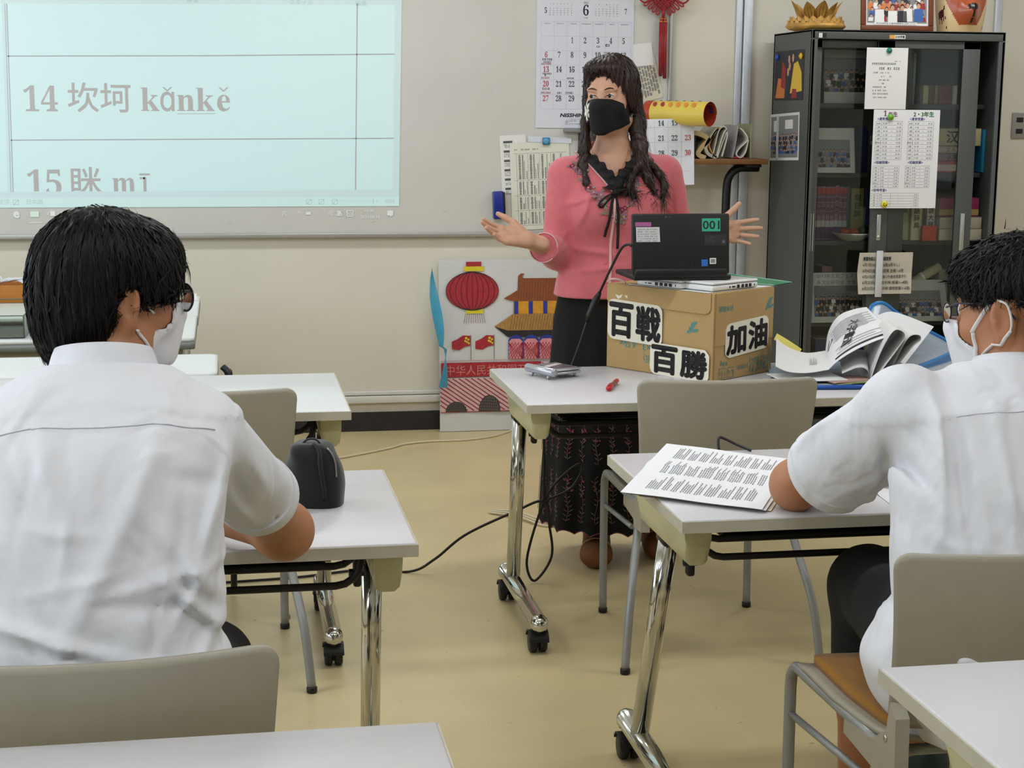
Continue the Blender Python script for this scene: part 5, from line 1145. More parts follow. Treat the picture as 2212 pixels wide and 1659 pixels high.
# --- sheets on the right student's table
def page(label, pts, z, lines=True, m=M_paperw, name='handout'):
    o = thing(name, label, 'handout', (0, 0, z), group='handouts on the right table'); fa = [pts[0], pts[1]]; nu, nv = 16, 12
    def fn(u, v):
        a = Vector(pts[0]).lerp(Vector(pts[1]), u); c = Vector(pts[3]).lerp(Vector(pts[2]), u); p = a.lerp(c, v); return (p.x, p.y, .0035*math.exp(-((v-.55)/.05)**2)+.0012*math.sin(u*5)**2+.0004)
    b = MB(); b.grid(fn, nu, nv*2); b.grid(lambda u, v: tuple(Vector(fn(u, v))-Vector((0, 0, .0004))), nu, nv); b.build('sheet', m, o)
    if lines:
        r = MB(); R = random.Random(12)
        for (v0, v1) in ((.10, .36), (.40, .66), (.70, .94)):
            u = .14
            while u < .88:
                n = R.randint(3, 6)
                for k in range(n):
                    if u > .9: break
                    ve = v0+(v1-v0)*R.uniform(.45, 1.0); vv = v0+R.uniform(0, .02)
                    while vv < ve:
                        vn = min(ve, vv+R.uniform(.016, .03)); P_ = [fn(u, vv), fn(u+.0075, vv), fn(u+.0075, vn), fn(u, vn)]; r.add([(q[0], q[1], q[2]+.0006) for q in P_], [(0, 1, 2, 3)]); vv = vn+.006
                    u += .0165
                u += .018
        r.build('printed_line', mat('handout print', (138, 138, 142), .7), o)['kind'] = 'stuff'
    return o
TZ = .7004
page('lowest sheet of the printed stack, cream edge showing at the right', [(.80, 3.00), (1.02, 2.84), (1.235, 3.245), (1.01, 3.44)], TZ, False, M_paperc)
page('middle white sheet of the printed stack on the right table', [(.775, 3.01), (1.007, 2.832), (1.226, 3.242), (1.00, 3.462)], TZ+.0035, False)
page('top printed handout with three blocks of lines on the right table', [(.765, 3.01), (.998, 2.828), (1.216, 3.245), (.985, 3.455)], TZ+.007)
page('white sheet beside the stack, partly under the student sleeve', [(1.19, 3.19), (1.40, 3.10), (1.50, 3.30), (1.26, 3.36)], TZ, False)
page('lined sheet under the arm of the student on the right', [(1.27, 2.83), (1.50, 2.82), (1.52, 3.04), (1.29, 3.05)], TZ, True)
q = MB().tube(bezier([(1.092, 3.40, .702), (1.095, 3.415, .722), (1.105, 3.42, .725), (1.135, 3.40, .712), (1.16, 3.375, .703)]), .0032, 8); tag(q.build('lanyard', M_black), 'short black lanyard loop behind the printed stack', 'lanyard')
# --- pencil case on the left table
M_cloth = mat('black woven cloth', (11, 12, 15), .85, bump=(300, .4, .001), sheen=.3); M_zip = mat('zip tape', (26, 28, 32), .6)
pc = thing('pencil_case', 'black upright fabric pencil case on the left table', 'pencil case', (.164, 3.035, .7005), (0, 0, -.25))
def case_pt(u, v):
    a = u*2*PI; h = v; w = .056*(1-.60*h**2.2)*(.93+.07*math.sin(min(1, h*6)*PI/2)); d = .047*(1-.45*h**2.6)*(.92+.08*math.sin(min(1, h*6)*PI/2)); n = 2.8
    c, s = math.cos(a), math.sin(a); x = math.copysign(abs(c)**(2/n), c)*w; y = math.copysign(abs(s)**(2/n), s)*d
    cr = .0025*math.sin(a*3+h*7)*math.sin(h*PI)
    return (x+cr-.012*h, y+cr, .122*math.sin(h*PI/2)**.75 if h > 0 else 0)
b = MB(); b.grid(case_pt, 48, 24, closed_u=True); k = len(b.v); b.v.append((-.012, 0, .123)); b.f += [(24*48+i, 24*48+(i+1) % 48, k) for i in range(48)]; b.mi += [0]*48; b.sm += [True]*48; b.build('body', M_cloth, pc)
for off, r_, m in ((-.010, .0022, M_zip), (.0, .0016, M_black), (.012, .0022, M_zip)):
    pts = []
    for t in np.linspace(.05, .95, 24): a = -PI/2+.35+off*4; v = t; p = Vector(case_pt((a % (2*PI))/(2*PI), v)); pts.append(tuple(p*1.012))
    MB().tube(pts, r_*1.4, 6).build('zip', m, pc)
pts = [tuple(Vector(case_pt(((-.62+.03*math.sin(t*3)) % (2*PI))/(2*PI), t))*1.02) for t in np.linspace(.25, .72, 10)]; MB().tube(pts, .0022, 6).build('zip_pull', mat('steel zip pull', (150, 150, 150), .3, metal=.9), pc)
MB().tube(bezier([(-.03, -.01, .112), (-.015, -.012, .128), (.004, -.012, .128), (.016, -.012, .112)]), .004, 8, flat=.5).build('handle_loop', M_cloth, pc)
q = MB().box((.155, 4.483, .0055), (.014, .018, .011), bev=.003); tag(q.build('eraser_bit', mat('mauve eraser', (150, 130, 140), .7)), 'tiny mauve eraser piece on the floor under the left tables', 'eraser')
# ------------------------------------------------------------------ cables
M_cab = mat('black cable', (22, 16, 18), .45); M_wcab = mat('off-white cable', (214, 200, 168), .5)
o = thing('power_cable', 'black cable hanging from the laptop, looping behind the table to the floor', 'cable', (0, 0, 0))
MB().tube(bezier([(1.150, 4.385, 1.083), (1.132, 4.395, 1.085), (1.118, 4.44, 1.07), (1.112, 4.56, .99), (1.112, 4.68, .915)]), .0038, 8).build('lead', M_cab, o); MB().box((1.143, 4.388, 1.083), (.03, .012, .010), bev=.003).build('plug', M_cab, o)
MB().tube([(1.113, 4.68, .916), (1.105, 4.69, .895), (1.085, 4.695, .845), (1.078, 4.695, .825)], [.006, .011, .010, .005], 12).build('adapter', M_black, o)
MB().tube(bezier([(1.078, 4.695, .825), (1.045, 4.70, .72), (1.0, 4.71, .60), (.958, 4.72, .50), (.956, 4.72, .38), (.957, 4.72, .268), (.975, 4.72, .27), (1.04, 4.72, .30), (1.076, 4.72, .358), (1.06, 4.72, .375), (.998, 4.72, .325), (.957, 4.72, .262), (.917, 4.72, .140), (.904, 4.72, .058), (.93, 4.72, .008), (.982, 4.72, .082), (.975, 4.72, .18), (.955, 4.72, .262), (.862, 4.74, .225), (.72, 4.79, .145), (.63, 4.83, .06), (.556, 4.885, .006), (.40, 4.93, .005), (.20, 4.88, .005), (-.1, 4.85, .005)], 7), .0042, 8).build('cord', M_cab, o)
o = thing('floor_cable', 'off-white cable running across the floor along the wall', 'cable', (0, 0, 0)); MB().tube(bezier([(.20, 6.50, .005), (.449, 6.606, .005), (.682, 6.775, .005), (.753, 6.85, .005), (.87, 6.895, .005), (1.027, 6.905, .005), (1.16, 6.96, .005), (1.25, 7.05, .005), (1.30, 7.06, .03), (1.33, 7.06, .10)], 8), .0045, 8).build('cord', M_wcab, o)
o = thing('floor_cable', 'pale cable bundle behind the left leg of the teacher table', 'cable', (0, 0, 0))
for k in range(3): MB().tube(bezier([(.93+.01*k, 5.6, .005+.004*k), (1.02, 5.5+.02*k, .012+.004*k), (1.10, 5.38+.02*k, .005+.006*k), (1.22, 5.40, .005)]), .004, 8).build('cord', M_wcab, o)
# ------------------------------------------------------------------ tables along the left of the back wall
M_gedge = mat('grey metal edge', (128, 134, 132), .4, metal=.2); M_apron = mat('beige apron', (150, 142, 120), .6); M_dark = mat('dark modesty panel', (62, 64, 66), .6)
def side_table(label, x1, y0, y1, w, z=.70, r=.02, panel=True):
    o = thing('work_table', label, 'table', (x1-w, y0, 0)); d = y1-y0
    MB().rrplate(w/2, d/2, r, .012, 12, 12, M=Matrix.Translation((w/2, d/2, z-.006))).build('tabletop', M_topw, o); MB().rrplate(w/2+.001, d/2+.001, r, .026, 12, 12, M=Matrix.Translation((w/2, d/2, z-.0255))).build('edge_band', M_gedge, o)
    MB().box((w/2, .05, z-.062), (w-.08, .03, .045)).build('apron', M_apron, o)
    if panel: MB().box((w/2, .09, z-.23), (w-.12, .015, .29)).build('front_panel', M_dark, o)
    for x in (.06, w-.06):
        for y in (.06, d-.06): MB().tube([(x, y, 0), (x, y, z-.04)], .018, 12).build('leg', M_chrome, o)
    return o
side_table('white table with rounded corner behind the left student', -.030, 4.63, 5.012, 1.3, r=.03, panel=False)
side_table('white work table with the clear acrylic case on it', -.108, 5.375, 5.955, 1.6); side_table('white work table against the back wall carrying the orange tray', -.106, 5.975, 6.62, 1.6, z=.698)
b = MB(); b.tube(bezier([(-.015, 4.75, .70), (.0, 4.74, .68), (.004, 4.73, .62), (.004, 4.72, 0.01)]), .010, 10); tag(b.build('coat_stand_bar', M_black), 'black bent tube frame beside the white rounded table', 'frame')
M_acr = thin_glass('clear acrylic', (246, 250, 247), 1.3); o = thing('acrylic_case', 'low clear acrylic case on the white work table', 'case', (-.90, 5.43, .7008))
for (c, d) in [((.12, .001, .037), (.24, .003, .074)), ((.12, .49, .037), (.24, .003, .074)), ((.239, .245, .037), (.003, .49, .074)), ((.001, .245, .037), (.003, .49, .074)), ((.12, .245, .002), (.24, .49, .003))]: MB().box(c, d).build('panel', M_acr, o)
b = MB()
for p in ([(.238, .001, 0), (.238, .001, .075)], [(0, .001, .075), (.238, .001, .075), (.238, .49, .075), (0, .49, .075)], [(.238, .001, .001), (0, .001, .001)]): b.tube(p, .0016, 6)
b.build('edge', mat('acrylic edge', (110, 122, 112), .3), o)
M_oran = mat('orange brown wood', (172, 108, 38), .5, var=(12, .12), stretch=(1, 6, 6)); o = thing('wooden_tray', 'orange brown wooden tray full of white leads', 'tray', (-1.05, 6.45, .699))
for (c, d) in [((.16, .005, .034), (.32, .010, .068)), ((.16, .155, .034), (.32, .010, .068)), ((.005, .08, .034), (.010, .15, .068)), ((.315, .08, .034), (.010, .15, .068)), ((.16, .08, .004), (.32, .15, .008))]: MB().box(c, d, bev=.002).build('board', M_oran, o)
MB().lathe([(.006, 0), (.005, .002), (0, .0025)], 12, M=Matrix.Translation((.175, -.0005, .055)) @ Matrix.Rotation(PI/2, 4, 'X')).build('screw', M_chrome, o)
for k in range(5):
    q = MB().tube(bezier([(-1.02+.03*k, 6.50+.01*k, .765), (-.96+.02*k, 6.55, .785+.006*(k % 3)), (-.90+.01*k, 6.48+.015*k, .775), (-.84+.02*k, 6.54, .786), (-.78+.006*k, 6.52, .766)]), .004, 8); tag(q.build('white_lead', mat('white lead', (212, 214, 220), .4)), ['first', 'second', 'third', 'fourth', 'fifth'][k]+' white coiled lead lying in the orange brown tray', 'lead', 'white leads in the tray')
q = MB(); q.lathe([(0, 0), (.009, .001), (.0105, .006), (.0105, .05), (.007, .06), (0, .062)], 14, M=Matrix.Translation((-.556, 5.44, .7115)) @ Matrix.Rotation(PI/2, 4, 'X') @ Matrix.Rotation(.3, 4, 'Y')); tag(q.build('highlighter', mat('magenta plastic', (196, 60, 160), .35)), 'magenta highlighter cap at the edge of the white work table', 'highlighter')
q = MB(); q.box((-.555, 5.53, .7015), (.07, .12, .001)); tag(q.build('note_card', M_paperw), 'small white card beside the magenta highlighter', 'card'); q = MB(); q.box((-.585, 5.46, .7012), (.10, .10, .0008)); tag(q.build('grey_card', M_paperg), 'grey card under the small white card', 'card')
q = MB(); q.box((-.13, 6.46, .712), (.03, .004, .028), rot=Euler((-.3, 0, .3))); tag(q.build('note_card', M_paperw), 'tiny white folded card at the corner of the back work table', 'card')
# ------------------------------------------------------------------ figures: smooth implicit surfaces turned into meshes
def V3(*a): return np.array(a, np.float32)
def vlen(p): return np.sqrt((p*p).sum(-1))
def smin(a, b, k): h = np.clip(.5+.5*(b-a)/k, 0, 1); return b*(1-h)+a*h-k*h*(1-h)
def smax(a, b, k): return -smin(-a, -b, k)
def ell(p, c, r):
    q = (p-np.asarray(c, np.float32)); r = np.asarray(r, np.float32); k0 = vlen(q/r); k1 = vlen(q/(r*r)); return k0*(k0-1)/np.maximum(k1, 1e-6)
def cone(p, a, b, r1, r2, flat=None):
    """round cone; flat=(axis vector, factor) squeezes the section along that axis."""
    a = np.asarray(a, np.float32); b = np.asarray(b, np.float32)
    ba = b-a; pa = p-a; h = np.clip((pa@ba)/float(ba@ba), 0, 1); d = pa-h[..., None]*ba
    if flat is not None:
        n = np.asarray(flat[0], np.float32); n = n/np.linalg.norm(n); dn = d@n; d = d+(dn*(1/flat[1]-1))[..., None]*n
    return (vlen(d)-(r1+(r2-r1)*h))*(flat[1]**.5 if flat is not None else 1)
def chain(p, pts, rs, k):
    d = None
    for i in range(len(pts)-1):
        e = cone(p, pts[i], pts[i+1], rs[i], rs[i+1]); d = e if d is None else smin(d, e, k)
    return d
def loft(p, tab, n=2.4):
    """upright body of superellipse sections; tab rows (z, cx, cy, a, b)."""
    T = np.asarray(tab, np.float32); z = np.clip(p[..., 2], T[0, 0], T[-1, 0])
    # smooth interpolation on a fine table
    zz = np.linspace(T[0, 0], T[-1, 0], 160); cols = []
    for j in range(1, 5):
        y = np.interp(zz, T[:, 0], T[:, j]); k = np.ones(9)/9; yp = np.pad(y, 4, 'edge'); cols.append(np.interp(z, zz, np.convolve(yp, k, 'valid')))
    x = np.abs(p[..., 0]-cols[0])/cols[2]; y = np.abs(p[..., 1]-cols[1])/cols[3]
    r = (x**n+y**n+1e-9)**(1/n); d = (r-1)*np.minimum(cols[2], cols[3])*.9
    dz = np.maximum(T[0, 0]-p[..., 2], p[..., 2]-T[-1, 0]); return np.where(dz > 0, np.sqrt(np.maximum(d, 0)**2+dz**2), np.maximum(d, dz))
def plane(p, c, n): n = np.asarray(n, np.float32); return (p-np.asarray(c, np.float32))@(n/np.linalg.norm(n))
def nets(f, lo, hi, h):
    """naive surface nets: (verts, quads) of f = 0."""
    lo = np.asarray(lo, float); n = np.maximum(np.ceil((np.asarray(hi, float)-lo)/h).astype(int)+1, 3)
    ax = [lo[i]+h*np.arange(n[i]) for i in range(3)]
    B_ = 4; nb = -(-n//B_); cc = [lo[i]+h*(B_*np.arange(nb[i])+(B_-1)/2) for i in range(3)]; CG = np.stack(np.meshgrid(*cc, indexing='ij'), -1).astype(np.float32)
    Vc = f(CG.reshape(-1, 3)).reshape(nb); V = np.repeat(np.repeat(np.repeat(np.where(Vc < 0, -1, 1), B_, 0), B_, 1), B_, 2).astype(np.float32); near = np.argwhere(np.abs(Vc) < h*(B_-1)*.87*1.7+.010)
    if len(near):
        off = np.stack(np.meshgrid(*[np.arange(B_)]*3, indexing='ij'), -1).reshape(-1, 3); I = (near[:, None]*B_+off[None]).reshape(-1, 3); V[tuple(I.T)] = f((lo+h*I).astype(np.float32))
    V = V[:n[0], :n[1], :n[2]]
    S = V < 0; c = tuple(n-1); acc = np.zeros(c+(3,), np.float32); cnt = np.zeros(c, np.float32)
    for a in range(3):
        o = [(1, 2), (0, 2), (0, 1)][a]
        for i in (0, 1):
            for j in (0, 1):
                sl = [slice(0, c[0]), slice(0, c[1]), slice(0, c[2])]
                sl[o[0]] = slice(i, i+c[o[0]]); sl[o[1]] = slice(j, j+c[o[1]]); s0 = list(sl); s1 = list(sl); s0[a] = slice(0, c[a]); s1[a] = slice(1, c[a]+1)
                v0, v1 = V[tuple(s0)], V[tuple(s1)]; m = S[tuple(s0)] != S[tuple(s1)]; t = np.where(m, v0/np.where(m, v0-v1, 1), 0)
                e = np.zeros(c+(3,), np.float32); e[..., a] = t; e[..., o[0]] = i; e[..., o[1]] = j; acc += e*m[..., None]; cnt += m
    on = cnt > 0; idx = -np.ones(c, int); idx[on] = np.arange(on.sum()); base = np.argwhere(on); P = lo+h*(base+acc[on]/cnt[on][:, None]); F = []
    for a in range(3):
        o = [(1, 2), (2, 0), (0, 1)][a]
        s0 = [slice(1, c[k]) for k in range(3)]; s0[a] = slice(0, c[a]); s1 = list(s0); s1[a] = slice(1, c[a]+1)
        A, B = S[tuple(s0)], S[tuple(s1)]; m = np.argwhere(A != B)
        if len(m) == 0: continue
        flip = A[tuple(m.T)]; q = m.copy(); q[:, o[0]] += 1; q[:, o[1]] += 1
        def cell(d0, d1): r = q.copy(); r[:, o[0]] -= d0; r[:, o[1]] -= d1; return idx[tuple(r.T)]
        Q = np.stack([cell(1, 1), cell(0, 1), cell(0, 0), cell(1, 0)], 1); Q[~flip] = Q[~flip][:, ::-1]; F.append(Q[(Q >= 0).all(1)])
    return P, np.concatenate(F)
def relax(P, F, it=2, w=.5):
    P = P.copy(); e = np.concatenate([F[:, [0, 1]], F[:, [1, 2]], F[:, [2, 3]], F[:, [3, 0]]]); n = len(P)
    for _ in range(it):
        s = np.zeros_like(P); c = np.zeros(n)
        for k in range(3): s[:, k] = np.bincount(e[:, 0], P[e[:, 1], k], n)+np.bincount(e[:, 1], P[e[:, 0], k], n)
        c = np.bincount(e[:, 0], minlength=n)+np.bincount(e[:, 1], minlength=n); P = P*(1-w)+w*s/np.maximum(c, 1)[:, None]
    return P
def skin_mesh(parts, name, mats, parent=None, it=1):
    """parts: list of (f, lo, hi, h, material index); joined into one mesh object."""
    b = MB()
    for (f, lo, hi, h, mi) in parts:
        P, F = nets(f, lo, hi, h); P = relax(P, F, it); b.arr(P, F.tolist(), mi, True)
    return b.build(name, mats, parent)
def grad(f, P, e=.002):
    g = np.stack([f(P+np.array(d)*e)-f(P-np.array(d)*e) for d in np.eye(3)], -1); return g/np.maximum(vlen(g), 1e-9)[:, None]
def project(f, P, it=6):
    P = np.asarray(P, float).copy()
    for _ in range(it): P = P-grad(f, P)*np.clip(f(P), -.03, .03)[:, None]
    return P
class Frame:
    """local frame: x to the person's right, y forward, z up."""
    def __init__(s, c, yaw=0, pitch=0, roll=0, sc=1.0):
        s.c = np.asarray(c, float); s.R = np.array((Euler((pitch, roll, yaw), 'YXZ').to_matrix() if False else (Matrix.Rotation(yaw, 3, 'Z') @ Matrix.Rotation(pitch, 3, 'X') @ Matrix.Rotation(roll, 3, 'Y')))); s.sc = sc
    def loc(s, p): return ((p-s.c)@s.R/s.sc).astype(np.float32)
    def wld(s, q): return (np.asarray(q, float)*s.sc)@s.R.T+s.c
    def f(s, g): return lambda p: g(s.loc(p))*s.sc
def head_f(q, female=False, slit=False, earsc=1.0):
    d = ell(q, (0, -.012, .036), (.0745, .096, .086)); d = smin(d, ell(q, (0, .030, -.026), (.0625 if not female else .060, .066, .088)), .030)
    d = smin(d, ell(q, (0, .056, -.092), (.026, .026, .020)), .030)
    ax = np.abs(q[..., 0]); m = np.stack([ax, q[..., 1], q[..., 2]], -1)
    d = smin(d, ell(m, (.040, .060, -.028), (.026, .028, .024)), .020); d = smin(d, ell(m, (.048, .0, -.070), (.020, .034, .026)), .025)   # cheek, jaw corner
    d = smin(d, ell(m, (.026, .082, .028), (.026, .012, .010)), .014)                                                          # brow
    d = smax(d, -ell(m, (.031, .103, .009), (.020, .016, .0115)), .008)                                                         # eye hollow
    d = smin(d, ell(m, (.031, .0775, .0075), (.0165, .0125, .0135)), .004)                                                      # lids over the eyeball
    if slit: d = smax(d, -ell(m, (.031, .094, .0060), (.0142, .0095, .0038)), .0015)
    n = cone(q, (0, .090, .012), (0, .108, -.024), .0065, .0105); n = smin(n, ell(m, (.011, .098, -.028), (.008, .010, .007)), .006); d = smin(d, n, .010)
    d = smin(d, ell(q, (0, .088, -.056), (.024, .012, .010)), .010); d = smax(d, -ell(q, (0, .104, -.0565), (.022, .006, .0016)), .003)
    # ears
    e = (m-np.array([.078, -.012, -.008], np.float32))/earsc; c_, s_ = math.cos(.45), math.sin(.45); e = np.stack([e[..., 0]*c_-e[..., 1]*(-s_)*-1, e[..., 0]*(-s_)*-1+e[..., 1]*c_, e[..., 2]], -1)
    ear = ell(e, (0, 0, .003), (.0085, .0195, .031)); ear = smin(ear, ell(e, (-.001, .003, -.024), (.007, .010, .011)), .008)
    ear = smax(ear, -ell(e, (.010, .003, .003), (.0085, .0125, .022)), .005); ear = smin(ear, ell(e, (.002, .011, -.004), (.005, .004, .007)), .004)
    d = smin(d, ear*earsc, .006); return d
def hand_joints(curl=.25, spread=.10, thumb=((.022, .024, .006), (.050, .046, .012), (.078, .060, .014), (.100, .066, .012)), curls=None):
    """finger joint positions in the hand frame: x to the finger tips, y to the thumb side, z out of the palm."""
    F = []
    for i, (mx, my, ln, r) in enumerate([(.088, .026, .072, .0088), (.092, .006, .080, .0090), (.088, -.014, .074, .0086), (.079, -.032, .058, .0076)]):
        a = spread*(1.1-.75*i); p = np.array([mx, my, 0.0]); pts = [p]; th = 0; cu = curls[i] if curls else curl
        for k, s in enumerate((.46, .30, .24)):
            th += cu*(.55, 1.0, .7)[k]; dv = np.array([math.cos(th)*math.cos(a), math.cos(th)*math.sin(a), math.sin(th)]); p = p+dv*ln*s; pts.append(p)
        F.append((pts, [r, r*.94, r*.86, r*.74]))
    return F, [np.array(t) for t in thumb]
def hand_f(q, J, sc=1.0):
    F, T = J; q = q/sc; d = None
    for i, (pts, rs) in enumerate(F):
        w = np.array([.004, pts[0][1]*.55, -.001]); e = cone(q, w, pts[0], .0135, .0118); d = e if d is None else smin(d, e, .014)
    d = smin(d, ell(q, (.036, .024, .007), (.034, .017, .015)), .012); d = smin(d, ell(q, (.034, -.022, .006), (.034, .015, .014)), .012)
    d = smin(d, cone(q, (-.055, 0, 0), (.012, 0, -.001), .0255, .0240, ((0, 0, 1), .72)), .018)
    for (pts, rs) in F: d = smin(d, chain(q, pts, rs, .002), .0045)
    d = smin(d, chain(q, T, [.0155, .0122, .0102, .0082], .004), .008); return d*sc
class Hand:
    def __init__(s, wrist, f, n, left, J, sc=1.0):
        f = np.asarray(f, float); f /= np.linalg.norm(f); n = np.asarray(n, float); n = n-f*(n@f); n /= np.linalg.norm(n); t = np.cross(f, n)*(-1 if left else 1)
        s.R = np.stack([f, t, n], 1); s.c = np.asarray(wrist, float); s.J = J; s.sc = sc
    def f(s, p): return hand_f(((p-s.c)@s.R).astype(np.float32), s.J, s.sc)
    def wld(s, q): return (np.asarray(q, float)*s.sc)@s.R.T+s.c
    def box(s, m=.025):
        P = [s.wld(p) for (pts, _) in s.J[0] for p in pts]+[s.wld(p) for p in s.J[1]]+[s.wld((-.06, 0, 0)), s.wld((0, .03, 0)), s.wld((0, -.03, 0))]; P = np.array(P); return P.min(0)-m, P.max(0)+m
def strands(f, roots, dirs, name, m, parent, steps=8, step=.018, w=.0016, off=.0012, grav=.5, seed=0, free=0.0, wave=0.0):
    """thin tapering hair ribbons that lie on the surface f = 0 and follow dirs + gravity."""
    R = np.random.default_rng(seed); P = project(f, roots); N = len(P); D = np.asarray(dirs, float).copy(); path = [P+grad(f, P)*off]
    ln = step*R.uniform(.7, 1.3, N); ph = R.uniform(0, 6.28, N)
    for k in range(steps):
        g = grad(f, P); D = D+np.array([0, 0, -grav])*.25+R.normal(0, .05, D.shape); D = D-g*((D*g).sum(1))[:, None]*(1 if k < steps*(1-free) else .2); D /= np.maximum(vlen(D), 1e-6)[:, None]
        P = P+D*ln[:, None]
        if wave: P = P+np.cross(D, g)*(wave*np.sin(ph+k*1.3))[:, None]
        if k < steps*(1-free):
            dd = f(P); P = P-g*np.clip(dd, -.02, .02)[:, None]
        path.append(P+grad(f, P)*off*(1+.8*R.random(N))[:, None])
    path = np.array(path); T = np.gradient(path, axis=0); g0 = np.array([grad(f, p) for p in path]); S = np.cross(T, g0); S /= np.maximum(vlen(S), 1e-9)[..., None]
    ws = w*np.array([.6]+[1.0]*(steps-2)+[.55, .08])[:, None, None]*R.uniform(.6, 1.3, N)[None, :, None]; A, B = path-S*ws/2, path+S*ws/2
    vs = np.stack([A, B], 2).transpose(1, 0, 2, 3).reshape(-1, 3); n1 = steps+1; q = []
    for k in range(steps): q.append([2*k, 2*k+1, 2*k+3, 2*k+2])
    q = np.array(q); F = (q[None]+(np.arange(N)*2*n1)[:, None, None]).reshape(-1, 4); b = MB(); b.arr(vs, F.tolist(), 0, True); return b.build(name, m, parent)
def fold(p, c, d, n, L_, W_, amp):
    """a soft cloth ridge along d through c, seen across n."""
    c = np.asarray(c, np.float32); d = np.asarray(d, np.float32); d = d/np.linalg.norm(d); n = np.asarray(n, np.float32); n = n-d*(n@d); n = n/np.linalg.norm(n); q = p-c; return amp*np.exp(-(q@d/L_)**2-(q@n/W_)**2)

M_skinT = mat('light skin', (206, 158, 130), .5, var=(40, .05), bump=(400, .12, .0006)); M_skinS = mat('tan skin', (178, 122, 86), .5, var=(30, .05), bump=(300, .12, .0006))
M_hairT = mat('dark brown hair', (50, 34, 28), .42, var=(60, .35), stretch=(6, 6, 1)); M_hairS = mat('black hair', (9, 8, 9), .5, var=(60, .3), stretch=(6, 6, 1), spec=.28)
M_eye = mat('eye white', (222, 214, 206), .25); M_iris = mat('dark iris', (30, 18, 14), .15); M_brow = mat('brow hair', (74, 50, 40), .8); M_lip = mat('lip', (170, 96, 86), .5)
M_shirt = mat('white cotton shirt', (224, 225, 230), .8, bump=(15, .42, .012))
def shirt_weave():
    nt = M_shirt.node_tree; b = nt.nodes['Principled BSDF']; N = nt.nodes.new; LK = nt.links.new; tc = N('ShaderNodeTexCoord'); old = b.inputs['Normal'].links[0].from_node
    mp = N('ShaderNodeMapping'); mp.inputs['Scale'].default_value = (1, 1, .45); mp.inputs['Rotation'].default_value = (.3, .6, .2); LK(tc.outputs['Object'], mp.inputs['Vector'])
    n = N('ShaderNodeTexNoise'); n.inputs['Scale'].default_value = 6.5; n.inputs['Detail'].default_value = 2; n.inputs['Distortion'].default_value = 1.2; LK(mp.outputs['Vector'], n.inputs['Vector'])
    b2 = N('ShaderNodeBump'); b2.inputs['Strength'].default_value = .6; b2.inputs['Distance'].default_value = .035; LK(n.outputs['Fac'], b2.inputs['Height']); LK(b2.outputs['Normal'], old.inputs['Normal'])
shirt_weave()
M_trous = mat('black school trousers', (20, 21, 25), .8, bump=(200, .2, .001)); M_maskw = mat('white mask fabric', (226, 224, 226), .8, bump=(120, .15, .001)); M_elastic = mat('white elastic', (232, 228, 224), .7)
M_lens = thin_glass('spectacle lens', (252, 253, 253), 1.2); M_spec = mat('dark spectacle frame', (26, 26, 32), .25)
def eyes(fr, parent, look=(0, 0)):
    for s in (-1, 1):
        c = np.array([s*.031, .0765, .0075]); o = MB(); Mx_ = Matrix.Translation(Vector(fr.wld(c))) @ Matrix(fr.R.tolist()).to_4x4()
        o.lathe([(0, -.0138)]+[(.0138*math.sin(a), -.0138*math.cos(a)) for a in np.linspace(.2, PI-.2, 10)]+[(0, .0138)], 16, mi=0, M=Mx_)
        dirv = Vector((look[0], 1, look[1])).normalized(); k = dirv.to_track_quat('Z', 'Y').to_matrix().to_4x4(); o.lathe([(.0062, .0126), (.005, .0137), (0, .0142)], 14, mi=1, M=Mx_ @ k); o.build('eye', [M_eye, M_iris], parent)
def opening_f(d, m, s): return d
def spectacles(fr, parent, r=.021, thick=.0016, zc=.004, yc=.108, round_=True, mat_=None, tempz=.012):
    o = bpy.data.objects.new('spectacles', None); mat_ = mat_ or M_spec; b = MB()
    for s in (-1, 1):
        ring = []
        for a in np.linspace(0, 2*PI, 25)[:-1]:
            x = math.cos(a)*r*1.12; z = math.sin(a)*r*(.94 if math.sin(a) > 0 else 1.0)
            if math.sin(a) > 0: z *= .92
            ring.append(tuple(fr.wld((s*.033+x, yc-.25*abs(s*.033+x)**1.2*.6, zc+z))))
        b.tube(ring, thick, 6, closed=True); hx = s*(.033+r*1.12); b.tube([tuple(fr.wld((hx, yc-.012, zc+.010))), tuple(fr.wld((s*.071, .075, tempz+.002))), tuple(fr.wld((s*.080, .005, tempz))), tuple(fr.wld((s*.079, -.018, tempz-.006))), tuple(fr.wld((s*.077, -.034, tempz-.028)))], [thick*1.2, thick, thick, thick*1.1, thick*1.2], 6)
    b.tube([tuple(fr.wld((-.011, yc-.002, zc+.006))), tuple(fr.wld((0, yc+.002, zc+.009))), tuple(fr.wld((.011, yc-.002, zc+.006)))], thick, 6)
    g = b.build('spectacle_frame', mat_, parent)
    for s in (-1, 1):
        l = MB(); pts = [tuple(fr.wld((s*.033+math.cos(a)*r*1.08, yc-.25*abs(s*.033+math.cos(a)*r*1.08)**1.2*.6, zc+math.sin(a)*r*.92))) for a in np.linspace(0, 2*PI, 21)[:-1]]; pts2 = [tuple(np.array(q)+fr.R[:, 1]*.0012) for q in pts]; l.add(pts+pts2, [tuple(range(19, -1, -1)), tuple(range(20, 40))], 0); l.build('lens', M_lens, g)
    return g

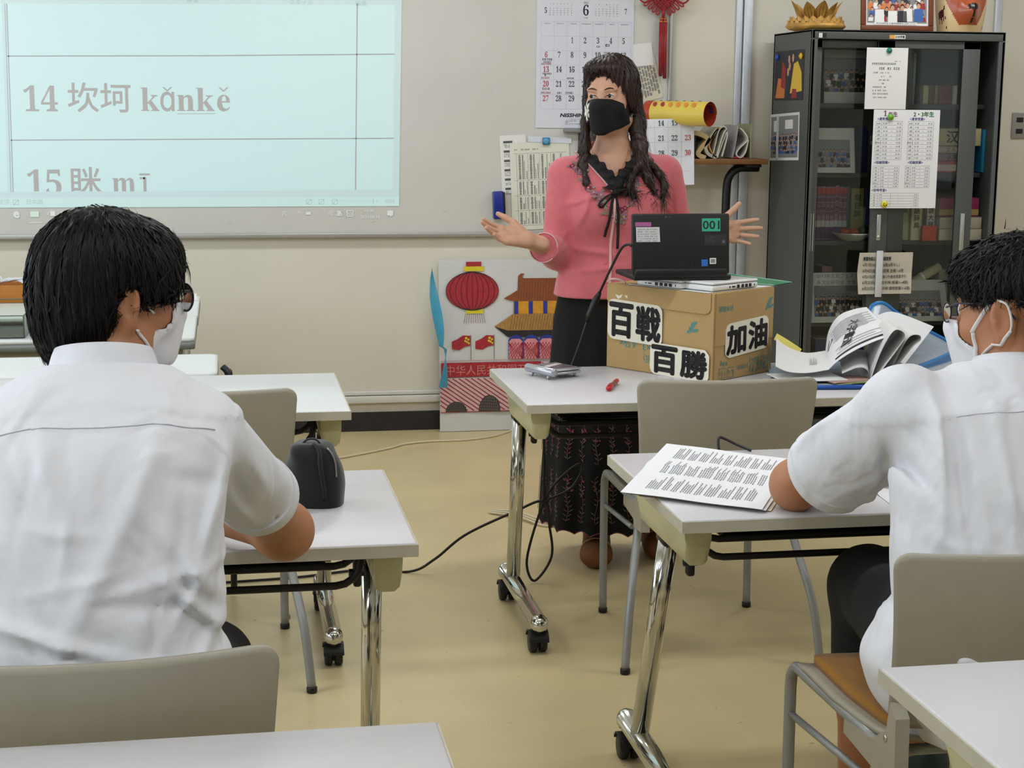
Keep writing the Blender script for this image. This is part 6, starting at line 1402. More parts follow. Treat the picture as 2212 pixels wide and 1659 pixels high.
def band(name, m, parent, c, axis, up, ra, rb, w, t=.003, n=40, flare=1.0, a0=0.0, a1=2*PI, wob=0.0):
    """flat cloth band round an opening: thin double-walled ring of height w along axis."""
    ax = Vector(axis).normalized(); u = Vector(up); u = (u-ax*u.dot(ax)).normalized(); v = ax.cross(u); C_ = Vector(c); b = MB(); full = abs(a1-a0-2*PI) < 1e-6
    prof = [(0, 0), (w*.5, 0), (w, 0), (w, -t), (w*.5, -t), (0, -t)]
    def fn(s, k):
        a = a0+(a1-a0)*s; i = min(5, int(round(k*6)) % 6); h, dr = prof[i]; f = 1+(flare-1)*h/w; wv = wob*math.sin(a*5)*h/w; return tuple(C_+ax*h+u*(math.cos(a)*(ra*f+dr+wv))+v*(math.sin(a)*(rb*f+dr+wv)))
    b.grid(fn, n, 6, closed_u=full); o = b.build(name, m, parent); return sharp(o, 40)
def shirt_collar(parent, m, c, tilt, r0, h, gap=.9):
    """folded shirt collar: stand plus outer fall, open at the front (+y)."""
    b = MB(); T = Matrix.Translation(c) @ Matrix.Rotation(tilt[0], 4, 'X') @ Matrix.Rotation(tilt[1], 4, 'Y')
    prof = [(-.002, -.012), (-.003, .2*h), (-.001, h*.82), (.003, h), (.008, h*.97), (.012, h*.7), (.017, .25*h), (.0215, -.12*h), (.0245, -.30*h), (.0225, -.33*h), (.018, -.1*h), (.012, .4*h), (.006, h*.8)]
    def fn(s, k):
        a = -PI/2-(PI-gap/2)+(2*PI-gap)*s; i = int(round(k*12)); dr, z = prof[i]; e = abs(s-.5)*2; zz = z-(.010*e**3 if z < h*.5 and i > 3 else 0); r = r0+dr; return tuple(T @ Vector((math.cos(a)*r*1.03, math.sin(a)*r, zz)))
    b.grid(fn, 48, 12); return b.build('collar', m, parent)

def strap(name, m, parent, fr, f, pts, w, n=6, off=.0022, flat=.45):
    """elastic lying on the head surface f (head frame)."""
    P = fr.wld(np.array(bezier(pts, n))); d = f(P.astype(np.float32)); Q = project(lambda q: f(q.astype(np.float32)), P, 6); Q = np.where((d > .004)[:, None], P, Q+grad(f, Q)*off); return MB().tube([tuple(q) for q in Q], w, 8, flat=flat).build(name, m, parent)
M_seam = mat('shirt seam', (204, 205, 211), .85)
def seam(f, pts, parent, off=.0007, r=.0010, n=8, dirn=(0, 1, 0)):
    """stitched seam: march each point along dirn onto the cloth f."""
    P = np.array(bezier(pts, n)); Q = project(f, P, 10); MB().tube([tuple(q) for q in Q+grad(f, Q)*off], r, 5).build('seam', M_seam, parent)
# ------------------------------------------------------------------ student on the left, seen from behind
def student_left():
    fr = Frame((-.172, 2.425, 1.180), yaw=-math.radians(57), pitch=-.06, sc=.95); hf = fr.f(lambda q: head_f(q, earsc=1.06))
    neck = lambda p: cone(p, (-.172, 2.41, 1.12), (-.176, 2.345, 1.03), .055, .062)
    E_, Wr = np.array([.085, 2.655, .752]), np.array([-.105, 2.865, .748])
    J = hand_joints(.35, .06); hd = Hand(Wr, (-.72, .66, -.10), (-.1, -.1, -1), False, J)
    upper = lambda p: smin(cone(p, (-.01, 2.32, .955), E_, .040, .043), ell(p, (.088, 2.645, .748), (.046, .05, .044)), .03)
    fore = lambda p: smin(upper(p), cone(p, E_, Wr, .041, .026), .025)
    E2, W2 = np.array([-.43, 2.62, .752]), np.array([-.22, 2.83, .748]); hd2 = Hand(W2, (.75, .62, -.1), (.1, -.1, -1), True, hand_joints(.4, .06))
    arm2 = lambda p: smin(cone(p, (-.35, 2.32, .955), E2, .040, .043), cone(p, E2, W2, .041, .026), .02)
    def headneck(p): return smin(hf(p), neck(p), .03)
    trunk = lambda p: loft(p, [(.42, -.185, 2.12, .155, .105), (.7, -.18, 2.13, .14, .10), (1.0, -.178, 2.22, .15, .08), (1.05, -.175, 2.28, .07, .06)])
    legsk = lambda p: smin(cone(p, (-.09, 2.62, .50), (-.08, 2.66, .10), .05, .036), cone(p, (-.28, 2.62, .50), (-.29, 2.66, .10), .05, .036), .01)
    body = skin_mesh([(headneck, (-.31, 2.26, 1.0), (-.02, 2.58, 1.33), .0042, 0), (lambda p: smin(fore(p), hd.f(p), .015), (-.27, 2.22, .68), (.16, 3.08, 1.06), .0055, 0), (lambda p: smin(arm2(p), hd2.f(p), .015), (-.5, 2.22, .68), (-.02, 3.05, 1.06), .0075, 0), (trunk, (-.37, 1.98, .40), (.01, 2.42, 1.10), .014, 0), (legsk, (-.37, 2.54, .07), (0, 2.74, .56), .012, 0)], 'person', [M_skinS])
    tag(body, 'student in white short-sleeved shirt seen from behind on the left, black hair', 'person')
    # shirt
    tab = [(.46, -.185, 2.13, .212, .150), (.58, -.185, 2.13, .210, .146), (.68, -.183, 2.125, .194, .136), (.74, -.182, 2.135, .168, .128), (.82, -.18, 2.15, .163, .126), (.92, -.178, 2.175, .170, .128), (1.0, -.178, 2.205, .180, .122), (1.04, -.177, 2.235, .176, .105), (1.07, -.176, 2.265, .135, .088), (1.096, -.175, 2.295, .084, .072), (1.118, -.175, 2.325, .067, .066), (1.15, -.175, 2.345, .064, .064)]
    S1, C1 = np.array([-.036, 2.27, .990]), np.array([.047, 2.515, .842]); S2, C2 = np.array([-.320, 2.27, .99]), np.array([-.40, 2.515, .842])
    RF = random.Random(31); FL = [(-.178+RF.uniform(-.15, .15), RF.uniform(.70, 1.02), RF.choice((RF.uniform(.9, 1.5), RF.uniform(1.7, 2.3), RF.uniform(-.3, .3))), RF.uniform(.03, .08), RF.uniform(.005, .010), RF.choice((1, -1))*RF.uniform(.003, .0055)) for _ in range(26)]
    def shirt(p):
        d = loft(p, tab, 2.3)
        sl = cone(p, S1, C1, .062, .061); sl = smax(sl, plane(p, C1, (C1-S1)), .003)
        s2 = cone(p, S2, C2, .062, .061); s2 = smax(s2, plane(p, C2, (C2-S2)), .003)
        d = smin(d, sl, .028); d = smin(d, s2, .028)
        back = (0, -1, 0)
        for (c, dr, n, l, w, a) in [((-.02, 2.20, .93), (.3, 0, 1), (1, 0, -.3), .07, .010, .008), ((-.05, 2.12, .86), (-.55, 0, .8), (.8, 0, .55), .07, .012, .006), ((-.04, 2.11, .80), (-.7, 0, .7), (.7, 0, .7), .06, .010, .006), ((-.17, 2.06, .86), (.5, 0, .9), (.9, 0, -.5), .12, .018, .005), ((-.22, 2.05, .78), (1, 0, -.28), (.28, 0, 1), .13, .010, .008), ((-.12, 2.03, .74), (1, 0, -.12), (.1, 0, 1), .10, .012, .007), ((-.05, 2.06, .73), (.5, 0, .85), (.85, 0, -.5), .05, .010, .009), ((-.28, 2.06, .70), (1, 0, .25), (-.25, 0, 1), .12, .012, .007), ((-.12, 2.10, .97), (.4, 0, .9), (.9, 0, -.4), .08, .014, .005), ((-.23, 2.10, .98), (-.3, 0, .95), (.95, 0, .3), .07, .012, .005), ((-.30, 2.08, .90), (-.6, 0, .8), (.8, 0, .6), .10, .014, .006), ((.0, 2.32, .92), (.35, .5, -.7), (.7, .2, .5), .06, .010, -.008), ((.02, 2.34, .96), (.25, .6, -.6), (.6, -.2, .7), .07, .012, .006), ((.01, 2.40, .86), (.3, .6, -.5), (.7, 0, .6), .06, .010, .005)]: d = d-fold(p, c, dr, n, l, w*.9, a*1.5)
        for (x, z, a, l, w, am) in FL: d = d-fold(p, (x, 2.06, z), (math.cos(a), 0, math.sin(a)), (-math.sin(a), 0, math.cos(a)), l, w, am)
        q = p*np.array([1, .6, 1], np.float32); d = d-.0022*np.sin(q[..., 0]*41+q[..., 2]*23+2*np.sin(q[..., 2]*17))*np.clip((1.02-p[..., 2])*6, 0, 1)
        # yoke seam step and sleeve seam
        zy = 1.058-.9*(p[..., 0]+.178)**2; d = d-.0028*np.clip((p[..., 2]-zy)/.003, 0, 1)*(p[..., 1] < 2.30)*np.clip((1.12-p[..., 2])/.01, 0, 1)
        sx = p[..., 0]+.0-.10*(p[..., 2]-1.0); d = d+.0022*np.exp(-((sx-.002)/.003)**2)*(p[..., 2] > .88)*(p[..., 1] < 2.36)
        d = d-.0018*np.clip((plane(p, C1, C1-S1)+.026)/.002, 0, 1)*(p[..., 0] > -.05)
        d = smax(d, p[..., 2]-(1.096-.25*(p[..., 1]-2.29)), .004); tin = cone(p, C1-(C1-S1)*.12, C1+(C1-S1)*.4, .050, .054); return smax(d, -tin, .003)
    skin_mesh([(shirt, (-.48, 1.95, .45), (.15, 2.62, 1.17), .0058, 0)], 'shirt', [M_shirt], body, it=1)
    shirt_collar(body, M_shirt, (-.176, 2.335, 1.076), (-.30, 0), .059, .038)
    band('sleeve_hem', M_shirt, body, C1-(C1-S1)*.105, C1-S1, (0, 0, 1), .0640, .0640, .030, t=.007)
    seam(shirt, [(-.345, 2.14, 1.032), (-.26, 2.12, 1.052), (-.178, 2.11, 1.058), (-.09, 2.12, 1.052), (-.015, 2.16, 1.030)], body)
    # trousers
    def trous(p):
        d = loft(p, [(.43, -.185, 2.13, .19, .13), (.50, -.185, 2.13, .205, .14), (.66, -.182, 2.14, .180, .125)], 2.4)
        for s in (-1, 1):
            x = -.185+s*.135; d = smin(d, cone(p, (x, 2.15, .53), (x+s*.01, 2.62, .535), .098, .068), .04); d = smin(d, cone(p, (x+s*.01, 2.62, .53), (x, 2.66, .13), .066, .056), .03)
        return d
    skin_mesh([(trous, (-.46, 1.96, .07), (.09, 2.75, .68), .011, 0)], 'trousers', [M_trous], body)
    for x in (-.08, -.29):
        skin_mesh([(lambda p: smax(smin(ell(p, (x, 2.70, .05), (.045, .13, .055)), ell(p, (x, 2.65, .08), (.04, .05, .05)), .03), -p[..., 2]+.001, .004), (x-.06, 2.54, -.005), (x+.06, 2.86, .15), .009, 0)], 'shoe', [M_black], body)
    # hair
    def hairmass(q):
        d = ell(q, (0, -.016, .040), (.090, .110, .098)); d = smin(d, ell(q, (0, -.060, -.030), (.078, .060, .085)), .04); d = smin(d, ell(q, (0, .06, .062), (.072, .055, .052)), .03)
        m = np.stack([np.abs(q[..., 0]), q[..., 1], q[..., 2]], -1)
        d = smin(d, ell(m, (.070, .038, .022), (.020, .040, .052)), .02)
        # cut away face and below
        d = smax(d, -ell(q, (0, .125, -.035), (.062, .065, .090)), .010); d = smax(d, (q[..., 1]-.030)*.0+np.where(q[..., 1] > -.030, -(q[..., 2]+.014-.25*(q[..., 1])), -(q[..., 2]+.104))*1.0, .008)
        # free the ear
        d = smax(d, -ell(m, (.094, -.010, -.022), (.036, .028, .046)), .006); d = smax(d, -ell(m, (.085, .035, -.045), (.03, .05, .045)), .008)
        a = np.arctan2(q[..., 0], -q[..., 1]); d = d-.0016*np.sin(a*34+3*np.sin(q[..., 2]*26))-.0012*np.sin(a*71+q[..., 2]*40); return d
    hm = fr.f(hairmass); hair = skin_mesh([(hm, (-.33, 2.24, 1.02), (-.03, 2.59, 1.34), .0042, 0)], 'hair', [M_hairS], body)
    R = np.random.default_rng(3); n = 2600; th = R.uniform(0, 2*PI, n); ph = np.arccos(R.uniform(-.55, 1, n)); Lq = np.stack([np.sin(ph)*np.cos(th)*.095, -.016+np.sin(ph)*np.sin(th)*.115, .045+np.cos(ph)*.10], -1)
    keep = ~((Lq[:, 1] > .05) & (Lq[:, 2] < .03)); Lq = Lq[keep]; crown = np.array([0, -.045, .14]); dr = Lq-crown; dr[:, 2] -= .03; P0 = fr.wld(Lq); D0 = dr@fr.R.T
    strands(hm, P0, D0/vlen(D0)[:, None], 'hair_strand', M_hairS, hair, steps=6, step=.013, w=.0022, off=.0014, grav=.8, seed=5, free=.18)['kind'] = 'stuff'
    # fringe of loose tips at the nape and over the forehead
    n = 420; a = R.uniform(-1.35, 1.35, n); rad = .078; Lq = np.stack([np.sin(a)*rad, -.030-np.cos(a)*.082, -.092+R.uniform(-.012, .012, n)], -1); D = np.tile(np.array([0, .02, -1.0]), (n, 1))+R.normal(0, .12, (n, 3))
    strands(hm, fr.wld(Lq), D@fr.R.T, 'hair_strand', M_hairS, hair, steps=5, step=.0085, w=.0026, off=.001, grav=1, seed=6, free=.7)['kind'] = 'stuff'
    n = 260; x = R.uniform(-.065, .065, n); Lq = np.stack([x, .085-.5*x*x*8+R.uniform(-.01, .01, n), .065+R.uniform(-.008, .012, n)], -1); D = np.stack([x*1.5, np.full(n, .35), np.full(n, -1.0)], -1)+R.normal(0, .1, (n, 3))
    strands(hm, fr.wld(Lq), D@fr.R.T, 'hair_strand', M_hairS, hair, steps=6, step=.0105, w=.003, off=.002, grav=.8, seed=7, free=.75)['kind'] = 'stuff'
    # mask hanging off the nose bridge to under the chin
    def maskf(q):
        base = smin(head_f(q), cone(q, (0, .105, -.03), (0, .085, -.085), .022, .030), .03)-.004; sh = np.abs(base)-.0030
        reg = smax(smax(q[..., 2]-(-.006-.16*np.abs(q[..., 0])), -(q[..., 2]+.112), .01), np.abs(q[..., 0])-.066, .008); reg = smax(reg, .030-q[..., 1], .008); d = smax(sh, reg, .003); return d
    mk = skin_mesh([(fr.f(maskf), (-.22, 2.36, 1.03), (-.02, 2.58, 1.24), .0036, 0)], 'face_mask', [M_maskw], body)
    for pts in ([(.066, .040, -.022), (.076, .018, -.002), (.082, .006, .012)], [(.064, .040, -.098), (.075, .014, -.062), (.081, .0, -.044)]): strap('ear_loop', M_elastic, mk, fr, headneck, pts, .0026, flat=.8)
    spectacles(fr, body, r=.023, thick=.0019, zc=.000, yc=.121); eyes(fr, body)
student_left()

# ------------------------------------------------------------------ student on the right, face turned towards the teacher
def student_right():
    fr = Frame((1.392, 2.635, 1.108), yaw=math.radians(39), pitch=-.10); hf = fr.f(lambda q: head_f(q, earsc=1.22))
    neck = lambda p: cone(p, (1.386, 2.615, 1.04), (1.366, 2.555, .95), .053, .062)
    E_, Wr = np.array([1.075, 2.862, .748]), np.array([1.255, 3.02, .742]); hd = Hand(Wr, (.72, .6, -.1), (0, -.1, -1), True, hand_joints(.35, .05))
    arm = lambda p: smin(smin(cone(p, (1.165, 2.60, .93), E_, .042, .044), ell(p, (1.072, 2.852, .746), (.040, .046, .044)), .03), cone(p, E_, Wr, .040, .026), .02)
    E2, W2 = np.array([1.62, 2.84, .75]), np.array([1.46, 3.02, .742]); hd2 = Hand(W2, (-.6, .75, -.1), (0, -.1, -1), False, hand_joints(.5, .05))
    arm2 = lambda p: smin(cone(p, (1.52, 2.575, .95), E2, .05, .043), cone(p, E2, W2, .04, .026), .02)
    def headneck(p): return smin(hf(p), neck(p), .03)
    trunk = lambda p: loft(p, [(.44, 1.25, 2.40, .16, .11), (.7, 1.29, 2.44, .15, .10), (.92, 1.335, 2.52, .15, .08), (.97, 1.345, 2.55, .08, .06)])
    def legsk(p): return smin(chain(p, [(1.235, 2.86, .50), (1.230, 2.85, .30), (1.230, 2.87, .09)], [.052, .050, .034], .02), chain(p, [(1.39, 2.95, .50), (1.43, 3.05, .28), (1.47, 3.10, .09)], [.052, .050, .034], .02), .01)
    body = skin_mesh([(headneck, (1.23, 2.47, .93), (1.50, 2.78, 1.24), .0042, 0), (lambda p: smin(arm(p), hd.f(p), .015), (1.0, 2.5, .68), (1.48, 3.22, 1.02), .0062, 0), (lambda p: smin(arm2(p), hd2.f(p), .015), (1.28, 2.5, .68), (1.69, 3.22, 1.02), .009, 0), (trunk, (1.06, 2.27, .42), (1.52, 2.66, 1.04), .014, 0), (legsk, (1.12, 2.75, .05), (1.56, 3.17, .57), .009, 0)], 'person', [M_skinS])
    tag(body, 'student in loose white shirt on the right in three-quarter back view, mask and glasses', 'person')
    tab = [(.44, 1.262, 2.40, .165, .165), (.49, 1.256, 2.40, .195, .168), (.55, 1.248, 2.40, .207, .160), (.60, 1.258, 2.405, .190, .150), (.645, 1.272, 2.415, .172, .142), (.74, 1.290, 2.44, .190, .138), (.84, 1.312, 2.475, .204, .136), (.92, 1.332, 2.515, .208, .128), (.97, 1.338, 2.53, .205, .112), (.995, 1.348, 2.55, .165, .092), (1.018, 1.358, 2.565, .105, .076), (1.036, 1.366, 2.58, .072, .068), (1.07, 1.374, 2.60, .066, .064)]
    S1, C1 = np.array([1.158, 2.565, .945]), np.array([1.096, 2.765, .790]); S2, C2 = np.array([1.525, 2.565, .945]), np.array([1.60, 2.76, .80])
    RF = random.Random(47); FL = [(RF.uniform(1.14, 1.46), RF.uniform(.52, .94), RF.choice((RF.uniform(1.2, 1.9), RF.uniform(1.2, 1.9), RF.uniform(-.4, .4))), RF.uniform(.03, .09), RF.uniform(.005, .010), RF.choice((1, -1))*RF.uniform(.003, .0055)) for _ in range(24)]
    def shirt(p):
        d = loft(p, tab, 2.3)
        sl = smin(cone(p, S1, C1, .066, .078, ((.5, .3, -.8), 1.15)), ell(p, (1.17, 2.56, .95), (.07, .075, .06)), .05); nC = (C1-S1)*np.array([1, .8, 1])+np.array([-.05, 0, .02]); sl = smax(sl, plane(p, C1, nC), .004)
        s2 = smax(cone(p, S2, C2, .066, .072), plane(p, C2, C2-S2), .004); d = smin(d, sl, .028); d = smin(d, s2, .028)
        for (c, dr, n, l, w, a) in [((1.155, 2.46, .90), (.12, 0, 1), (1, 0, -.1), .09, .010, .010), ((1.185, 2.42, .86), (.1, 0, 1), (1, 0, 0), .10, .010, -.008), ((1.13, 2.52, .86), (-.4, .2, .9), (.9, 0, .4), .05, .010, -.010), ((1.25, 2.37, .84), (.05, 0, 1), (1, 0, 0), .16, .012, .006), ((1.20, 2.36, .72), (.7, 0, -.6), (.6, 0, .7), .08, .012, .006), ((1.16, 2.34, .62), (.8, 0, .5), (-.5, 0, .8), .07, .014, .010), ((1.12, 2.36, .55), (.5, 0, .9), (.9, 0, -.5), .06, .016, .010), ((1.20, 2.28, .58), (.9, 0, -.3), (.3, 0, .9), .09, .012, .008), ((1.10, 2.68, .84), (-.25, .7, -.6), (.6, .3, .6), .07, .010, .007), ((1.14, 2.66, .88), (-.3, .7, -.6), (.6, .3, .6), .07, .010, -.006), ((1.33, 2.42, .93), (-.3, 0, .95), (.95, 0, .3), .07, .014, .006), ((1.38, 2.38, .80), (.3, 0, .95), (.95, 0, -.3), .10, .016, .006)]: d = d-fold(p, c, dr, n, l, w*.9, a*1.5)
        for (x, z, a, l, w, am) in FL: d = d-fold(p, (x, 2.36, z), (math.cos(a), 0, math.sin(a)), (-math.sin(a), 0, math.cos(a)), l, w, am)
        d = d-.002*np.sin(p[..., 0]*43+p[..., 2]*19+2*np.sin(p[..., 2]*15))*np.clip((.97-p[..., 2])*6, 0, 1)
        zy = .975-.75*(p[..., 0]-1.35)**2; d = d-.0026*np.clip((p[..., 2]-zy)/.003, 0, 1)*(p[..., 1] < 2.60)*np.clip((1.04-p[..., 2])/.01, 0, 1)
        sx = p[..., 0]-1.150-.25*(p[..., 2]-.95); d = d+.0022*np.exp(-(sx/.003)**2)*(p[..., 2] > .82)*(p[..., 1] < 2.66); d = d-.0018*np.clip((plane(p, C1, C1-S1)+.030)/.002, 0, 1)*(p[..., 0] < 1.2)
        d = smax(d, p[..., 2]-(1.034-.25*(p[..., 1]-2.56)), .004)
        tin = cone(p, C1-(C1-S1)*.25, C1+(C1-S1)*.5, .060, .072, ((.5, .3, -.8), 1.15)); return smax(d, -tin, .003)
    skin_mesh([(shirt, (.98, 2.20, .42), (1.70, 2.88, 1.10), .0062, 0)], 'shirt', [M_shirt], body, it=1)
    shirt_collar(body, M_shirt, (1.372, 2.592, .992), (-.32, .10), .059, .038); band('sleeve_hem', M_shirt, body, C1-(C1-S1)*.10, C1-S1, (0, 0, 1), .0815, .0800, .026, t=.008)
    seam(shirt, [(1.165, 2.46, .952), (1.25, 2.42, .968), (1.35, 2.41, .975), (1.44, 2.42, .968), (1.52, 2.46, .95)], body)
    def trous(p):
        d = loft(p, [(.47, 1.24, 2.40, .165, .13), (.52, 1.245, 2.41, .18, .145), (.62, 1.26, 2.42, .165, .125)], 2.4)
        d = smin(d, chain(p, [(1.19, 2.46, .53), (1.240, 2.87, .535), (1.232, 2.85, .33)], [.088, .074, .066], .035), .04); d = smin(d, chain(p, [(1.34, 2.46, .53), (1.39, 2.95, .535), (1.41, 3.03, .33)], [.088, .074, .066], .035), .04)
        return smax(smax(d, .318-p[..., 2], .004), -chain(p, [(1.232, 2.85, .35), (1.232, 2.85, .25)], [.058, .060], .01), .003)
    skin_mesh([(trous, (1.03, 2.24, .30), (1.50, 3.13, .66), .009, 0)], 'trousers', [M_trous], body)
    M_shoe = mat('dark green shoe', (34, 52, 46), .6)
    for (x, y) in ((1.232, 2.91), (1.49, 3.15)): skin_mesh([(lambda p: smax(smin(ell(p, (x, y, .045), (.045, .125, .05)), ell(p, (x-.0, y-.05, .07), (.042, .06, .05)), .03), .001-p[..., 2], .004), (x-.06, y-.16, -.006), (x+.06, y+.15, .14), .008, 0)], 'shoe', [M_shoe], body)
    def hairmass(q):
        d = ell(q, (0, -.014, .044), (.086, .108, .096)); d = smin(d, ell(q, (0, -.062, -.010), (.070, .050, .070)), .04); d = smin(d, ell(q, (0, .056, .070), (.070, .055, .046)), .03); m = np.stack([np.abs(q[..., 0]), q[..., 1], q[..., 2]], -1)
        d = smax(d, -ell(q, (0, .125, -.025), (.068, .070, .080)), .010); lim = np.where(q[..., 1] > .02, .022, np.where(q[..., 1] > -.055, .026-(.02-q[..., 1])*.1, -.062)); d = smax(d, -(q[..., 2]-lim), .012); d = smax(d, -ell(m, (.094, -.020, -.012), (.034, .038, .050)), .008)
        a = np.arctan2(q[..., 0], -q[..., 1]); d = d-.0018*np.sin(a*31+4*np.sin(q[..., 2]*30))-.0012*np.sin(a*67+q[..., 2]*50); return d
    hm = fr.f(hairmass); hair = skin_mesh([(hm, (1.22, 2.46, .98), (1.52, 2.78, 1.27), .0042, 0)], 'hair', [M_hairS], body)
    R = np.random.default_rng(13); n = 2200; th = R.uniform(0, 2*PI, n); ph = np.arccos(R.uniform(-.3, 1, n)); Lq = np.stack([np.sin(ph)*np.cos(th)*.09, -.014+np.sin(ph)*np.sin(th)*.112, .05+np.cos(ph)*.098], -1); Lq = Lq[~((Lq[:, 1] > .05) & (Lq[:, 2] < .04))]
    dr = Lq-np.array([0, -.05, .15]); dr += R.normal(0, .018, dr.shape); strands(hm, fr.wld(Lq), (dr/vlen(dr)[:, None])@fr.R.T, 'hair_strand', M_hairS, hair, steps=5, step=.010, w=.0026, off=.0024, grav=.3, seed=15, free=.45)['kind'] = 'stuff'
    n = 300; a = R.uniform(-1.5, 1.5, n); Lq = np.stack([np.sin(a)*.074, -.035-np.cos(a)*.075, -.05+R.uniform(-.012, .015, n)], -1); D = np.tile(np.array([0, .03, -1.0]), (n, 1))+R.normal(0, .15, (n, 3)); strands(hm, fr.wld(Lq), D@fr.R.T, 'hair_strand', M_hairS, hair, steps=4, step=.007, w=.0024, off=.001, grav=1, seed=16, free=.7)['kind'] = 'stuff'
    def maskf(q):
        base = smin(head_f(q), cone(q, (0, .105, -.03), (0, .085, -.085), .022, .030), .03)-.004; sh = np.abs(base)-.0030
        reg = smax(smax(q[..., 2]-(-.006-.16*np.abs(q[..., 0])), -(q[..., 2]+.112), .01), np.abs(q[..., 0])-.060, .008); reg = smax(reg, .040-q[..., 1], .008); return smax(sh, reg, .003)
    mk = skin_mesh([(fr.f(maskf), (1.22, 2.60, .95), (1.40, 2.78, 1.16), .004, 0)], 'face_mask', [M_maskw], body)
    for pts, w in (([(-.060, .052, -.030), (-.070, .020, .012), (-.078, -.004, .024), (-.083, -.022, .018), (-.086, -.030, -.008), (-.082, -.026, -.030)], .0046), ([(-.058, .048, -.098), (-.070, .012, -.060), (-.080, -.012, -.040), (-.083, -.026, -.028)], .0046), ([(-.061, .050, -.030), (-.066, .048, -.060), (-.060, .048, -.098)], .0040)):
        strap('ear_loop', M_elastic, mk, fr, headneck, pts, w, off=.003)
    spectacles(fr, body, r=.019, thick=.0015, zc=.004, yc=.118, mat_=mat('slate spectacle frame', (44, 46, 66), .3), tempz=.020); eyes(fr, body)
student_right()
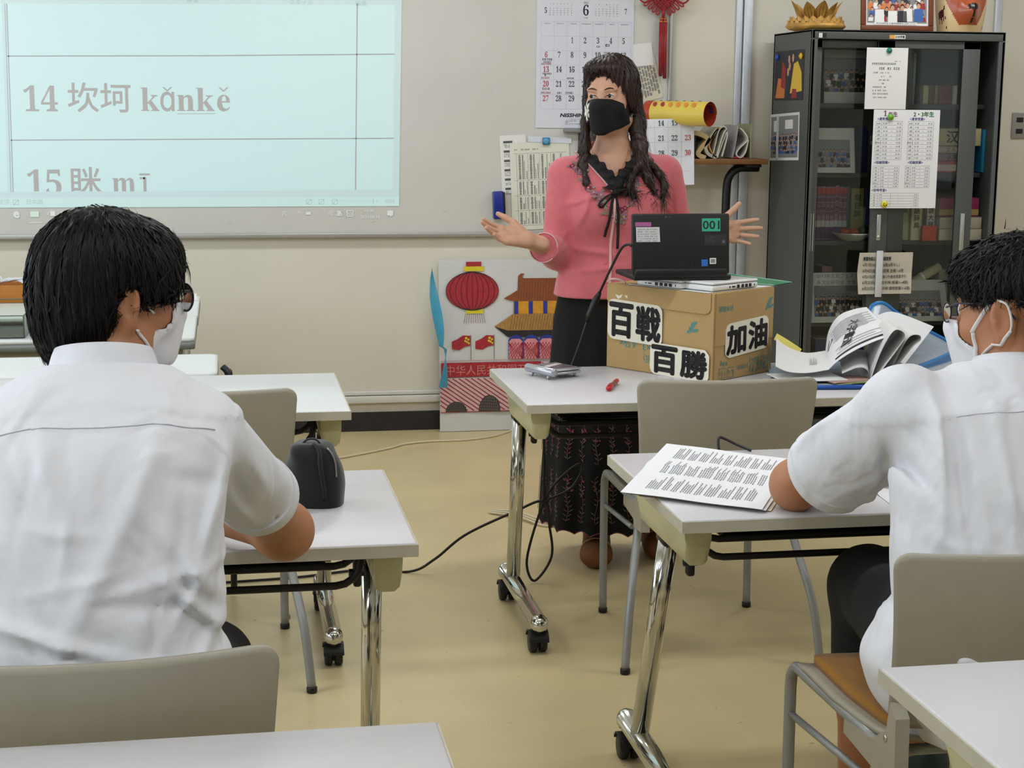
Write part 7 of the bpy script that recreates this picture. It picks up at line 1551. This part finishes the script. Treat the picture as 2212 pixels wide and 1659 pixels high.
# ------------------------------------------------------------------ teacher standing behind the table, both hands open
def teacher():
    fr = Frame((1.207, 4.965, 1.500), yaw=math.radians(146), pitch=-.05, roll=.03, sc=.98); hf = fr.f(lambda q: head_f(q, True, slit=True))
    neck = lambda p: cone(p, (1.213, 4.975, 1.43), (1.226, 5.0, 1.29), .047, .058)
    stab = [(.862, 1.222, 4.985, .182, .132), (.92, 1.222, 4.985, .172, .128), (1.0, 1.224, 4.985, .152, .116), (1.08, 1.226, 4.985, .149, .114), (1.16, 1.228, 4.985, .162, .116), (1.23, 1.23, 4.985, .178, .106), (1.275, 1.232, 4.99, .176, .090), (1.31, 1.232, 4.995, .138, .076), (1.335, 1.231, 5.0, .090, .068), (1.36, 1.23, 5.0, .066, .060)]
    def torso(p, off=0.0):
        d = loft(p, stab, 2.25); m = np.stack([np.abs(p[..., 0]-1.222), p[..., 1], p[..., 2]], -1); d = smin(d, ell(m, (.068, 4.905, 1.145), (.062, .058, .062)), .05); return d-off
    SR, ER, CR, WR = np.array([1.070, 4.99, 1.255]), np.array([1.040, 4.965, 1.012]), np.array([.972, 4.852, 1.038]), np.array([.905, 4.772, 1.070])
    SL, EL, CL, WL = np.array([1.390, 4.99, 1.262]), np.array([1.452, 5.0, 1.025]), np.array([1.478, 4.90, 1.048]), np.array([1.492, 4.80, 1.090])
    JR = hand_joints(.22, .07, curls=(.18, .24, .30, .36), thumb=((.022, .024, .008), (.050, .046, .016), (.078, .062, .016), (.102, .074, .014))); hr = Hand(WR, (-.95, -.14, .22), (.10, -.66, .74), False, JR, .93)
    JL = hand_joints(.16, .16, curls=(.10, .14, .16, .22), thumb=((.022, .024, .008), (.048, .050, .016), (.072, .074, .016), (.092, .094, .012))); hl = Hand(WL, (.97, -.10, .02), (.10, -.97, -.12), True, JL, .93)
    armR = lambda p: smin(cone(p, ER, WR, .038, .0235), cone(p, SR, ER, .040, .036), .02); armL = lambda p: smin(cone(p, EL, WL, .038, .0235), cone(p, SL, EL, .040, .036), .02)
    def upper(p): return smin(smin(hf(p), neck(p), .025), torso(p, -.014), .035)
    def legs(p): return smin(chain(p, [(1.165, 5.0, .5), (1.175, 4.985, .22), (1.178, 4.975, .06)], [.07, .048, .036], .02), chain(p, [(1.36, 5.03, .5), (1.388, 5.05, .22), (1.395, 5.05, .06)], [.07, .048, .036], .02), .01)
    body = skin_mesh([(upper, (1.06, 4.83, 1.10), (1.40, 5.12, 1.64), .0034, 0), (lambda p: smin(armR(p), hr.f(p), .012), *hr.box(.02), .0028, 0), (lambda p: smin(armL(p), hl.f(p), .012), *hl.box(.02), .0028, 0), (armR, (.88, 4.74, .96), (1.11, 5.04, 1.12), .005, 0), (armL, (1.42, 4.76, .97), (1.52, 5.05, 1.12), .006, 0), (legs, (1.08, 4.92, .04), (1.48, 5.13, .56), .009, 0)], 'person', [M_skinT])
    tag(body, 'woman teacher in pink cardigan and black mask with both hands spread open', 'person')
    # cardigan
    M_knit = mat('rose pink knit', (206, 106, 112), .8, var=(50, .05), bump=(500, .35, .0008), sheen=.25); M_trim = mat('pale pink trim', (226, 178, 172), .7); M_blk = mat('black ruffle cloth', (14, 12, 14), .75)
    zb, xc = 1.214, 1.198
    def vee(p): return np.maximum((np.abs(p[..., 0]-xc-.10*(p[..., 2]-zb))-(p[..., 2]-zb)*.92)*.68, p[..., 1]-5.01)
    def knit_full(p):
        d = torso(p, .004)
        a = smin(cone(p, SR, ER, .060, .050), cone(p, ER, CR, .050, .046), .03); a = smax(a, plane(p, CR, CR-ER), .003); d = smin(d, a, .022)
        a = smin(cone(p, SL, EL, .060, .050), cone(p, EL, CL, .050, .046), .03); a = smax(a, plane(p, CL, CL-EL), .003); d = smin(d, a, .022)
        for (c, dr, n, l, w, am) in [((1.10, 4.91, 1.185), (.8, 0, .35), (-.35, 0, .8), .05, .009, .008), ((1.105, 4.90, 1.155), (.3, 0, .9), (.9, 0, -.3), .05, .009, .008), ((1.35, 4.91, 1.175), (-.8, 0, .4), (.4, 0, .8), .05, .009, .008), ((1.345, 4.91, 1.15), (-.3, 0, .9), (.9, 0, .3), .05, .009, .007), ((1.15, 4.87, 1.02), (1, 0, -.12), (.1, 0, 1), .07, .010, .006), ((1.17, 4.86, .97), (1, 0, .15), (-.1, 0, 1), .07, .010, .005), ((1.04, 4.93, 1.06), (.6, -.2, .6), (-.6, 0, .6), .03, .008, .006), ((1.035, 4.92, 1.03), (.7, -.2, .4), (-.4, 0, .8), .03, .008, .006), ((1.45, 4.95, 1.15), (.15, 0, 1), (1, 0, -.1), .08, .007, .005), ((1.41, 4.94, 1.16), (-.15, 0, 1), (1, 0, .1), .07, .007, -.005)]: d = d-fold(p, c, dr, n, l, w, am)
        return d
    def knit(p):
        d = knit_full(p); d = smax(d, -vee(p), .004); hole = cone(p, (1.228, 5.0, 1.30), (1.222, 4.99, 1.42), .066, .066); d = smax(d, -hole, .004); d = smax(d, .872-p[..., 2], .003)
        return d
    kn = skin_mesh([(knit, (.92, 4.78, .855), (1.56, 5.13, 1.37), .0050, 0)], 'cardigan', [M_knit], body)
    def fy(x, z, f=knit_full):
        ys = np.linspace(4.80, 5.03, 120); P = np.stack([np.full(120, x), ys, np.full(120, z)], -1).astype(np.float32); v = f(P); i = np.argmax(v < 0); return ys[i] if (v < 0).any() else 4.98
    def onbody(pts, off=.003): return [(x, fy(x, z)-off, z) for (x, z) in pts]
    edgeL = [(xc-.004, zb-.004), (xc-.030, zb+.030), (xc-.058, zb+.064), (xc-.082, zb+.094), (xc-.098, zb+.118)]; edgeR = [(xc+.004, zb-.004), (xc+.040, zb+.032), (xc+.074, zb+.066), (xc+.100, zb+.094), (xc+.116, zb+.116)]
    for e in (edgeL, edgeR):
        P = onbody(bezier([(a, 0, b_) for a, b_ in e], 6) and [(q[0], q[2]) for q in bezier([(a, 0, b_) for a, b_ in e], 6)], .004); MB().tube(P, .0042, 8).build('neck_trim', M_trim, kn)
        s = -1 if e is edgeL else 1; n = len(P); b = MB()
        def rf(u, v, P=P, s=s, n=n):
            x = u*(n-1); i = int(min(x, n-2)); t = x-i; p = np.array(P[i])*(1-t)+np.array(P[i+1])*t; w = .044*(1-.25*u); wv = math.sin(u*34)*.0075*v; return (p[0]-s*(w*v+.002*math.sin(u*34+1)*v), p[1]-.009-.012*v+wv-.004*math.sin(v*PI)+.014*v*v, p[2]+.004*math.cos(u*34)*v+.010*v)
        b.grid(rf, 90, 6); b.build('ruffle', M_blk, kn)
    pl = onbody([(xc-.002, zb-.01), (xc-.004, 1.15), (xc-.008, 1.05), (xc-.010, .96), (xc-.012, .876)], .003); pl = bezier(pl, 6); MB().tube(pl, .0048, 8, flat=.6).build('placket', M_trim, kn)
    for z in (1.165, 1.105, 1.045, .985, .925): x = xc-.024; y = fy(x, z); MB().lathe([(.005, 0), (.005, .0015), (.004, .0022), (0, .0022)], 12, M=Matrix.Translation((x, y, z)) @ Matrix.Rotation(PI/2, 4, 'X')).build('button', M_knit, kn)
    # ribbon bow
    yk = fy(xc, zb-.006)-.014; k = np.array([xc, yk, zb-.006])
    def R3(*q): return [tuple(k+np.array(p)) for p in q]
    for q in ([(0, 0, 0), (-.030, -.006, -.012), (-.054, -.004, -.034), (-.046, .002, -.044), (-.022, .002, -.022), (0, 0, 0)], [(0, 0, 0), (.030, -.008, .010), (.055, -.004, .010), (.056, .004, -.004), (.028, .002, -.006), (0, 0, 0)], [(0, 0, 0), (-.014, 0, -.04), (-.022, 0, -.09), (-.032, 0, -.138)], [(0, 0, 0), (.008, 0, -.05), (.011, 0, -.11), (.010, 0, -.175)]):
        P = bezier(R3(*q), 7); P = [(p[0], min(p[1], fy(p[0], p[2])-.006), p[2]) for p in P]; MB().tube(P, .0046, 8, flat=.55).build('ribbon', M_blk, kn)
    MB().tube(R3((-.008, -.002, .004), (.008, -.002, -.004)), .009, 10).build('ribbon_knot', M_blk, kn)
    # embroidered blossoms beside the neckline
    R = random.Random(4); EC = [mat('plum thread', (120, 42, 74), .8), mat('mauve thread', (150, 106, 132), .8), mat('sage thread', (136, 126, 108), .8), mat('gold thread', (206, 160, 92), .8)]
    for s in (-1, 1):
        for i in range(15):
            t = i/14; x = (1.084+.100*t+R.uniform(-.012, .012)) if s < 0 else (1.318-.105*t+R.uniform(-.012, .012)); z = (1.290-.160*t if s < 0 else 1.298-.175*t)+R.uniform(-.006, .006); y = fy(x, z)
            b = MB(); r = R.uniform(.0055, .0105); mi = R.choice((0, 0, 1, 1, 2))
            for k_ in range(5): a = k_*1.257+R.random(); disc(b, math.cos(a)*r*.75, math.sin(a)*r*.75, r*.6, r*.5, .0012+k_*1e-5, mi, 7)
            disc(b, 0, 0, r*.35, r*.35, .0016, 3 if mi != 2 else 2, 6)
            for k_ in range(2): a = R.uniform(0, 6.28); b.poly([(math.cos(a)*r, math.sin(a)*r), (math.cos(a+.3)*r*1.9, math.sin(a+.3)*r*1.9), (math.cos(a)*r*2.6, math.sin(a)*r*2.6), (math.cos(a-.3)*r*1.9, math.sin(a-.3)*r*1.9)], .0010, 2)
            g = grad(knit_full, np.array([[x, y, z]]))[0]; q = Vector(g).to_track_quat('Z', 'Y'); o = b.build('embroidered_flower', EC, kn); o.location = Vector((x, y, z))+Vector(g)*.0030; o.rotation_euler = q.to_euler()
    band('cuff_trim', M_trim, kn, CR-(CR-ER)/np.linalg.norm(CR-ER)*.004, CR-ER, (0, 0, 1), .0475, .0475, .006, t=.003)
    # necklace
    nk = lambda p: upper(p); pts = []
    for t in np.linspace(-1, 1, 21): x = 1.205+t*.055; z = 1.262+.075*t*t; pts.append((x, fy(x, z, upper)-.0015, z))
    MB().tube(pts, .0009, 6).build('necklace', M_goldr, body); p = pts[10]; MB().lathe([(.004, -.001), (.0062, 0), (.004, .001)], 14, M=Matrix.Translation((p[0], p[1]-.001, p[2]-.007)) @ Matrix.Rotation(PI/2, 4, 'X')).build('pendant', mat('pearl pendant', (232, 214, 180), .2, metal=.4), body)
    # skirt
    M_skirt = mat('black skirt cloth', (5, 5, 6), .9, bump=(150, .2, .001))
    st = [(.885, .160, .116), (.80, .176, .130), (.65, .184, .150), (.48, .195, .168), (.30, .202, .182), (.118, .208, .196)]
    def sk(u, v):
        a = 2*PI*u; z = .885-.767*v; A = np.interp(-z, [-q[0] for q in st], [q[1] for q in st]); B = np.interp(-z, [-q[0] for q in st], [q[2] for q in st]); pl = 1+.055*v*math.sin(9*a+1.2*math.sin(3*a))
        if v > .97: z += .012*abs(math.sin(a*11))
        return (1.214+math.cos(a)*A*pl, 4.990+math.sin(a)*B*pl, z)
    b = MB(); b.grid(sk, 220, 34, closed_u=True); so = b.build('skirt', M_skirt, body)
    e1 = mat('pink embroidery', (140, 70, 80), .8); e2 = mat('grey green embroidery', (112, 106, 96), .8); eb = MB()
    def spt(u, v, off=.003): p = Vector(sk(u % 1, v)); q = p-Vector((1.214, 4.99, p.z)); return p+q.normalized()*off
    def leaf(u, v, du, dv, w, mi):
        a, c = spt(u, v), spt(u+du, v+dv); d = (c-a); n = Vector((0, 0, 1)).cross((a-Vector((1.214, 4.99, a.z)))).normalized(); l = d.length; s_ = (d.cross((a-Vector((1.214, 4.99, a.z))).normalized())).normalized()*w; eb.add([a, a+d*.5+s_, c, a+d*.5-s_], [(0, 1, 2, 3)], mi)
    for ci in range(26):
        u0 = ci/26+.004; R_ = random.Random(ci)
        for v0, v1 in ((.36, .46), (.52, .70), (.74, .96)):
            v = v0+R_.uniform(0, .03); prev = spt(u0, v)
            while v < v1:
                u = u0+.0035*math.sin(v*40+ci); nx = spt(u, v); eb.tube([prev, nx], .0008, 4, mi=0 if R_.random() < .5 else 1); prev = nx
                for s in (-1, 1):
                    if R_.random() < .75: leaf(u, v, s*.010*R_.uniform(.7, 1.2), -.014, .0016, R_.choice((0, 1, 1)))
                v += .019
            if v0 > .5: [leaf(u0+R_.uniform(-.006, .006), v0+R_.uniform(.03, .09), R_.uniform(-.010, .010), R_.uniform(-.012, .012), .003, 0) for _ in range(7)]
    eb.build('embroidery', [e1, e2], so)['kind'] = 'stuff'
    hm_ = MB(); hm_.tube([tuple(Vector(sk(i/440, 1.0))) for i in range(440)], .0016, 5, closed=True); hm_.build('hem_stitching', e1, so)
    # shoes
    M_sh = mat('tan brown suede', (128, 82, 46), .7, var=(30, .12)); M_st = mat('pale stitching', (206, 184, 150), .7)
    for (tx, ty, hx, hy) in ((1.148, 4.815, 1.195, 5.01), (1.385, 4.885, 1.405, 5.09)):
        T_, H_ = np.array([tx, ty]), np.array([hx, hy]); dv = (T_-H_)/np.linalg.norm(T_-H_)
        def shoe(p, T_=T_, H_=H_, dv=dv):
            a = T_-dv*.055; c = H_+dv*.03; d = cone(p, (a[0], a[1], .042), (c[0], c[1], .045), .054, .038, ((0, 0, 1), .85)); d = smin(d, cone(p, (c[0], c[1], .05), (c[0]+dv[0]*.02, c[1]+dv[1]*.02, .105), .040, .036), .03); d = smin(d, cone(p, (a[0], a[1], .05), (c[0]+dv[0]*.03, c[1]+dv[1]*.03, .085), .03, .034), .03); return smax(d, .002-p[..., 2], .005)
        sh = skin_mesh([(shoe, (min(tx, hx)-.07, ty-.03, -.004), (max(tx, hx)+.07, hy+.05, .15), .0052, 0)], 'shoe', [M_sh], body); pt = []
        for t in np.linspace(-1, 1, 17): q = T_-dv*(.062+.030*t*t)+np.array([-dv[1], dv[0]])*t*.056; pt.append((q[0], q[1], .078-.052*t*t))
        pt = project(shoe, np.array(pt)); MB().tube([tuple(q) for q in pt], .0026, 6).build('stitching', M_st, sh)
    # hair
    lk = [([(1.282, 4.995, 1.50), (1.292, 4.975, 1.42), (1.296, 4.940, 1.35), (1.297, 4.905, 1.295), (1.308, 4.875, 1.25), (1.322, 4.870, 1.215)], [.030, .027, .022, .016, .009, .003]), ([(1.296, 4.93, 1.35), (1.278, 4.885, 1.29), (1.252, 4.862, 1.255), (1.243, 4.855, 1.225), (1.256, 4.850, 1.200)], [.011, .008, .0055, .0042, .002]), ([(1.312, 4.93, 1.31), (1.348, 4.885, 1.265), (1.362, 4.872, 1.225), (1.350, 4.868, 1.192)], [.010, .007, .005, .002]), ([(1.136, 4.985, 1.50), (1.128, 4.970, 1.42), (1.122, 4.955, 1.35), (1.110, 4.925, 1.29), (1.116, 4.895, 1.235), (1.128, 4.882, 1.195)], [.012, .013, .013, .011, .007, .002]), ([(1.22, 5.05, 1.50), (1.225, 5.075, 1.38), (1.225, 5.085, 1.27)], [.066, .056, .042])]
    def hairf(p):
        q = fr.loc(p); d = ell(q, (0, -.018, .048), (.0815, .103, .090)); d = smin(d, ell(q, (.01, .045, .098), (.056, .045, .022)), .03); m = np.stack([np.abs(q[..., 0]), q[..., 1], q[..., 2]], -1); d = smin(d, ell(q, (-.074, .008, .020), (.016, .034, .070)), .025); d = smin(d, ell(q, (.072, -.002, .020), (.012, .030, .070)), .02)
        d = smax(d, -ell(q, (.006, .118, .012), (.062, .070, .078)), .012); d = smax(d, -(q[..., 2]+.05), .02); d = d*fr.sc
        for pts, rs in lk: d = smin(d, chain(p, pts, rs, .02), .018)
        d = smax(d, -smin(cone(p, fr.wld((0, .02, -.03)), fr.wld((0, .12, -.02)), .060, .062), cone(p, (1.205, 4.945, 1.42), (1.20, 4.88, 1.28), .042, .050), .02), .006)
        a = np.arctan2(q[..., 0], -q[..., 1]); return d-.0018*np.sin(a*30+2*np.sin(p[..., 2]*50))-.001*np.sin(a*63+p[..., 2]*60)
    hair = skin_mesh([(hairf, (1.06, 4.82, 1.17), (1.40, 5.18, 1.65), .0040, 0)], 'hair', [M_hairT], body)
    G = np.random.default_rng(8); n = 2200; th = G.uniform(0, 2*PI, n); ph = np.arccos(G.uniform(-.4, 1, n)); Lq = np.stack([np.sin(ph)*np.cos(th)*.09, -.016+np.sin(ph)*np.sin(th)*.11, .05+np.cos(ph)*.095], -1); Lq = Lq[~((Lq[:, 1] > .025) & (Lq[:, 2] < .075))]
    dr = Lq-np.array([.012, .02, .15]); dr[:, 2] -= .05; strands(hairf, fr.wld(Lq), (dr/vlen(dr)[:, None])@fr.R.T, 'hair_strand', M_hairT, hair, steps=8, step=.016, w=.0020, off=.0012, grav=1.0, seed=9, free=.1)['kind'] = 'stuff'
    roots = []
    for pts, rs in lk[:4]:
        for _ in range(240): t = G.uniform(0, len(pts)-1.3); i = int(t); c = np.array(pts[i])*(1-t+i)+np.array(pts[i+1])*(t-i); roots.append(c+G.normal(0, 1, 3)*rs[i]*.8)
    roots = np.array(roots); strands(hairf, roots, np.tile(np.array([0, -.25, -1.0]), (len(roots), 1))+G.normal(0, .1, roots.shape), 'hair_strand', M_hairT, hair, steps=9, step=.011, w=.0015, off=.0018, grav=.5, seed=10, free=.55, wave=.0026)['kind'] = 'stuff'
    # eyes, brows, lashes
    eyes(fr, body, look=(.30, .02))
    hq = lambda q: head_f(q.astype(np.float32), True, slit=False)
    def onface(pts, off): P = project(hq, np.array(pts), 8); return fr.wld(P+grad(hq, P)*off)
    for s in (-1, 1):
        MB().tube([tuple(q) for q in onface([(s*x, .10, z) for x, z in ((.013, .0265), (.022, .0315), (.033, .0345), (.041, .0330), (.048, .0290))], .0006)], [.0016, .0032, .0034, .0026, .0010], 6, flat=.7).build('eyebrow', M_brow, body)
        MB().tube([tuple(q) for q in onface([(s*x, .10, z) for x, z in ((.0165, .0050), (.022, .0088), (.031, .0104), (.040, .0088), (.0460, .0050))], .0004)], [.0006, .0011, .0012, .0012, .0008], 6).build('upper_lash', M_iris, body)
        MB().tube([tuple(q) for q in onface([(s*x, .10, z) for x, z in ((.019, .0040), (.031, .0016), (.043, .0036))], .0002)], .0005, 5).build('lower_lash', M_brow, body)
    # black mask with a white blossom
    M_mk = mat('black cotton mask', (12, 12, 15), .85, bump=(300, .3, .0008))
    def maskf(q):
        base = smin(head_f(q, True), cone(q, (0, .110, -.026), (0, .088, -.088), .018, .026), .035)-.005; sh = np.abs(base)-.0030
        ax_ = np.abs(q[..., 0]); reg = smax(q[..., 2]-(.002-.10*ax_-.9*np.maximum(ax_-.02, 0)**2*6), -(q[..., 2]+.116-.55*np.maximum(ax_-.012, 0)), .008); reg = smax(reg, ax_-.070, .006); reg = smax(reg, .012-q[..., 1], .006); return smax(sh, reg, .002)
    mk = skin_mesh([(fr.f(maskf), (1.08, 4.82, 1.36), (1.31, 5.03, 1.53), .0034, 0)], 'face_mask', [M_mk], body)
    for s in (-1, 1):
        for pts in ([(s*.068, .018, -.012), (s*.074, .004, .004), (s*.080, -.012, .014)], [(s*.062, .018, -.080), (s*.074, .0, -.05), (s*.082, -.014, -.03)]): MB().tube([tuple(fr.wld(q)) for q in bezier(pts, 4)], .0016, 6).build('ear_loop', M_elastic, mk)
    fc = fr.wld((.040, .098, -.040)); gn = Vector(fr.wld((.062, .128, -.040))-fc).normalized(); q = gn.to_track_quat('Z', 'Y').to_matrix().to_4x4(); M_blo = mat('white lace petal', (226, 224, 214), .7)
    for k_ in range(9):
        a = k_*2*PI/9; pt = MB(); L2 = .021 if k_ % 2 else .026; pt.grid(lambda u, v: ((u-.5)*.011*math.sin(PI*min(1, .12+v*.88)), .003+L2*v, .004*math.sin(v*PI)+.003*(k_ % 2)), 4, 6); pt.v = [tuple(Matrix.Translation(Vector(fc)+gn*.004) @ q @ Matrix.Diagonal((.62, 1.25, 1, 1)) @ Matrix.Rotation(a, 4, 'Z') @ Vector(v_)) for v_ in pt.v]; pt.build('petal', M_blo, mk)
    rg = hl.wld(JL[0][2][0][0]*.6+JL[0][2][0][1]*.4); ax = Vector(hl.wld(JL[0][2][0][1])-hl.wld(JL[0][2][0][0])).normalized(); MB().lathe([(.0090, -.0012), (.0098, 0), (.0090, .0012), (.0086, 0), (.0090, -.0012)], 18, M=Matrix.Translation(rg) @ ax.to_track_quat('Z', 'Y').to_matrix().to_4x4()).build('ring', M_goldr, body)
teacher()
